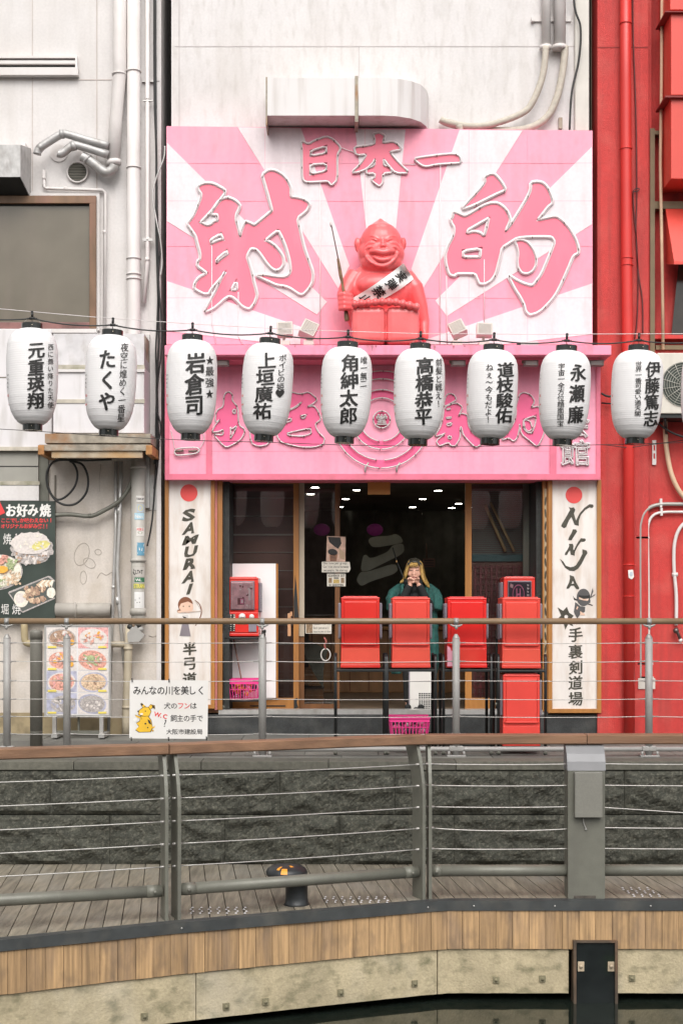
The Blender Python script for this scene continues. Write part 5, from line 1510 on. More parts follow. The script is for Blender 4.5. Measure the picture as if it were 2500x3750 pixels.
for q in POST[1:-1]:
    b = MB()
    x = X(q, UY)
    b.tube([(x, UY, .02), (x, UY, Z(2338, UY))], .030, 16)
    po = b.build('post', m_post, ur)
    b = MB(); b.lathe([(.030, 0), (.030, .004), (.014, .030), (.010, .036)], (x, UY, Z(2338, UY)), 12)
    b.tube([(x, UY - .028, 1.075), (x, UY - .034, 1.075)], .012, 8)
    wing = [(-.05, 1.055, .004), (-.038, 1.050, .007), (-.02, 1.042, .010), (0, 1.047, .012), (.02, 1.042, .010), (.038, 1.050, .007), (.05, 1.055, .004)]
    b.tube([(x + a, UY - .012, z) for a, z, _ in wing], [r for _, _, r in wing], 8)
    b.tube([(x - .018, UY, 1.08), (x + .018, UY, 1.08)], .0275, 14); b.ell((x, UY - .022, 1.03), (.013, .012, .016))
    b.build('clamp', m_steelw if False else M('clamp_steel', (.30, .295, .28), .4, metal=.2), po)
    b = MB()
    for z in uz:
        b.tube([(x - .075, UY, z), (x + .075, UY, z)], .0052, 8)
        b.tube([(x - .036, UY, z), (x + .036, UY, z)], .009, 8)
    b.build('cable_sleeve', m_cable, po)
    b = MB()
    b.bbox(x - .075, x + .075, UY - .05, UY + .05, .0, .014, .003)
    b.bbox(x - .055, x + .055, UY - .030, UY + .030, .045, .085, .008)
    for s_ in (-1, 1): b.tube([(x + s_ * .06, UY - .035, .012), (x + s_ * .06, UY - .035, .045)], .010, 6)
    b.tube([(x, UY, .01), (x, UY, .06)], .026, 12)
    b.build('base_plate', m_post, po)
# ---- railing along the boardwalk: three sections
def rp(px_, off=0.):
    """plan point of the lower railing under a picture column"""
    d = dist(RAILD, px_)
    return Vector(((px_ - CX) * d / F, CY + d))
RTZ = DZ + 1.11
CZ = [DZ + q for q in (.914, .768, .622, .478, .336)]
def flat_post(parent, px_, t):
    """curved flat-bar post: broad across the rail, its head leaning towards the walkway"""
    q = rp(px_)
    nn = Vector((t.y, -t.x))        # towards the water
    prof_ = []
    for i in range(17):
        z = i / 16 * (1.11 - .066)
        u = max(0, (z - .72) / (1.11 - .72))
        prof_.append((-.02 - .16 * u ** 1.7, z))
    b = MB()
    vs = []
    for o, z in prof_:
        slope = 0 if z < .72 else .35 * ((z - .72) / .39)
        for w_ in (-.088, .088):
            for e in (-.011, .011):
                p_ = q + nn * (o + .02 + w_ * .95) + t * e
                vs.append((p_.x, p_.y, DZ + z + w_ * slope * .9))
    n = len(prof_)
    fs = []
    for i in range(n - 1):
        a = i * 4
        fs += [(a, a + 1, a + 5, a + 4), (a + 1, a + 3, a + 7, a + 5), (a + 3, a + 2, a + 6, a + 7), (a + 2, a, a + 4, a + 6)]
    fs += [(0, 2, 3, 1), (n * 4 - 4, n * 4 - 3, n * 4 - 1, n * 4 - 2)]
    b.add(vs, fs)
    po = b.build('post', m_steel, parent)
    b = MB()
    for z in CZ:
        c = q + nn * (.02)
        b.tube([(c.x - t.x * .03, c.y - t.y * .03, z), (c.x + t.x * .03, c.y + t.y * .03, z)], .0075, 8)
    b.build('cable_ferrule', m_cable, po)
    return q, nn
def section(lab, a, c, pa, pc, slack=None, bot=True):
    """posts at picture columns pa and pc (either may be None), handrail from a to c"""
    q0, q1 = rp(a), rp(c)
    t = (q1 - q0).normalized()
    nn = Vector((t.y, -t.x))
    m = (q0 + q1) / 2
    th = thing('canal_railing', lab, 'railing', (m.x, m.y, DZ), 'cable railing sections along the canal')
    b = MB()
    seg = 20
    vs = []
    for i in range(seg + 1):
        q = q0.lerp(q1, i / seg)
        for o, z in ((-.155, RTZ), (-.155, RTZ - .058), (-.035, RTZ - .066), (-.025, RTZ - .058), (-.025, RTZ - .006), (-.035, RTZ)):
            vs.append((q.x + nn.x * (o + .04), q.y + nn.y * (o + .04), z))
    fs = [(i * 6 + j, i * 6 + (j + 1) % 6, i * 6 + 6 + (j + 1) % 6, i * 6 + 6 + j) for i in range(seg) for j in range(6)] + [tuple(range(6)), tuple(seg * 6 + 5 - j for j in range(6))]
    b.add(vs, fs); b.build('handrail', m_railw, th)
    ends = []
    for p_ in (pa, pc):
        if p_ is not None: flat_post(th, p_, t)
    e0, e1 = rp(pa if pa is not None else a), rp(pc if pc is not None else c)
    for k, z in enumerate(CZ):
        b = MB()
        pts = []
        for i in range(13):
            u = i / 12
            q = e0.lerp(e1, u) + nn * .02
            s_ = (slack or {}).get(k, .006) * 4 * u * (1 - u)
            if k == 2 and slack and 'drop' in slack: s_ = slack['drop'] * u
            pts.append((q.x, q.y, z - s_))
        b.tube(pts, .0036, 6); b.build('cable', m_cable, th)
    b = MB()
    z = DZ + .185
    f0, f1 = e0.lerp(e1, .012) + nn * .02, e0.lerp(e1, .988) + nn * .02
    b.tube([(f0.x, f0.y, z), (f1.x, f1.y, z)], .039, 14); b.build('bottom_tube', m_steel, th)
    b = MB()
    for f in (f0.lerp(f1, .03), f0.lerp(f1, .97)):
        b.ell((f.x + nn.x * .04, f.y + nn.y * .04, z), (.012,) * 3)
    g0, g1 = f0.lerp(f1, .015), f0.lerp(f1, .06); b.tube([(g0.x, g0.y, z), (g1.x, g1.y, z)], .041, 14)
    g0, g1 = f0.lerp(f1, .985), f0.lerp(f1, .94); b.tube([(g0.x, g0.y, z), (g1.x, g1.y, z)], .041, 14)
    b.build('tube_end_bolt', m_steel, th)
    return th
section('canal railing section ending at twin curved posts, below the menu board and dog sign', -420, 617, None, 603)
section('middle canal railing section between two curved posts, in front of the mooring bollard', 620, 1556, 645, 1533)
section('straight canal railing section between the thin edge-on post and the control pillar', 1559, 2145, 1571, None, {3: .022})
section('canal railing section past the control pillar with one drooping cable', 2148, 2950, None, None, {'drop': .10})
# control pillar
pl_ = thing('control_pillar', 'grey steel box pillar with a sloped head and a small cabinet door in the canal railing', 'pillar', (X(2146, -3.61), -3.61, DZ))
b = MB()
YP = -3.70
b.px(2078, 2822, 2214, 3296, YP, .16, 0, .004)
b.build('body', m_steel, pl_)
b = MB()
x0, x1 = X(2076, YP), X(2216, YP)
z0, z1, z2 = Z(2822, YP), Z(2724, YP), Z(2724, YP)
pr_ = [(YP - .004, z0), (YP + .006, z0 + .06), (YP + .03, z0 + .11), (YP + .075, z0 + .155), (YP + .16, z0 + .19), (YP + .16, z0)]
vs = [(x0, y, z) for y, z in pr_] + [(x1, y, z) for y, z in pr_]
b.add(vs, [(i, (i + 1) % 6, 6 + (i + 1) % 6, 6 + i) for i in range(6)] + [tuple(range(6)), tuple(range(11, 5, -1))])
b.build('sloped_head', M('brushed_head', (.21, .21, .215), .5, metal=.1, var=.08), pl_)
b = MB(); b.px(2104, 2829, 2205, 2994, YP - .055, .052, 0, .004)
cb = b.build('cabinet', M('cabinet_grey', (.185, .18, .155), .5, var=.05, fine=.05), pl_)
b = MB(); b.ptube(spline([(2134, 2998), (2136, 3015), (2142, 3030), (2146, 3038), (2140, 3036)], 4), YP - .01, 2, 6); b.build('wire_end', m_cable, pl_)
b = MB(); b.px(2100, 3280, 2180, 3290, YP - .002, .001); b.build('rust_stain', M('stain', (.07, .06, .05), .9, var=.4, scale=40), pl_)

# ================================================================ STREET OBJECTS
# mooring bollard
mo = thing('mooring_bollard', 'black mushroom-shaped mooring bollard with orange tape on its cap', 'bollard', P(1086, 3312, CY + (EYE - DZ) * F / (3312 - HY)))
bx = WPOS[mo.name]
b = MB(); b.lathe([(.088, 0), (.078, .012), (.074, .05), (.074, .17), (.085, .19)], bx, 28); b.build('stem', M('black_iron', (.022, .025, .027), .42, var=.3), mo)
CPF = [(.08, .172), (.118, .182), (.136, .198), (.139, .218), (.128, .240), (.105, .256), (.06, .264), (.0, .266)]
b = MB(); b.lathe(CPF, (bx.x - .066, bx.y, bx.z), 32)
cp = b.build('cap', M('black_iron', (1, 1, 1)), mo)
b = MB()
for a0, a1, h0, h1 in ((4.16, 4.34, .246, .262), (4.46, 4.78, .222, .255), (5.05, 5.35, .260, .2645)):
    def rr(h):
        for (ra, ha), (rc_, hc) in zip(CPF[1:-1], CPF[2:-1]):
            if h <= hc: return ra + (rc_ - ra) * max(0, (h - ha)) / (hc - ha)
        return .05
    n = 5
    vs = []
    for i in range(n + 1):
        h = h0 + (h1 - h0) * i / n
        for a in (a0, (a0 + a1) / 2, a1):
            vs.append((bx.x - .066 + (rr(h) + .0015) * math.cos(a), bx.y + (rr(h) + .0015) * math.sin(a), bx.z + h + .0012))
    b.add(vs, [(i * 3 + j, i * 3 + j + 1, i * 3 + j + 4, i * 3 + j + 3) for i in range(n) for j in range(2)])
b.build('orange_tape', M('orange_tape_film', (.80, .32, .03), .45, var=.1), cp)
# grey bollard on the promenade
gy = -1.2
gb = thing('street_bollard', 'round grey steel bollard beside the railing under the food banner', 'bollard', P(134, 2738, gy))
q = WPOS[gb.name]
b = MB(); b.lathe([(.053, 0), (.053, .97), (.050, .98)], q, 20); b.build('tube', M('bollard_grey', (.155, .148, .125), .45, var=.1, fine=.06), gb)
b = MB(); b.lathe([(.0545, .925), (.0545, .985), (.050, 1.0), (.03, 1.008), (0, 1.01)], q, 20); b.build('cap', M('bollard_grey', (1, 1, 1)), gb)
b = MB(); b.lathe([(.0545, .13), (.0545, .14)], q, 20); b.build('collar', m_steel, gb)
# menu stand with eight food pictures
FM = [M('food_white', (.68, .62, .58), .5, var=.12, scale=60), M('food_red', (.66, .33, .26), .5, var=.5, scale=55), M('food_noodle', (.64, .47, .32), .5, var=.45, scale=70), M('food_green', (.36, .42, .22), .5, var=.5, scale=70),
      M('food_brown', (.40, .26, .18), .5, var=.5, scale=60), M('food_blue_bowl', (.42, .42, .52), .5, var=.3, scale=20), M('food_egg', (.80, .40, .06), .5, var=.2, scale=40), M('food_tag', (.75, .62, .12), .5, var=.1), M('food_grey', (.42, .38, .36), .5, var=.4, scale=70), M('food_pink', (.72, .38, .36), .5, var=.35, scale=60)]
MY = -.36
ms = thing('menu_stand', 'standing menu display with eight food pictures beside the drainpipes', 'menu stand', P(285, 2700, MY))
b = MB(); b.px(168, 2294, 402, 2620, MY, .03, 0)
b.build('panel', M('menu_white', (.72, .70, .70), .35, var=.03), ms)
for r in ((163, 2289, 170, 2625), (399, 2289, 406, 2625), (170, 2289, 399, 2295), (170, 2618, 399, 2625)):
    b = MB(); b.px(*r, MY - .006, .04); b.build('frame_bar', m_steelw, ms)
for x in (192, 364):
    b = MB(); b.px(x, 2625, x + 14, 2702, MY - .04, .05, 0, .004); b.px(x - 4, 2688, x + 18, 2703, MY - .15, .30, 0, .004); b.build('leg', m_steelw, ms)
b = MB(); b.px(206, 2676, 364, 2688, MY - .02, .03); b.px(285, 2625, 292, 2676, MY + .06, .02); b.build('crossbar', m_steel, ms)
fp = lambda x, y: P(x, y, MY - .002)
random.seed(5)
dishes = [(4, 0, 9), (0, 1, 6), (1, 0, 6), (1, 3, 0), (1, 2, 9), (2, 4, 2), (8, 0, 5), (8, 0, 8)]
for i in range(8):
    c, r = i % 2, i // 2
    x0, y0 = 172 + c * 115, 2298 + r * 80
    x1, y1 = x0 + 110, y0 + 76
    b = MB()
    lay = [0]
    def A(loop, mi):
        lay[0] += 1
        lf = lay[0] * .00025
        loop = [(min(max(x, x0), x1), min(max(y, y0), y1)) for x, y in loop]
        b.poly([loop], lambda x, y: fp(x, y) - Vector((0, lf, 0)), 0, mi)
    A([(x0, y0), (x1, y0), (x1, y1), (x0, y1)], [0, 9, 0, 0, 5, 0, 5, 0][i])
    cx, cy = x0 + 55 + random.uniform(-6, 6), y0 + 40
    A(eloop(cx, cy, 52, 36, 26, random.uniform(-.2, .2)), [8, 0, 0, 1, 0, 5, 5, 5][i])
    A(eloop(cx, cy, 46, 31, 24), dishes[i][0])
    for k in range(26):
        a, rr_ = random.random() * 6.28, random.random() ** .5
        A(eloop(cx + 38 * rr_ * math.cos(a), cy + 24 * rr_ * math.sin(a), random.uniform(4, 12), random.uniform(2, 6), 8, random.random() * 3), dishes[i][random.randrange(3)])
    if i in (0, 2): A(eloop(cx + 34, cy + 14, 12, 10, 14), 6)
    if i == 3: A(eloop(cx - 6, cy - 8, 16, 11, 14), 3)
    A([(x0 + 4, y1 - 8), (x0 + 36, y1 - 8), (x0 + 36, y1 - 1), (x0 + 4, y1 - 1)] if c == 0 else [(x1 - 36, y1 - 8), (x1 - 6, y1 - 8), (x1 - 6, y1 - 1), (x1 - 36, y1 - 1)], 7)
    b.build('food_picture', FM, ms)
# okonomiyaki banner
BY = -.13
bn = thing('food_banner', 'dark green food banner with three dishes hanging on the beige wall', 'banner', P(60, 2265, BY))
b = MB(); b.px(-230, 1835, 203, 2268, BY, .012)
b.build('cloth', M('banner_green', (.032, .045, .036), .5, var=.35, scale=3), bn)
fbn = lambda x, y: P(x, y, BY - .002)
zb4 = lambda l: [(x * .2679, 1740 + y * .2679) for x, y in l]
b = MB()
L0 = [0]
def A2(loop, mi):
    L0[0] += 1
    lf = L0[0] * .00012
    b.poly([zb4(loop)], lambda x, y: fbn(x, y) - Vector((0, lf, 0)), 0, mi)
def rough(cx, cy, rx, ry, n=34, j=.12, rot=0):
    return [((cx + (x - cx) * k), (cy + (y - cy) * k)) for (x, y), k in ((p_, 1 + random.uniform(-j, j)) for p_ in eloop(cx, cy, rx, ry, n, rot))]
A2(rough(440, 1000, 290, 220), 8)
for k in range(60):
    a, rr_ = random.random() * 6.28, .45 + .5 * random.random()
    A2(rough(430 + 260 * rr_ * math.cos(a), 1060 + 150 * rr_ * abs(math.sin(a)), random.uniform(20, 55), random.uniform(12, 30), 9, .3, random.random() * 3), random.choice((4, 8, 8, 0, 4)))
A2(rough(420, 930, 270, 150, 40, .06), 0); A2(rough(560, 960, 130, 60, 20, .15, -.3), 10)
for k in range(40): A2(rough(400 + random.uniform(-220, 240), 920 + random.uniform(-110, 110), random.uniform(10, 26), random.uniform(6, 14), 8, .3, random.random() * 3), random.choice((0, 0, 11)))
b.build('pancake_picture', FM + [M('cheese', (.66, .60, .22), .5, var=.2, scale=30), M('cream', (.78, .73, .62), .5, var=.15, scale=50)], bn)
b = MB(); L0[0] = 0
A2(eloop(-40, 1330, 355, 245, 40, -.1), 8); A2(eloop(-40, 1320, 335, 225, 40, -.1), 11)
for k in range(70):
    A2(rough(160 + random.uniform(-110, 120), 1400 + random.uniform(-90, 90), random.uniform(14, 34), random.uniform(10, 22), 8, .25, random.random() * 3), random.choice((2, 2, 11)))
for k in range(40): A2(rough(160 + random.uniform(-70, 70), 1210 + random.uniform(-60, 70), random.uniform(12, 30), random.uniform(10, 22), 8, .35, random.random() * 3), 3)
for k in range(30): A2(rough(30 + random.uniform(-60, 70), 1160 + random.uniform(-50, 50), random.uniform(12, 30), random.uniform(10, 20), 8, .3, random.random() * 3), 1)
A2(rough(40, 1290, 80, 50, 20, .1), 6)
for k in range(24): A2(rough(20 + random.uniform(-40, 60), 1480 + random.uniform(-50, 50), random.uniform(14, 34), random.uniform(5, 10), 8, .3, random.random() * 3), random.choice((11, 3)))
b.build('bowl_picture', FM + [m_void, M('cream', (1, 1, 1))], bn)
b = MB(); L0[0] = 0
A2([(115, 1610), (130, 1590), (660, 1378), (690, 1380), (754, 1440), (754, 1690), (320, 1880), (290, 1870)], 8); A2([(135, 1615), (660, 1395), (754, 1460), (754, 1670), (310, 1865)], 12)
A2(eloop(295, 1695, 100, 112, 26), 11); A2(rough(280, 1680, 70, 76, 20, .05), 0)
for k in range(46): A2(rough(480 + random.uniform(-140, 150), 1620 + random.uniform(-90, 110), random.uniform(20, 46), random.uniform(16, 36), 8, .3, random.random() * 3), random.choice((4, 4, 4, 2)))
for k in range(6): A2([(500 + k * 36, 1500 - k * 4), (590 + k * 26, 1430), (620 + k * 24, 1440), (545 + k * 34, 1540)], 11 if k % 2 else 2)
A2(rough(705, 1610, 60, 72, 16, .1), 11)
b.build('plate_picture', FM + [m_void, M('cream', (1, 1, 1)), M('plate_dark_grey', (.10, .11, .10), .4)], bn)  # last material is the dark grey fill of the printed plate
b = MB()
for k, (ch, x) in enumerate((('お', 42), ('好', 82), ('み', 122), ('焼', 167))): put_glyph(b, ch, x, 1869, 41, 50, fbn, .05)
put_glyph(b, '焼', 28, 1974, 32, 44, fbn, 0); put_glyph(b, '堀', 20, 2231, 30, 42, lambda x, y: fbn(x, y) - Vector((0, .012, 0)), 0); put_glyph(b, '焼', 62, 2231, 32, 42, lambda x, y: fbn(x, y) - Vector((0, .012, 0)), 0)
b.build('lettering', M('banner_white', (.78, .76, .72)), bn)
b = MB(); htext(b, 'ここでしか味わえない！', 4, 196, 1906, 16, fbn, .03); htext(b, 'オリジナルお好み焼!!', 4, 178, 1927, 16, fbn, .03)
b.poly([[(-60, 1838), (0, 1836), (20, 1878), (-10, 1892), (-60, 1892)]], fbn)
b.build('red_lettering', M('banner_red', (.72, .05, .05)), bn)
# equipment box on its rusty bracket frame
eb = thing('equipment_box', 'weathered white equipment box behind the hiragana lantern', 'box', P(360, 1590, -.30))
b = MB()
b.px(196, 1340, 528, 1586, -.45, .40, 0, .006)
zt, zb_ = Z(1222, -.30), Z(1340, -.45)
b.add([(X(196, -.45), -.45, zb_), (X(528, -.45), -.45, zb_), (X(528, -.30), -.30, zt), (X(196, -.30), -.30, zt), (X(196, -.3), -.05, zt), (X(528, -.3), -.05, zt), (X(196, -.45), -.05, zb_), (X(528, -.45), -.05, zb_)], [(0, 1, 2, 3), (3, 2, 5, 4), (1, 7, 5, 2), (0, 3, 4, 6)], 1)
b.build('casing', [M('white_box_paint', (.66, .635, .64), .5, var=.04, stain=[((.30, .27, .22), .5, 4, (2, 2, .4))]), M('weathered_zinc', (.40, .385, .39), .55, metal=.1, var=.15, stain=((.24, .22, .19), .6, 4, (3, 3, .3)))], eb)
b = MB(); b.px(196, 1336, 530, 1358, -.462, .02, 0); b.px(196, 1352, 530, 1362, -.468, .02, 1); b.build('mossy_strip', [m_moss, m_lwhite], eb)
b = MB(); b.px(196, 1462, 530, 1476, -.458, .02); b.build('trim_strip', m_moss, eb)
br = thing('bracket_frame', 'rusty steel bracket frame with a slatted shade under the white equipment box', 'bracket', P(350, 1690, -.3))
b = MB()
b.px(165, 1588, 552, 1622, -.50, .46, 0); b.px(145, 1628, 552, 1650, -.52, .05, 0); b.build('slatted_shade', m_rust, br)
b = MB(); b.px(190, 1652, 522, 1676, -.50, .06); b.build('rusty_channel', M('rusty_channel_steel', (.40, .33, .24), .7, var=.2, scale=8, stain=[((.45, .24, .07), .9, 3, (1, 1, 1)), (RUST, .7, 8, (1, 1, 1))]), br)
for x in (140, 535):
    b = MB(); b.px(x, 1630, x + 22, 1664, -.53, .5); b.build('bracket_end', M('orange_rust', (.36, .17, .06), .8, var=.4, scale=12), br)
b = MB(); b.px(530, 1225, 548, 1860, -.05, .05); b.px(528, 1232, 534, 1345, -.30, .28, 1); b.build('bracket_post', [m_steelw, m_rust], br)
b = MB(); b.px(-200, 1206, 190, 1640, -.10, .09, 0, .004); b.px(-200, 1380, 188, 1384, -.103, .004, 1); b.px(-200, 1636, 190, 1650, -.11, .03, 2)
solo(b, 'white_panel_box', [M('white_box_paint', (1, 1, 1)), M('wall_groove', (1, 1, 1)), m_moss], 'flat white panel box under the olive window behind two lanterns', 'box')
cc = MB()
lp = spline([(172, 1745), (178, 1790), (205, 1828), (240, 1820), (275, 1780), (284, 1730), (262, 1690), (220, 1682), (186, 1702)], 6, True)
cc.ptube(lp, -.16, 4.2, 7, closed=True)
cc.ptube(spline([(256, 1690), (300, 1700), (322, 1745), (318, 1800), (286, 1840), (248, 1850), (210, 1836), (186, 1805), (172, 1760), (176, 1720), (200, 1690), (250, 1684), (330, 1686), (410, 1682)], 6), -.175, 4.2, 7)
solo(cc, 'cable_coil', m_black, 'coil of black cable hanging below the rusty bracket frame', 'cable')
# air conditioner on the red wall
ac = thing('air_conditioner', 'cream outdoor fan unit on a bracket on the red wall', 'air conditioner', P(2500, 1518, -.2))
b = MB()
AYY = -.34
b.px(2405, 1292, 2660, 1514, AYY, .30, 0, .008)
b.build('casing', M('ac_cream', (.62, .58, .51), .45, var=.04, stain=((.4, .36, .3), .4, 4, (2, 2, .5))), ac)
b = MB()
cxa, cya = 2503, 1408
b.poly([eloop(cxa, cya, 83, 83, 40)], lambda x, y: P(x, y, AYY - .001), 0, 1)
for k in range(1, 10): b.tube([P(x, y, AYY - .012) for x, y in eloop(cxa, cya, 9 * k, 9 * k, 40)], .0022, 4, 0, closed=True)
for k in range(14):
    a = k * 2 * math.pi / 14
    b.tube([P(cxa + 14 * math.cos(a), cya + 14 * math.sin(a), AYY - .015), P(cxa + 83 * math.cos(a + .25), cya + 83 * math.sin(a + .25), AYY - .008)], .003, 5)
b.build('fan_grille', [M('ac_grille', (.42, .41, .36), .5), M('fan_dark', (.05, .06, .05), .7)], ac)
b = MB(); b.px(2415, 1516, 2700, 1530, AYY + .02, .3, 0); b.tube([P(2432, 1530, -.30), P(2440, 1600, -.02)], .015, 6); b.build('bracket', m_black, ac)

# ================================================================ SHOP CONTENTS
def gacha(name, lab, px0, px1, y0, y1, Yf, face_front=True, group='red capsule machines', mats=(None,), window=None):
    """capsule vending machine; built facing -Y about its own base, then turned"""
    W_ = (px1 - px0) * S(Yf); Hh = (y1 - y0) * S(Yf); D = .34
    t = thing(name, lab, 'capsule machine', (0, 0, 0), group)
    WPOS[t.name] = Vector()
    mr = mats[0] or m_gred
    w2 = W_ / 2
    b = MB()
    # tapered body: base flare, waist, upper box
    b.bbox(-w2, w2, -D / 2, D / 2, 0, .03, .008)
    for z0, z1, wa, wb in ((.028, Hh * .46, .98, .95), (Hh * .45, Hh * .965, .955, .955)):
        vs = []
        for z, k in ((z0, wa), (z1, wb)):
            for sx_, sy_ in ((-1, -1), (1, -1), (1, 1), (-1, 1)): vs.append((sx_ * w2 * k, sy_ * D / 2 * .97, z))
        b.add(vs, [(0, 1, 5, 4), (1, 2, 6, 5), (2, 3, 7, 6), (3, 0, 4, 7), (4, 5, 6, 7), (3, 2, 1, 0)])
    b.bbox(-w2 * .97, w2 * .97, -D / 2, D / 2, Hh * .955, Hh * .985, .008); b.bbox(-w2 * .86, w2 * .86, -D / 2 * .9, D / 2 * .9, Hh * .98, Hh, .007)
    b.build('body', mr, t)
    b = MB()     # rear hatch
    b.bbox(-w2 * .80, w2 * .80, D / 2 * .96, D / 2 * 1.035, Hh * .335, Hh * .925, .006); b.bbox(-w2 * .83, w2 * .83, D / 2 * .95, D / 2 * 1.075, Hh * .315, Hh * .34, .004)
    b.bbox(-w2 * .93, -w2 * .83, D / 2 * .95, D / 2 * 1.02, Hh * .32, Hh * .95, .003); b.bbox(w2 * .83, w2 * .93, D / 2 * .95, D / 2 * 1.02, Hh * .32, Hh * .95, .003)
    b.build('rear_hatch', mr, t)
    b = MB()     # rear lower cover, a lighter moulding
    b.bbox(-w2 * .955, w2 * .955, D / 2 * .95, D / 2 * .995, Hh * .05, Hh * .27, .004)
    b.build('rear_cover', mats[1] if len(mats) > 1 else mr, t)
    for s_ in (-1, 1):
        b = MB(); xx = s_ * w2 * .965
        b.bbox(min(xx, xx + s_ * .019), max(xx, xx + s_ * .019), -D * .32, D * .42, Hh * .42, Hh * .905, .005); b.bbox(min(xx, xx + s_ * .024), max(xx, xx + s_ * .024), -D * .1, D * .2, Hh * .40, Hh * .9, .005)
        b.build('side_rail', m_flange, t)
    b = MB(); b.bbox(-w2 * .74, w2 * .74, -D / 2 - .014, -D / 2 + .01, Hh * .44, Hh * .93, .008)
    fr2 = b.build('window_frame', M('grey_window_frame', (.16, .12, .14), .4), t)
    if window:
        b = MB()
        f = lambda x, z, l=0: Vector((x * w2, -D / 2 - .0155 - .0012 * l, Hh * z))
        window(b, f)
        b.build('display_card', [M('pink_card', (.80, .50, .52), .5, var=.3, scale=16), M('card_white', (.85, .78, .76), .5, var=.1, scale=30), M('card_dark', (.06, .05, .07), .4), M('card_pink_mark', (.80, .25, .42), .5), M('card_brown', (.25, .10, .10), .5, var=.4, scale=40)], fr2)
        b = MB(); b.box(-w2 * .68, w2 * .68, -D / 2 - .024, -D / 2 - .022, Hh * .46, Hh * .91); b.build('pane', m_acry, fr2)
    b = MB()
    b.bbox(-w2 * .92, w2 * .92, -D / 2 - .006, -D / 2 + .01, Hh * .06, Hh * .40, .006)
    b.build('front_plate', mr, t)
    b = MB(); b.tube([(-w2 * .02, -D / 2 - .006, Hh * .33), (-w2 * .02, -D / 2 - .03, Hh * .33)], .032, 18, 0); b.bbox(-w2 * .02 - .026, -w2 * .02 + .026, -D / 2 - .05, -D / 2 - .028, Hh * .315, Hh * .345, .006, 0)
    b.build('turn_knob', M('knob_white', (.62, .58, .56), .35, var=.1), t)
    b = MB(); b.tube([(w2 * .56, -D / 2 - .006, Hh * .33), (w2 * .56, -D / 2 - .012, Hh * .33)], .024, 18); b.build('coin_plate', M('knob_white', (1, 1, 1)), t)
    b = MB(); b.bbox(w2 * .36, w2 * .86, -D / 2 - .012, -D / 2 + .01, Hh * .07, Hh * .235, .01); b.build('chute', m_flange, t)
    b = MB(); b.box(-w2 * .3, w2 * .24, -D / 2 - .0085, -D / 2 - .004, Hh * .20, Hh * .245); b.build('price_tag', M('tag_orange', (.80, .36, .05), .5), t)
    b = MB(); b.box(-w2 * .82, -w2 * .46, -D / 2 - .0085, -D / 2 - .004, Hh * .08, Hh * .375, 0)
    for j in range(2):
        for i in range(9):
            xq, zq, wq = w2 * (-.76 + .2 * j), Hh * (.362 - .032 * i), w2 * random.uniform(.06, .12)
            b.box(xq, xq + wq, -D / 2 - .0105, -D / 2 - .009, zq - Hh * random.uniform(.008, .02), zq, 1)
    b.build('notice_strip', [m_void, m_paper], t)
    q = P((px0 + px1) / 2, y1, Yf)
    t.location = (q.x, q.y + D / 2, q.z)
    if not face_front: t.rotation_euler = (0, 0, math.pi)
    return t
def win_a(b, f):
    b.add([f(-.68, .46), f(.68, .46), f(.68, .91), f(-.68, .91)], [(0, 1, 2, 3)], 0)
    random.seed(2)
    for k in range(26):
        x, z = random.uniform(-.6, .55), random.uniform(.5, .88)
        w_, h_ = random.uniform(.05, .16), random.uniform(.012, .035)
        b.add([f(x, z, 1 + k * .02), f(x + w_, z, 1 + k * .02), f(x + w_, z + h_, 1 + k * .02), f(x, z + h_, 1 + k * .02)], [(0, 1, 2, 3)], random.choice((0, 1, 1, 4)))
    b.add([f(-.3, .53, 2), f(.12, .53, 2), f(.12, .64, 2), f(-.3, .64, 2)], [(0, 1, 2, 3)], 4)
    b.add([f(-.14, .545, 2.2), f(.08, .545, 2.2), f(.08, .63, 2.2), f(-.14, .63, 2.2)], [(0, 1, 2, 3)], 3); b.add([f(-.09, .56, 2.4), f(.04, .56, 2.4), f(.04, .615, 2.4), f(-.09, .615, 2.4)], [(0, 1, 2, 3)], 1)
    b.add([f(.36, .60, 2), f(.50, .60, 2), f(.48, .80, 2), f(.38, .80, 2)], [(0, 1, 2, 3)], 1)
    for ch, x in (('5', .22), ('0', .34), ('0', .46)): put_glyph(b, ch, x, -.50, .12, .06, lambda u, v: f(u, -v, 3), .05, 1)
def win_h(b, f):
    b.add([f(-.68, .46), f(.68, .46), f(.68, .91), f(-.68, .91)], [(0, 1, 2, 3)], 2)
    n = 40
    vs = []
    for i in range(n):
        a = 2 * math.pi * i / n
        vs += [f(-.08 + .37 * math.cos(a), .70 + .165 * math.sin(a), 1), f(-.08 + .33 * math.cos(a), .70 + .147 * math.sin(a), 1)]
    b.add(vs, [(2 * i, 2 * ((i + 1) % n), 2 * ((i + 1) % n) + 1, 2 * i + 1) for i in range(n)], 3)
    for q in ((-.22, .60, -.15, .80), (-.01, .60, .06, .80), (-.15, .685, -.01, .715)): b.add([f(q[0], q[1], 2), f(q[2], q[1], 2), f(q[2], q[3], 2), f(q[0], q[3], 2)], [(0, 1, 2, 3)], 3)
    for k in range(7): b.add([f(.45, .87 - k * .055, 2), f(.57 + .03 * (k % 2), .86 - k * .055, 2), f(.55, .835 - k * .055, 2), f(.47 - .02 * (k % 2), .84 - k * .055, 2)], [(0, 1, 2, 3)], 1)
    b.add([f(-.6, .82, 2), f(-.42, .80, 2), f(-.4, .86, 2), f(-.58, .88, 2)], [(0, 1, 2, 3)], 0)
g1 = gacha('capsule_machine', 'red capsule machine facing the street with a pink display window, by the samurai board', 829, 948, 2112, 2330, .08, True, window=win_a)
g5 = gacha('capsule_machine', 'red capsule machine with a ringed pink letter on its window', 1842, 1960, 2111, 2330, .06, True, window=win_h)
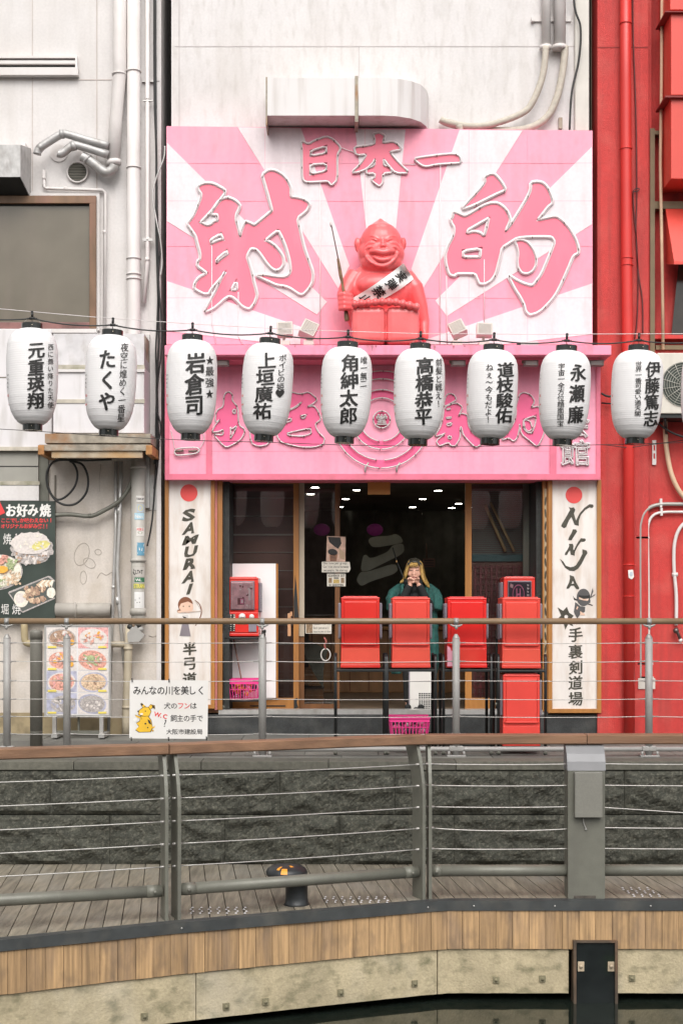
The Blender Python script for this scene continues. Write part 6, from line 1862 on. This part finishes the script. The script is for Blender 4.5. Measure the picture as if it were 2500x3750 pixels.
RK = -1.86
def back(lab, x0, x1, y0, y1, mats): return gacha('capsule_machine', lab, x0, x1, y0, y1, RK, False, mats=mats)
back('red capsule machine seen from behind, the one beside the hanging white ring', 1246, 1392, 2183, 2446, (m_gred, m_gred2))
back('red capsule machine seen from behind, directly in front of the blonde person', 1433, 1576, 2185, 2446, (M('bright_faded_red', (.72, .062, .042), .42, var=.05), m_gred2))
g3 = back('red capsule machine seen from behind with a pink scuffed corner, beside the railing post', 1635, 1783, 2185, 2446, (M('deep_red_plastic', (.72, .022, .018), .33, var=.06), m_gred))
back('red capsule machine seen from behind, upper one of the two stacked beside the ninja board', 1836, 1980, 2186, 2448, (M('bright_faded_red', (1, 1, 1)), m_gred2))
back('red capsule machine seen from behind, lower one of the two stacked beside the ninja board', 1838, 1978, 2466, 2732, (M('faded_red_low', (.72, .060, .045), .42, var=.05), M('faded_red_low', (1, 1, 1))))
def rack(lab, x0, x1, Yf, ytop, yshelf, yfoot, D=.38, low=None, grp='black tube racks'):
    t = thing('tube_rack', lab, 'rack', P((x0 + x1) / 2, yfoot, Yf + D / 2), grp)
    zf, zt, zs = Z(yfoot, Yf), Z(ytop, Yf), Z(yshelf, Yf)
    xa, xb = X(x0, Yf), X(x1, Yf)
    for x in (xa, xb):
        for y in (Yf, Yf + D):
            b = MB(); b.tube([(x, y, zf + .055), (x, y, zt), (x, y + (.02 if y == Yf else -.02), zt + .025)], .0125, 10); b.build('post', m_tube_b, t)
            b = MB(); b.tube([(x - .011, y + .012, zf + .024), (x + .011, y + .012, zf + .024)], .024, 14, 0); b.tube([(x, y, zf + .03), (x, y, zf + .06)], .014, 8, 1); b.bbox(x - .016, x + .016, y - .014, y + .02, zf + .036, zf + .052, .004, 1); b.build('caster', [m_black, m_steel], t)
    b = MB(); b.bbox(xa - .01, xb + .01, Yf - .01, Yf + D, zs - .022, zs - .003, .004); b.build('shelf', m_tube_b, t)
    for zz_ in ((low or [])):
        b = MB(); z = Z(zz_, Yf)
        for y in (Yf, Yf + D): b.tube([(xa, y, z), (xb, y, z)], .009, 8)
        for k in range(5): b.tube([(xa + (xb - xa) * (k + .5) / 5, Yf, z), (xa + (xb - xa) * (k + .5) / 5, Yf + D, z)], .005, 6)
        b.build('wire_shelf', m_tube_b, t)
    return t
rack('black wheeled rack standing beside the hanging white ring', 1228, 1411, RK, 2410, 2450, 2776, low=[2728])
rack('black wheeled rack with a pink basket on its low shelf, before the person', 1417, 1594, RK, 2410, 2450, 2776, low=[2700])
rack('black wheeled rack under the pink-scuffed machine', 1623, 1798, RK, 2410, 2450, 2776, low=[2728])
rack('black wheeled rack carrying the two stacked machines', 1824, 1996, RK, 2410, 2452, 2776, low=[2736])
rack('black wheeled rack in the doorway under the machine by the samurai board', 817, 962, .06, 2320, 2333, 2606, low=[2566])
rack('black wheeled rack in the doorway under the machine with the ringed letter', 1834, 1972, .04, 2320, 2333, 2606)
b = MB(); b.ptube([(1640, 2290), (1638, 2444)], RK - .001, 2, 4)
# pink scuff on the third machine
sc_ = MB(); fq = lambda x, y: P(x, y, RK - .0125)
sc_.poly([[(1637, 2365), (1648, 2372), (1652, 2385), (1658, 2380), (1655, 2440), (1637, 2440)]], fq)
o_ = sc_.build('pink_scuff', M('scuff_pink', (.80, .36, .46), .5), None, base=Vector())
o_.parent = g3
o_.matrix_parent_inverse = (Matrix.Translation(g3.location) @ Matrix.Rotation(math.pi, 4, 'Z')).inverted()
def basket(lab, x0, x1, y0, y1, Yf, grp='pink plastic baskets', fill=None, flab=''):
    t = thing('plastic_basket', lab, 'basket', P((x0 + x1) / 2, y1, Yf + .13), grp)
    xa, xb, z0, z1, D = X(x0, Yf), X(x1, Yf), Z(y1, Yf), Z(y0, Yf), .25
    ins = .022
    b = MB()
    def ring(f, e=0): # rectangle at height fraction f
        k = ins * (1 - f); z = z0 + (z1 - z0) * f
        return [Vector((xa + k - e, Yf + k - e, z)), Vector((xb - k + e, Yf + k - e, z)), Vector((xb - k + e, Yf + D - k + e, z)), Vector((xa + k - e, Yf + D - k + e, z))]
    for f, r in ((0, .006), (.5, .0035), (.80, .006), (.98, .009)): b.tube(ring(f), r, 6, 0, closed=True, smooth=False)
    for f0, f1, n in ((0, .5, 11), (.5, .8, 11)):
        lo, hi = ring(f0), ring(f1)
        for i in range(4):
            for k in range(n):
                u = (k + .5) / n
                b.tube([lo[i].lerp(lo[(i + 1) % 4], u), hi[i].lerp(hi[(i + 1) % 4], u)], .0045, 5, smooth=False)
    r0, r1 = ring(.80), ring(.98)
    for i in range(4): b.add([r0[i], r0[(i + 1) % 4], r1[(i + 1) % 4], r1[i]], [(0, 1, 2, 3)])
    r0 = ring(0); b.add(r0, [(0, 1, 2, 3)])
    b.build('basket_shell', m_basket, t)
    if fill:
        cap_m = {}
        for k in range(30):
            m_ = random.choice(fill)
            if m_.name not in cap_m:
                b = MB(); b.ell((0, 0, .022), (.022,) * 3, 10, 7); cap_m[m_.name] = o = b.build('capsule', m_)
            else: o = cap_m[m_.name].copy(); COL.objects.link(o)
            o.location = (random.uniform(xa + .045, xb - .045), Yf + random.uniform(.045, D - .045), z0 + .002 + random.uniform(0, (z1 - z0) * .7))
            tag(o, flab, 'capsule', 'capsules in the pink baskets')
    return t
random.seed(9)
bk1 = basket('pink basket full of orange capsules in the doorway by the samurai board', 832, 950, 2489, 2562, .08, fill=[m_caps, m_caps, M('capsule_dark', (.04, .04, .05))], flab='small ball capsule in the pink basket by the samurai board')
bk2 = basket('pink basket of dark and pale capsules below the machine in front of the person', 1424, 1574, 2628, 2700, RK + .02, fill=[M('capsule_dark', (1, 1, 1)), M('capsule_pale', (.6, .55, .55)), M('capsule_rose', (.6, .2, .3))], flab='small ball capsule in the pink basket below the racked machines')
b = MB(); b.ptube([(855, 2338), (891, 2524)], .30, 2.6, 6)
solo(b, 'broom_stick', M('pinkish_stick', (.40, .22, .18), .6), 'thin pinkish stick leaning in the doorway above the basket of orange capsules', 'stick')
# portable cooler
cl = thing('portable_cooler', 'small white portable air cooler on the shop floor behind the machine racks', 'air cooler', P(1540, 2604, .35))
b = MB(); b.px(1496, 2456, 1600, 2604, .35, .24, 0, .01); b.build('casing', M('cooler_white', (.66, .64, .60), .45, var=.03), cl)
b = MB()
for i in range(6):
    for j in range(9): b.px(1533 + i * 8.5, 2538 + j * 6.8, 1539 + i * 8.5, 2542.5 + j * 6.8, .348, .003)
b.build('vent_grille', m_void, cl)
b = MB(); b.px(1496, 2494, 1600, 2496, .348, .004); b.px(1496, 2456, 1500, 2604, .3485, .003); b.build('seam', m_flange, cl)
b = MB(); b.ptube(spline([(1515, 2596), (1525, 2592), (1560, 2604), (1590, 2606)], 4), .33, 3, 6); b.build('cord', m_black, cl)
# notices on the glass
ny = .525
def notice(lab, loop, fnc, cat='notice', mats=None):
    t = MB(); xs = [q[0] for q in loop]; ys = [q[1] for q in loop]
    th = thing('paper_notice', lab, cat, P(sum(xs) / len(xs), max(ys), ny), 'papers taped to the shop glass')
    t.ppoly([loop], ny - .003, .002); t.build('sheet', mats or m_paper, th)
    b = MB(); m_ = fnc(b, lambda x, y: P(x, y, ny - .0042)); b.build('print', m_, th)
def n_photo(b, f):
    b.poly([[(1200, 1966), (1245, 1968), (1250, 1990), (1238, 2010), (1225, 2002), (1205, 1985)]], f, 0, 0); b.poly([eloop(1218, 2022, 18, 12, 16, .2)], f, 0, 0)
    b.poly([[(1206, 2032), (1236, 2030), (1232, 2055), (1208, 2055)]], f, 0, 1); b.poly([[(1240, 2005), (1262, 2025), (1262, 2050), (1244, 2045)]], f, 0, 2)
    for k in range(4): b.poly([[(1210, 2036 + k * 5), (1230, 2035 + k * 5), (1230, 2037 + k * 5), (1210, 2038 + k * 5)]], lambda x, y: f(x, y) - Vector((0, .001, 0)), 0, 0)
    return [m_ink, M('photo_wood', (.30, .14, .08)), M('photo_tan', (.40, .28, .18))]
notice('taped colour photograph of seated figures on chairs', [(1197, 1963), (1265, 1966), (1264, 2057), (1194, 2056)], n_photo, 'poster', M('photo_paper', (.50, .33, .25), .5, var=.3, scale=20))
def n_txt(b, f):
    for k, s_ in enumerate(('One tune per group.', "Can't be shared between", 'two people. No sharing.')): htext(b, s_, 1183, 1276, 2062 + k * 13, 9, f, .005)
    return m_ink
notice('curled white notice with three lines of English text under the photograph', [(1178, 2057), (1280, 2058), (1283, 2084), (1276, 2096), (1178, 2096)], n_txt)
def n_sou(b, f):
    htext(b, 'SOUVENIR SET', 1200, 1262, 2108, 9, f, .03); b.poly([[(1222, 2115), (1240, 2115), (1240, 2119), (1222, 2119)]], f, 0, 0); htext(b, 'は 2000YEN', 1204, 1256, 2142, 8, f, .03)
    for x in (1203, 1248): b.poly([[(x, 2116), (x + 12, 2116), (x + 12, 2135), (x, 2135)]], f, 0, 1)
    b.poly([[(1220, 2122), (1242, 2122), (1242, 2136), (1220, 2136)]], f, 0, 2)
    for x0, y0, x1, y1 in ((1196, 2100, 1266, 2101), (1196, 2147, 1266, 2148), (1196, 2100, 1197, 2148), (1265, 2100, 1266, 2148)): b.poly([[(x0, y0), (x1, y0), (x1, y1), (x0, y1)]], f, 0, 0)
    return [m_ink, M('pic_brown', (.25, .17, .10), .5, var=.4, scale=60), M('pic_gold', (.45, .32, .10), .5, var=.4, scale=60)]
notice('small souvenir price notice with three little pictures', [(1196, 2100), (1266, 2100), (1266, 2148), (1196, 2148)], n_sou)
def n_stk(b, f):
    htext(b, '1日記念ステッカー付き', 1147, 1210, 2284, 9, f, .01); htext(b, 'Each 1person will', 1147, 1204, 2299, 9, f, .005); htext(b, 'receive one sticker', 1147, 1211, 2312, 9, f, .005)
    b.poly([[(1121, 2277), (1144, 2277), (1144, 2318), (1121, 2318)]], f, 0, 1)
    return [m_ink, M('pic_brown', (1, 1, 1))]
notice('sticker notice with bilingual text low on the glass above the hanging ring', [(1118, 2272), (1214, 2274), (1213, 2321), (1118, 2320)], n_stk)
# orange plaque, wall emblem, curtain, steps and hanging ring inside
b = MB(); b.px(1346, 1755, 1428, 1811, .12, .02, 0, .003); b.px(1372, 1764, 1374, 1767, .118, .003, 1); b.px(1402, 1764, 1404, 1767, .118, .003, 1)
solo(b, 'orange_plaque', [M('orange_board', (.45, .20, .04), .5, var=.1), m_steelw], 'plain orange wooden plaque hanging from the lintel over the entrance', 'plaque')
b = MB()
em = lambda l: [(780 + x * .4464, 1740 + y * .4464) for x, y in l]
EYY = 2.2
b.ppoly([smooth_loop(em([(1268, 540), (1295, 506), (1450, 497), (1495, 480), (1540, 505), (1562, 552), (1470, 572), (1310, 598)]), 2)], EYY, .01)
b.ppoly([smooth_loop(em([(1470, 574), (1562, 556), (1568, 640), (1400, 722), (1265, 790), (1207, 788), (1228, 660), (1255, 652), (1290, 686), (1430, 632)]), 2)], EYY, .01)
b.ppoly([smooth_loop(em([(1207, 791), (1265, 794), (1500, 716), (1520, 800), (1290, 872), (1215, 915), (1172, 862)]), 2)], EYY, .01)
solo(b, 'wall_emblem', M('grey_green_paint', (.26, .27, .22), .6, var=.2, scale=4), 'large folded grey-green brush emblem inside the dark shop', 'emblem')
b = MB()
vs, fs = [], []
zt, zb_ = 2.4, .35
for i in range(40):
    u = i / 39
    x = ixl + .5 + u * 3.2
    vs += [(x, 4.4 + .05 * math.sin(u * 70), zb_), (x, 4.4 + .05 * math.sin(u * 70), zt)]
b.add(vs, [(2 * i, 2 * i + 2, 2 * i + 3, 2 * i + 1) for i in range(39)], 0, .5, True)
solo(b, 'stage_curtain', M('black_curtain', (.085, .082, .066), .9, var=.3), 'dark pleated curtain across the back of the dark shop', 'curtain')
b = MB()
for k, (y0, y1, dx_) in enumerate(((2450, 2508, 0), (2520, 2598, 0))):
    b.ppoly([[(1094, y0 + 2), (1150 + k * 32, y0), (1184, y0 + 6 + k * 0), (1184 if k else 1150, y1), (1094, y1)]], .95 - .1 * k, .5, 0)
b.px(1094, 2518, 1186, 2522, .82, .3, 1)
solo(b, 'wooden_step_box', [m_wooddk, M('dark_groove', (.03, .015, .01))], 'orange-brown wooden step box just inside the glass door', 'step')
b = MB(); b.ppoly([[(1092, 2330), (1105, 2370), (1140, 2450), (1184, 2525), (1184, 2450), (1200, 2380), (1120, 2340)]], .80, .02, 0)
solo(b, 'black_drape', M('black_curtain', (1, 1, 1)), 'black drape hanging in a curve above the wooden step box', 'drape')
b = MB(); b.tube([P(1192 + 17 * math.cos(a), 2398 + 22 * math.sin(a), .49) for a in (2 * math.pi * i / 28 for i in range(28))], .006, 8, 0, closed=True)
b.ptube(spline([(1186, 2335), (1194, 2350), (1188, 2362), (1192, 2377)], 4), .49, 3.4, 6, 1)
solo(b, 'hanging_ring', [M('ring_white', (.55, .52, .48), .4), M('rope_red', (.35, .10, .08), .8, var=.5, scale=80)], 'white ring on a twisted red cord hanging in the entrance', 'ring')
b = MB(); b.px(1548, 2045, 1592, 2077, 2.0, .02, 0); b.ptube([(1560, 1990), (1562, 2045)], 2.0, 2, 5, 0)
for k in range(3): b.px(1553, 2051 + k * 9, 1587, 2054 + k * 9, 1.997, .002, 1)
solo(b, 'ema_plaque', [M('dull_orange_board', (.12, .055, .03), .6, var=.2), m_void], 'small dull orange plaque on a thin post behind the person', 'plaque')
b = MB(); b.tube([P(1437, 2005, .9), P(1452, 2055, .9), P(1478, 2120, .7)], .006, 8, 0); b.ell(P(1451, 2056, .88), (.008, .008, .012), 8, 6, 1)
solo(b, 'wall_rifle', [m_black, M('brass', (.7, .4, .15), .4)], 'slim dark rifle leaning beside the person with a small brass fitting', 'toy rifle')
b = MB(); b.px(1236, 1770, 1246, 2420, 1.2, .05)
solo(b, 'inner_post', m_wooddk, 'thin brown wooden post standing inside the shop entrance', 'post')
# prize counter and two added magenta lamps standing in for reflected glows
ctr = thing('prize_counter', 'brown wooden prize counter deep inside the dark shop', 'counter', P(1480, 2560, 3.2))
b = MB(); b.bbox(X(1130, 3.2), X(1760, 3.2), 3.2, 3.75, .2, .93, .01); b.build('cabinet', M('counter_wood', (.34, .17, .07), .5, var=.25, scale=8, stretch=(1, 1, .3)), ctr)
b = MB(); b.bbox(X(1120, 3.2), X(1770, 3.2), 3.15, 3.78, .93, .97, .006); b.build('counter_top', m_wood, ctr)
b = MB()
for k in range(7):
    x = X(1140, 3.2) + k * .22
    b.box(x, x + .012, 3.188, 3.20, .22, .92)
b.build('panel_strip', m_wooddk, ctr)
m_mag = M('stand_in_glow', (.16, .02, .10), .8, emit=.10)
for q, lab in (((1178, 1940), 'added dim magenta lamp standing in for a reflected glow above the seated-figures photograph'), ((1372, 1940), 'added dim magenta lamp standing in for a reflected glow above the grey-green emblem')):
    t = thing('stand_in_lamp', lab, 'lamp', P(q[0], q[1] + 20, 3.9), 'added magenta stand-in lamps inside the shop')
    b = MB(); b.ell(P(q[0], q[1], 3.9), (.10, .10, .075)); b.build('shade', m_mag, t)
    b = MB(); c = P(q[0], q[1], 3.9); b.tube([c + Vector((0, 0, .07)), Vector((c.x, c.y, 2.46))], .003, 5); b.build('cord', m_black, t)
# lamps on the shop ceiling
random.seed(21)
LP = [(1154, 1781), (1137, 1806), (1305, 1791), (1266, 1824), (1245, 1853), (1204, 1879), (1187, 1898), (1376, 1899), (1466, 1880), (1603, 1793), (1548, 1824), (1510, 1854), (1653, 1857), (1624, 1872), (1597, 1886), (1678, 1841), (1575, 1900), (1470, 1882), (904, 1772), (1798, 1771)]
lens = None
for i, (x, y) in enumerate(LP):
    zc = 2.462
    d = (zc - EYE) * F / (HY - y)
    Yl = d + CY
    if Yl < .3: Yl = .3
    t = thing('ceiling_lamp', 'small lit round downlight on the dark shop ceiling', 'ceiling lamp', (X(x, Yl), Yl, zc - .01), 'downlights on the shop ceiling')
    if lens is None:
        b = MB(); q = WPOS[t.name]
        b.lathe([(.040, -.004), (.040, -.001)], q, 16); b.build('lens', m_lamp, t); lens = t.children[0]
        b = MB(); b.lathe([(.052, -.002), (.056, .009)], q, 16); b.build('rim', m_steel, t); rim = t.children[1]
    else:
        for s_ in (lens, rim):
            c = s_.copy(); COL.objects.link(c); c.parent = t
# ================================================================ PERSON
PY = .42
kp = S(PY)
h_ = lambda x, y, dy=0: P(1380 + x * .1913, 1980 + y * .1913, PY + dy)
kq = .1913 * kp
pr = thing('person', 'person with long blonde hair and teal coat, hands raised to the mouth', 'person', (X(1515, PY), PY, .2))
def EP_(b, x, y, rx, ry, rz, dy=0, rot=None): b.ell(h_(x, y, dy), (rx * kq, rz * kq, ry * kq), 18, 12, 0, rot)
def TP(b, pts, rs_, n=12): b.tube([h_(*p_) for p_ in pts], [r * kq for r in rs_], n)
b = MB()
EP_(b, 712, 545, 165, 215, 190, -.02)                     # skull
EP_(b, 712, 620, 138, 150, 150, -.045); EP_(b, 712, 690, 95, 70, 100, -.07)     # face and chin
EP_(b, 640, 640, 55, 50, 40, -.09); EP_(b, 785, 640, 55, 50, 40, -.09)
TP(b, [(715, 700, .01), (715, 820, .03), (715, 900, .03)], [110, 105, 120])
TP(b, [(715, 860, .03), (715, 1050, .03), (715, 1500, .03), (715, 1700, .03)], [180, 270, 240, 250])
for s_ in (-1, 1):
    TP(b, [(715 + s_ * 230, 930, .03), (715 + s_ * 300, 1180, -.02), (715 + s_ * 310, 1330, -.06)], [105, 95, 78])
    TP(b, [(715 + s_ * 310, 1330, -.06), (715 + s_ * 190, 1060, -.15), (715 + s_ * 70, 830, -.165)], [82, 62, 44])
    zf = 1.0
    TP(b, [(715 + s_ * 120, 1680, .03), (715 + s_ * 120, 2300, .03), (715 + s_ * 115, 2900, .04), (715 + s_ * 115, 3150, .04)], [135, 100, 75, 60])
    TP(b, [(715 + s_ * 115, 3170, .06), (715 + s_ * 125, 3200, -.10)], [55, 48])
EP_(b, 628, 775, 50, 62, 34, -.165); EP_(b, 760, 770, 52, 56, 34, -.165)
# nose and lips
EP_(b, 708, 610, 26, 60, 30, -.115); EP_(b, 706, 640, 38, 24, 30, -.12)
T3 = [(650, 694, -.118), (706, 684, -.128), (765, 694, -.118)]
TP(b, T3, [7, 13, 7], 8); TP(b, [(665, 712, -.115), (706, 716, -.124), (750, 712, -.115)], [7, 12, 7], 8)
# fingers: four per hand and a thumb, curled towards the mouth
for pts, r in (([(600, 770), (585, 735), (600, 705)], 15), ([(622, 755), (618, 712), (640, 690)], 16), ([(648, 760), (650, 720), (668, 700)], 16), ([(672, 790), (690, 740), (672, 705)], 17), ([(660, 810), (700, 800), (712, 770)], 19),
               ([(735, 760), (710, 740), (690, 748)], 15), ([(745, 745), (730, 722), (705, 728)], 16), ([(765, 740), (780, 715), (810, 708)], 16), ([(785, 755), (800, 730), (812, 722)], 15), ([(730, 790), (705, 785), (692, 800)], 18)):
    TP(b, [(pts[0][0], pts[0][1], -.175), (pts[1][0], pts[1][1], -.205), (pts[2][0], pts[2][1], -.190)], [r, r * .95, r * .75], 8)
bd = blob(b, .0062, 2)
bo = bd.build('body', M('skin', (.60, .33, .24), .5, var=.06, scale=8), pr)
tp_ = bvh(bd)
def onp(x, y, lift=0.):
    a = h_(x, y, -.6); d_ = (h_(x, y, 0) - a).normalized()
    q = tp_.ray_cast(a, d_)[0]
    return (q if q else h_(x, y, -.1)) - d_ * lift * kq
b = MB()
for pts in ([(618, 560), (650, 572), (685, 566)], [(738, 566), (765, 574), (800, 562)]): b.tube([onp(x, y, 3) for x, y in spline(pts, 4)], [.0015] + [.0028] * 7 + [.0015], 6)
for pts in ([(620, 520), (655, 515), (690, 528)], [(735, 528), (765, 516), (795, 520)]): b.tube([onp(x, y, 2) for x, y in spline(pts, 4)], .0022, 6, 1)
b.build('closed_eye', [m_ink, M('brow', (.12, .07, .04))], pr)
b = MB(); b.tube([onp(x, y, 2) for x, y in spline([(652, 695), (706, 690), (758, 695)], 4)], .0022, 6, 1); b.tube([onp(x, y, 1) for x, y in spline([(662, 706), (706, 712), (752, 706)], 4)], .003, 6)
b.build('mouth', [M('lip', (.42, .13, .12)), M('lip_line', (.12, .03, .03))], pr)
# hair: blonde lengths, dark crown
m_bl = M('blonde_hair', (.42, .26, .07), .55, var=.5, scale=45, stretch=(3.5, 3.5, .16), bump=.5, bscale=90, stain=((.16, .085, .02), .75, 40, (4, 4, .12)))
m_rt = M('dark_hair_roots', (.03, .026, .018), .5, var=.3)
b = MB()
def strand(pts, rs_, n=10, sq=1): b.tube([h_(*p_) for p_ in spline(pts, 4)], [q[0] * kq for q in spline([(r,) for r in rs_], 4)], n)
for k in range(9):
    u = k / 8
    strand([(616 - 14 * u, 402 + 14 * u, -.06 + .09 * u), (604 - 12 * u, 450, -.095 + .12 * u), (574 - 18 * u, 560, -.10 + .13 * u), (548 - 22 * u, 660, -.10 + .13 * u), (546 - 12 * u, 740 + 10 * u, -.095 + .12 * u)], [24, 28, 28, 26, 5])
    strand([(818 + 12 * u, 402 + 14 * u, -.06 + .09 * u), (836 + 14 * u, 455, -.10 + .12 * u), (852 + 22 * u, 580, -.10 + .13 * u), (872 + 30 * u, 700, -.11 + .12 * u), (915 + 55 * u, 800 + 30 * u, -.115 + .10 * u), (965 + 50 * u, 880 + 40 * u, -.11 + .10 * u)], [24, 30, 32, 30, 24, 5])
for k in range(8):
    x = 632 + 20 * k
    strand([(x * .5 + 355, 420, -.10), (x, 455, -.122), (x + (x - 712) * .08, 505 + 10 * (k % 3), -.126)], [12, 13, 3], 6)
strand([(500, 760, .02), (470, 790, -.04), (440, 810, -.05)], [30, 30, 6]); strand([(520, 720, .02), (500, 770, -.05), (505, 800, -.06)], [26, 26, 6])
EP_(b, 712, 540, 166, 175, 150, .03); EP_(b, 712, 680, 160, 190, 90, .055)
b.build('hair', m_bl, pr)
b = MB()
EP_(b, 714, 440, 142, 112, 190, -.02); EP_(b, 714, 412, 84, 44, 60, -.085)
for s_ in (-1, 1):
    for k in range(6):
        x = 714 + s_ * (66 + 10 * k)
        strand([(714 + s_ * 50, 352 + 6 * k, -.06), (x, 392 + 8 * k, -.098), (x + s_ * 12, 425 + 8 * (k % 3), -.112), (x + s_ * 15, 455 + 22 * (k % 3), -.116)], [15, 15, 8, 2], 7)
b.build('hair_roots', m_rt, pr)
# black jumper with raised sleeves and a teal coat over the shoulders
b = MB()
TP(b, [(715, 790, .03), (715, 860, .02), (715, 1050, .01), (715, 1500, .02), (715, 1740, .02)], [135, 205, 292, 268, 270])
for s_ in (-1, 1):
    TP(b, [(715 + s_ * 230, 930, .03), (715 + s_ * 300, 1180, -.02), (715 + s_ * 310, 1330, -.06)], [120, 108, 92])
    TP(b, [(715 + s_ * 310, 1330, -.06), (715 + s_ * 190, 1060, -.15), (715 + s_ * 95, 850, -.163)], [98, 80, 66])
    TP(b, [(715 + s_ * 120, 1700, .03), (715 + s_ * 120, 2300, .03), (715 + s_ * 115, 3080, .04)], [155, 120, 92])
    TP(b, [(715 + s_ * 115, 3180, .08), (715 + s_ * 125, 3195, -.11)], [70, 62])
    TP(b, [(715 + s_ * 150, 800, -.08), (715 + s_ * 90, 770, -.10)], [50, 40])
EP_(b, 715, 905, 190, 120, 120, -.09); EP_(b, 860, 770, 60, 90, 60, -.06); EP_(b, 545, 790, 50, 80, 60, -.05)
bl = blob(b, .009, 4)
bl.build('jumper', M('black_jumper', (.012, .013, .013), .9, var=.3), pr)
b = MB()
for s_ in (-1, 1):
    TP(b, [(715 + s_ * 150, 830, .06), (715 + s_ * 290, 900, .04), (715 + s_ * 400, 1010, -.0), (715 + s_ * 455, 1130, -.04), (715 + s_ * 440, 1330, -.06)], [50, 85, 105, 105, 90])
    TP(b, [(715 + s_ * 250, 900, .02), (715 + s_ * 300, 1200, -.0), (715 + s_ * 330, 1700, .02), (715 + s_ * 350, 2300, .03), (715 + s_ * 340, 2550, .03)], [110, 130, 130, 125, 100])
    TP(b, [(715 + s_ * 215, 830, -.05), (715 + s_ * 235, 1000, -.10), (715 + s_ * 215, 1200, -.09), (715 + s_ * 225, 1600, -.06)], [34, 44, 44, 40])
TP(b, [(715, 850, .15), (715, 1300, .16), (715, 2500, .16)], [150, 280, 320])
ct = blob(b, .010, 3)
for v in ct.v: v += Vector((.010 * noise.noise(v * 18), .014 * noise.noise(Vector((v.x * 26 + v.z * 12, v.y * 10, v.z * 9))), 0))
ct.build('coat', M('teal_coat', (.012, .075, .064), .8, var=.4, scale=22, bump=.7, bscale=60, stretch=(2, 2, .6)), pr)

bpy.data.objects.remove(_to)
bpy.data.curves.remove(_tc)
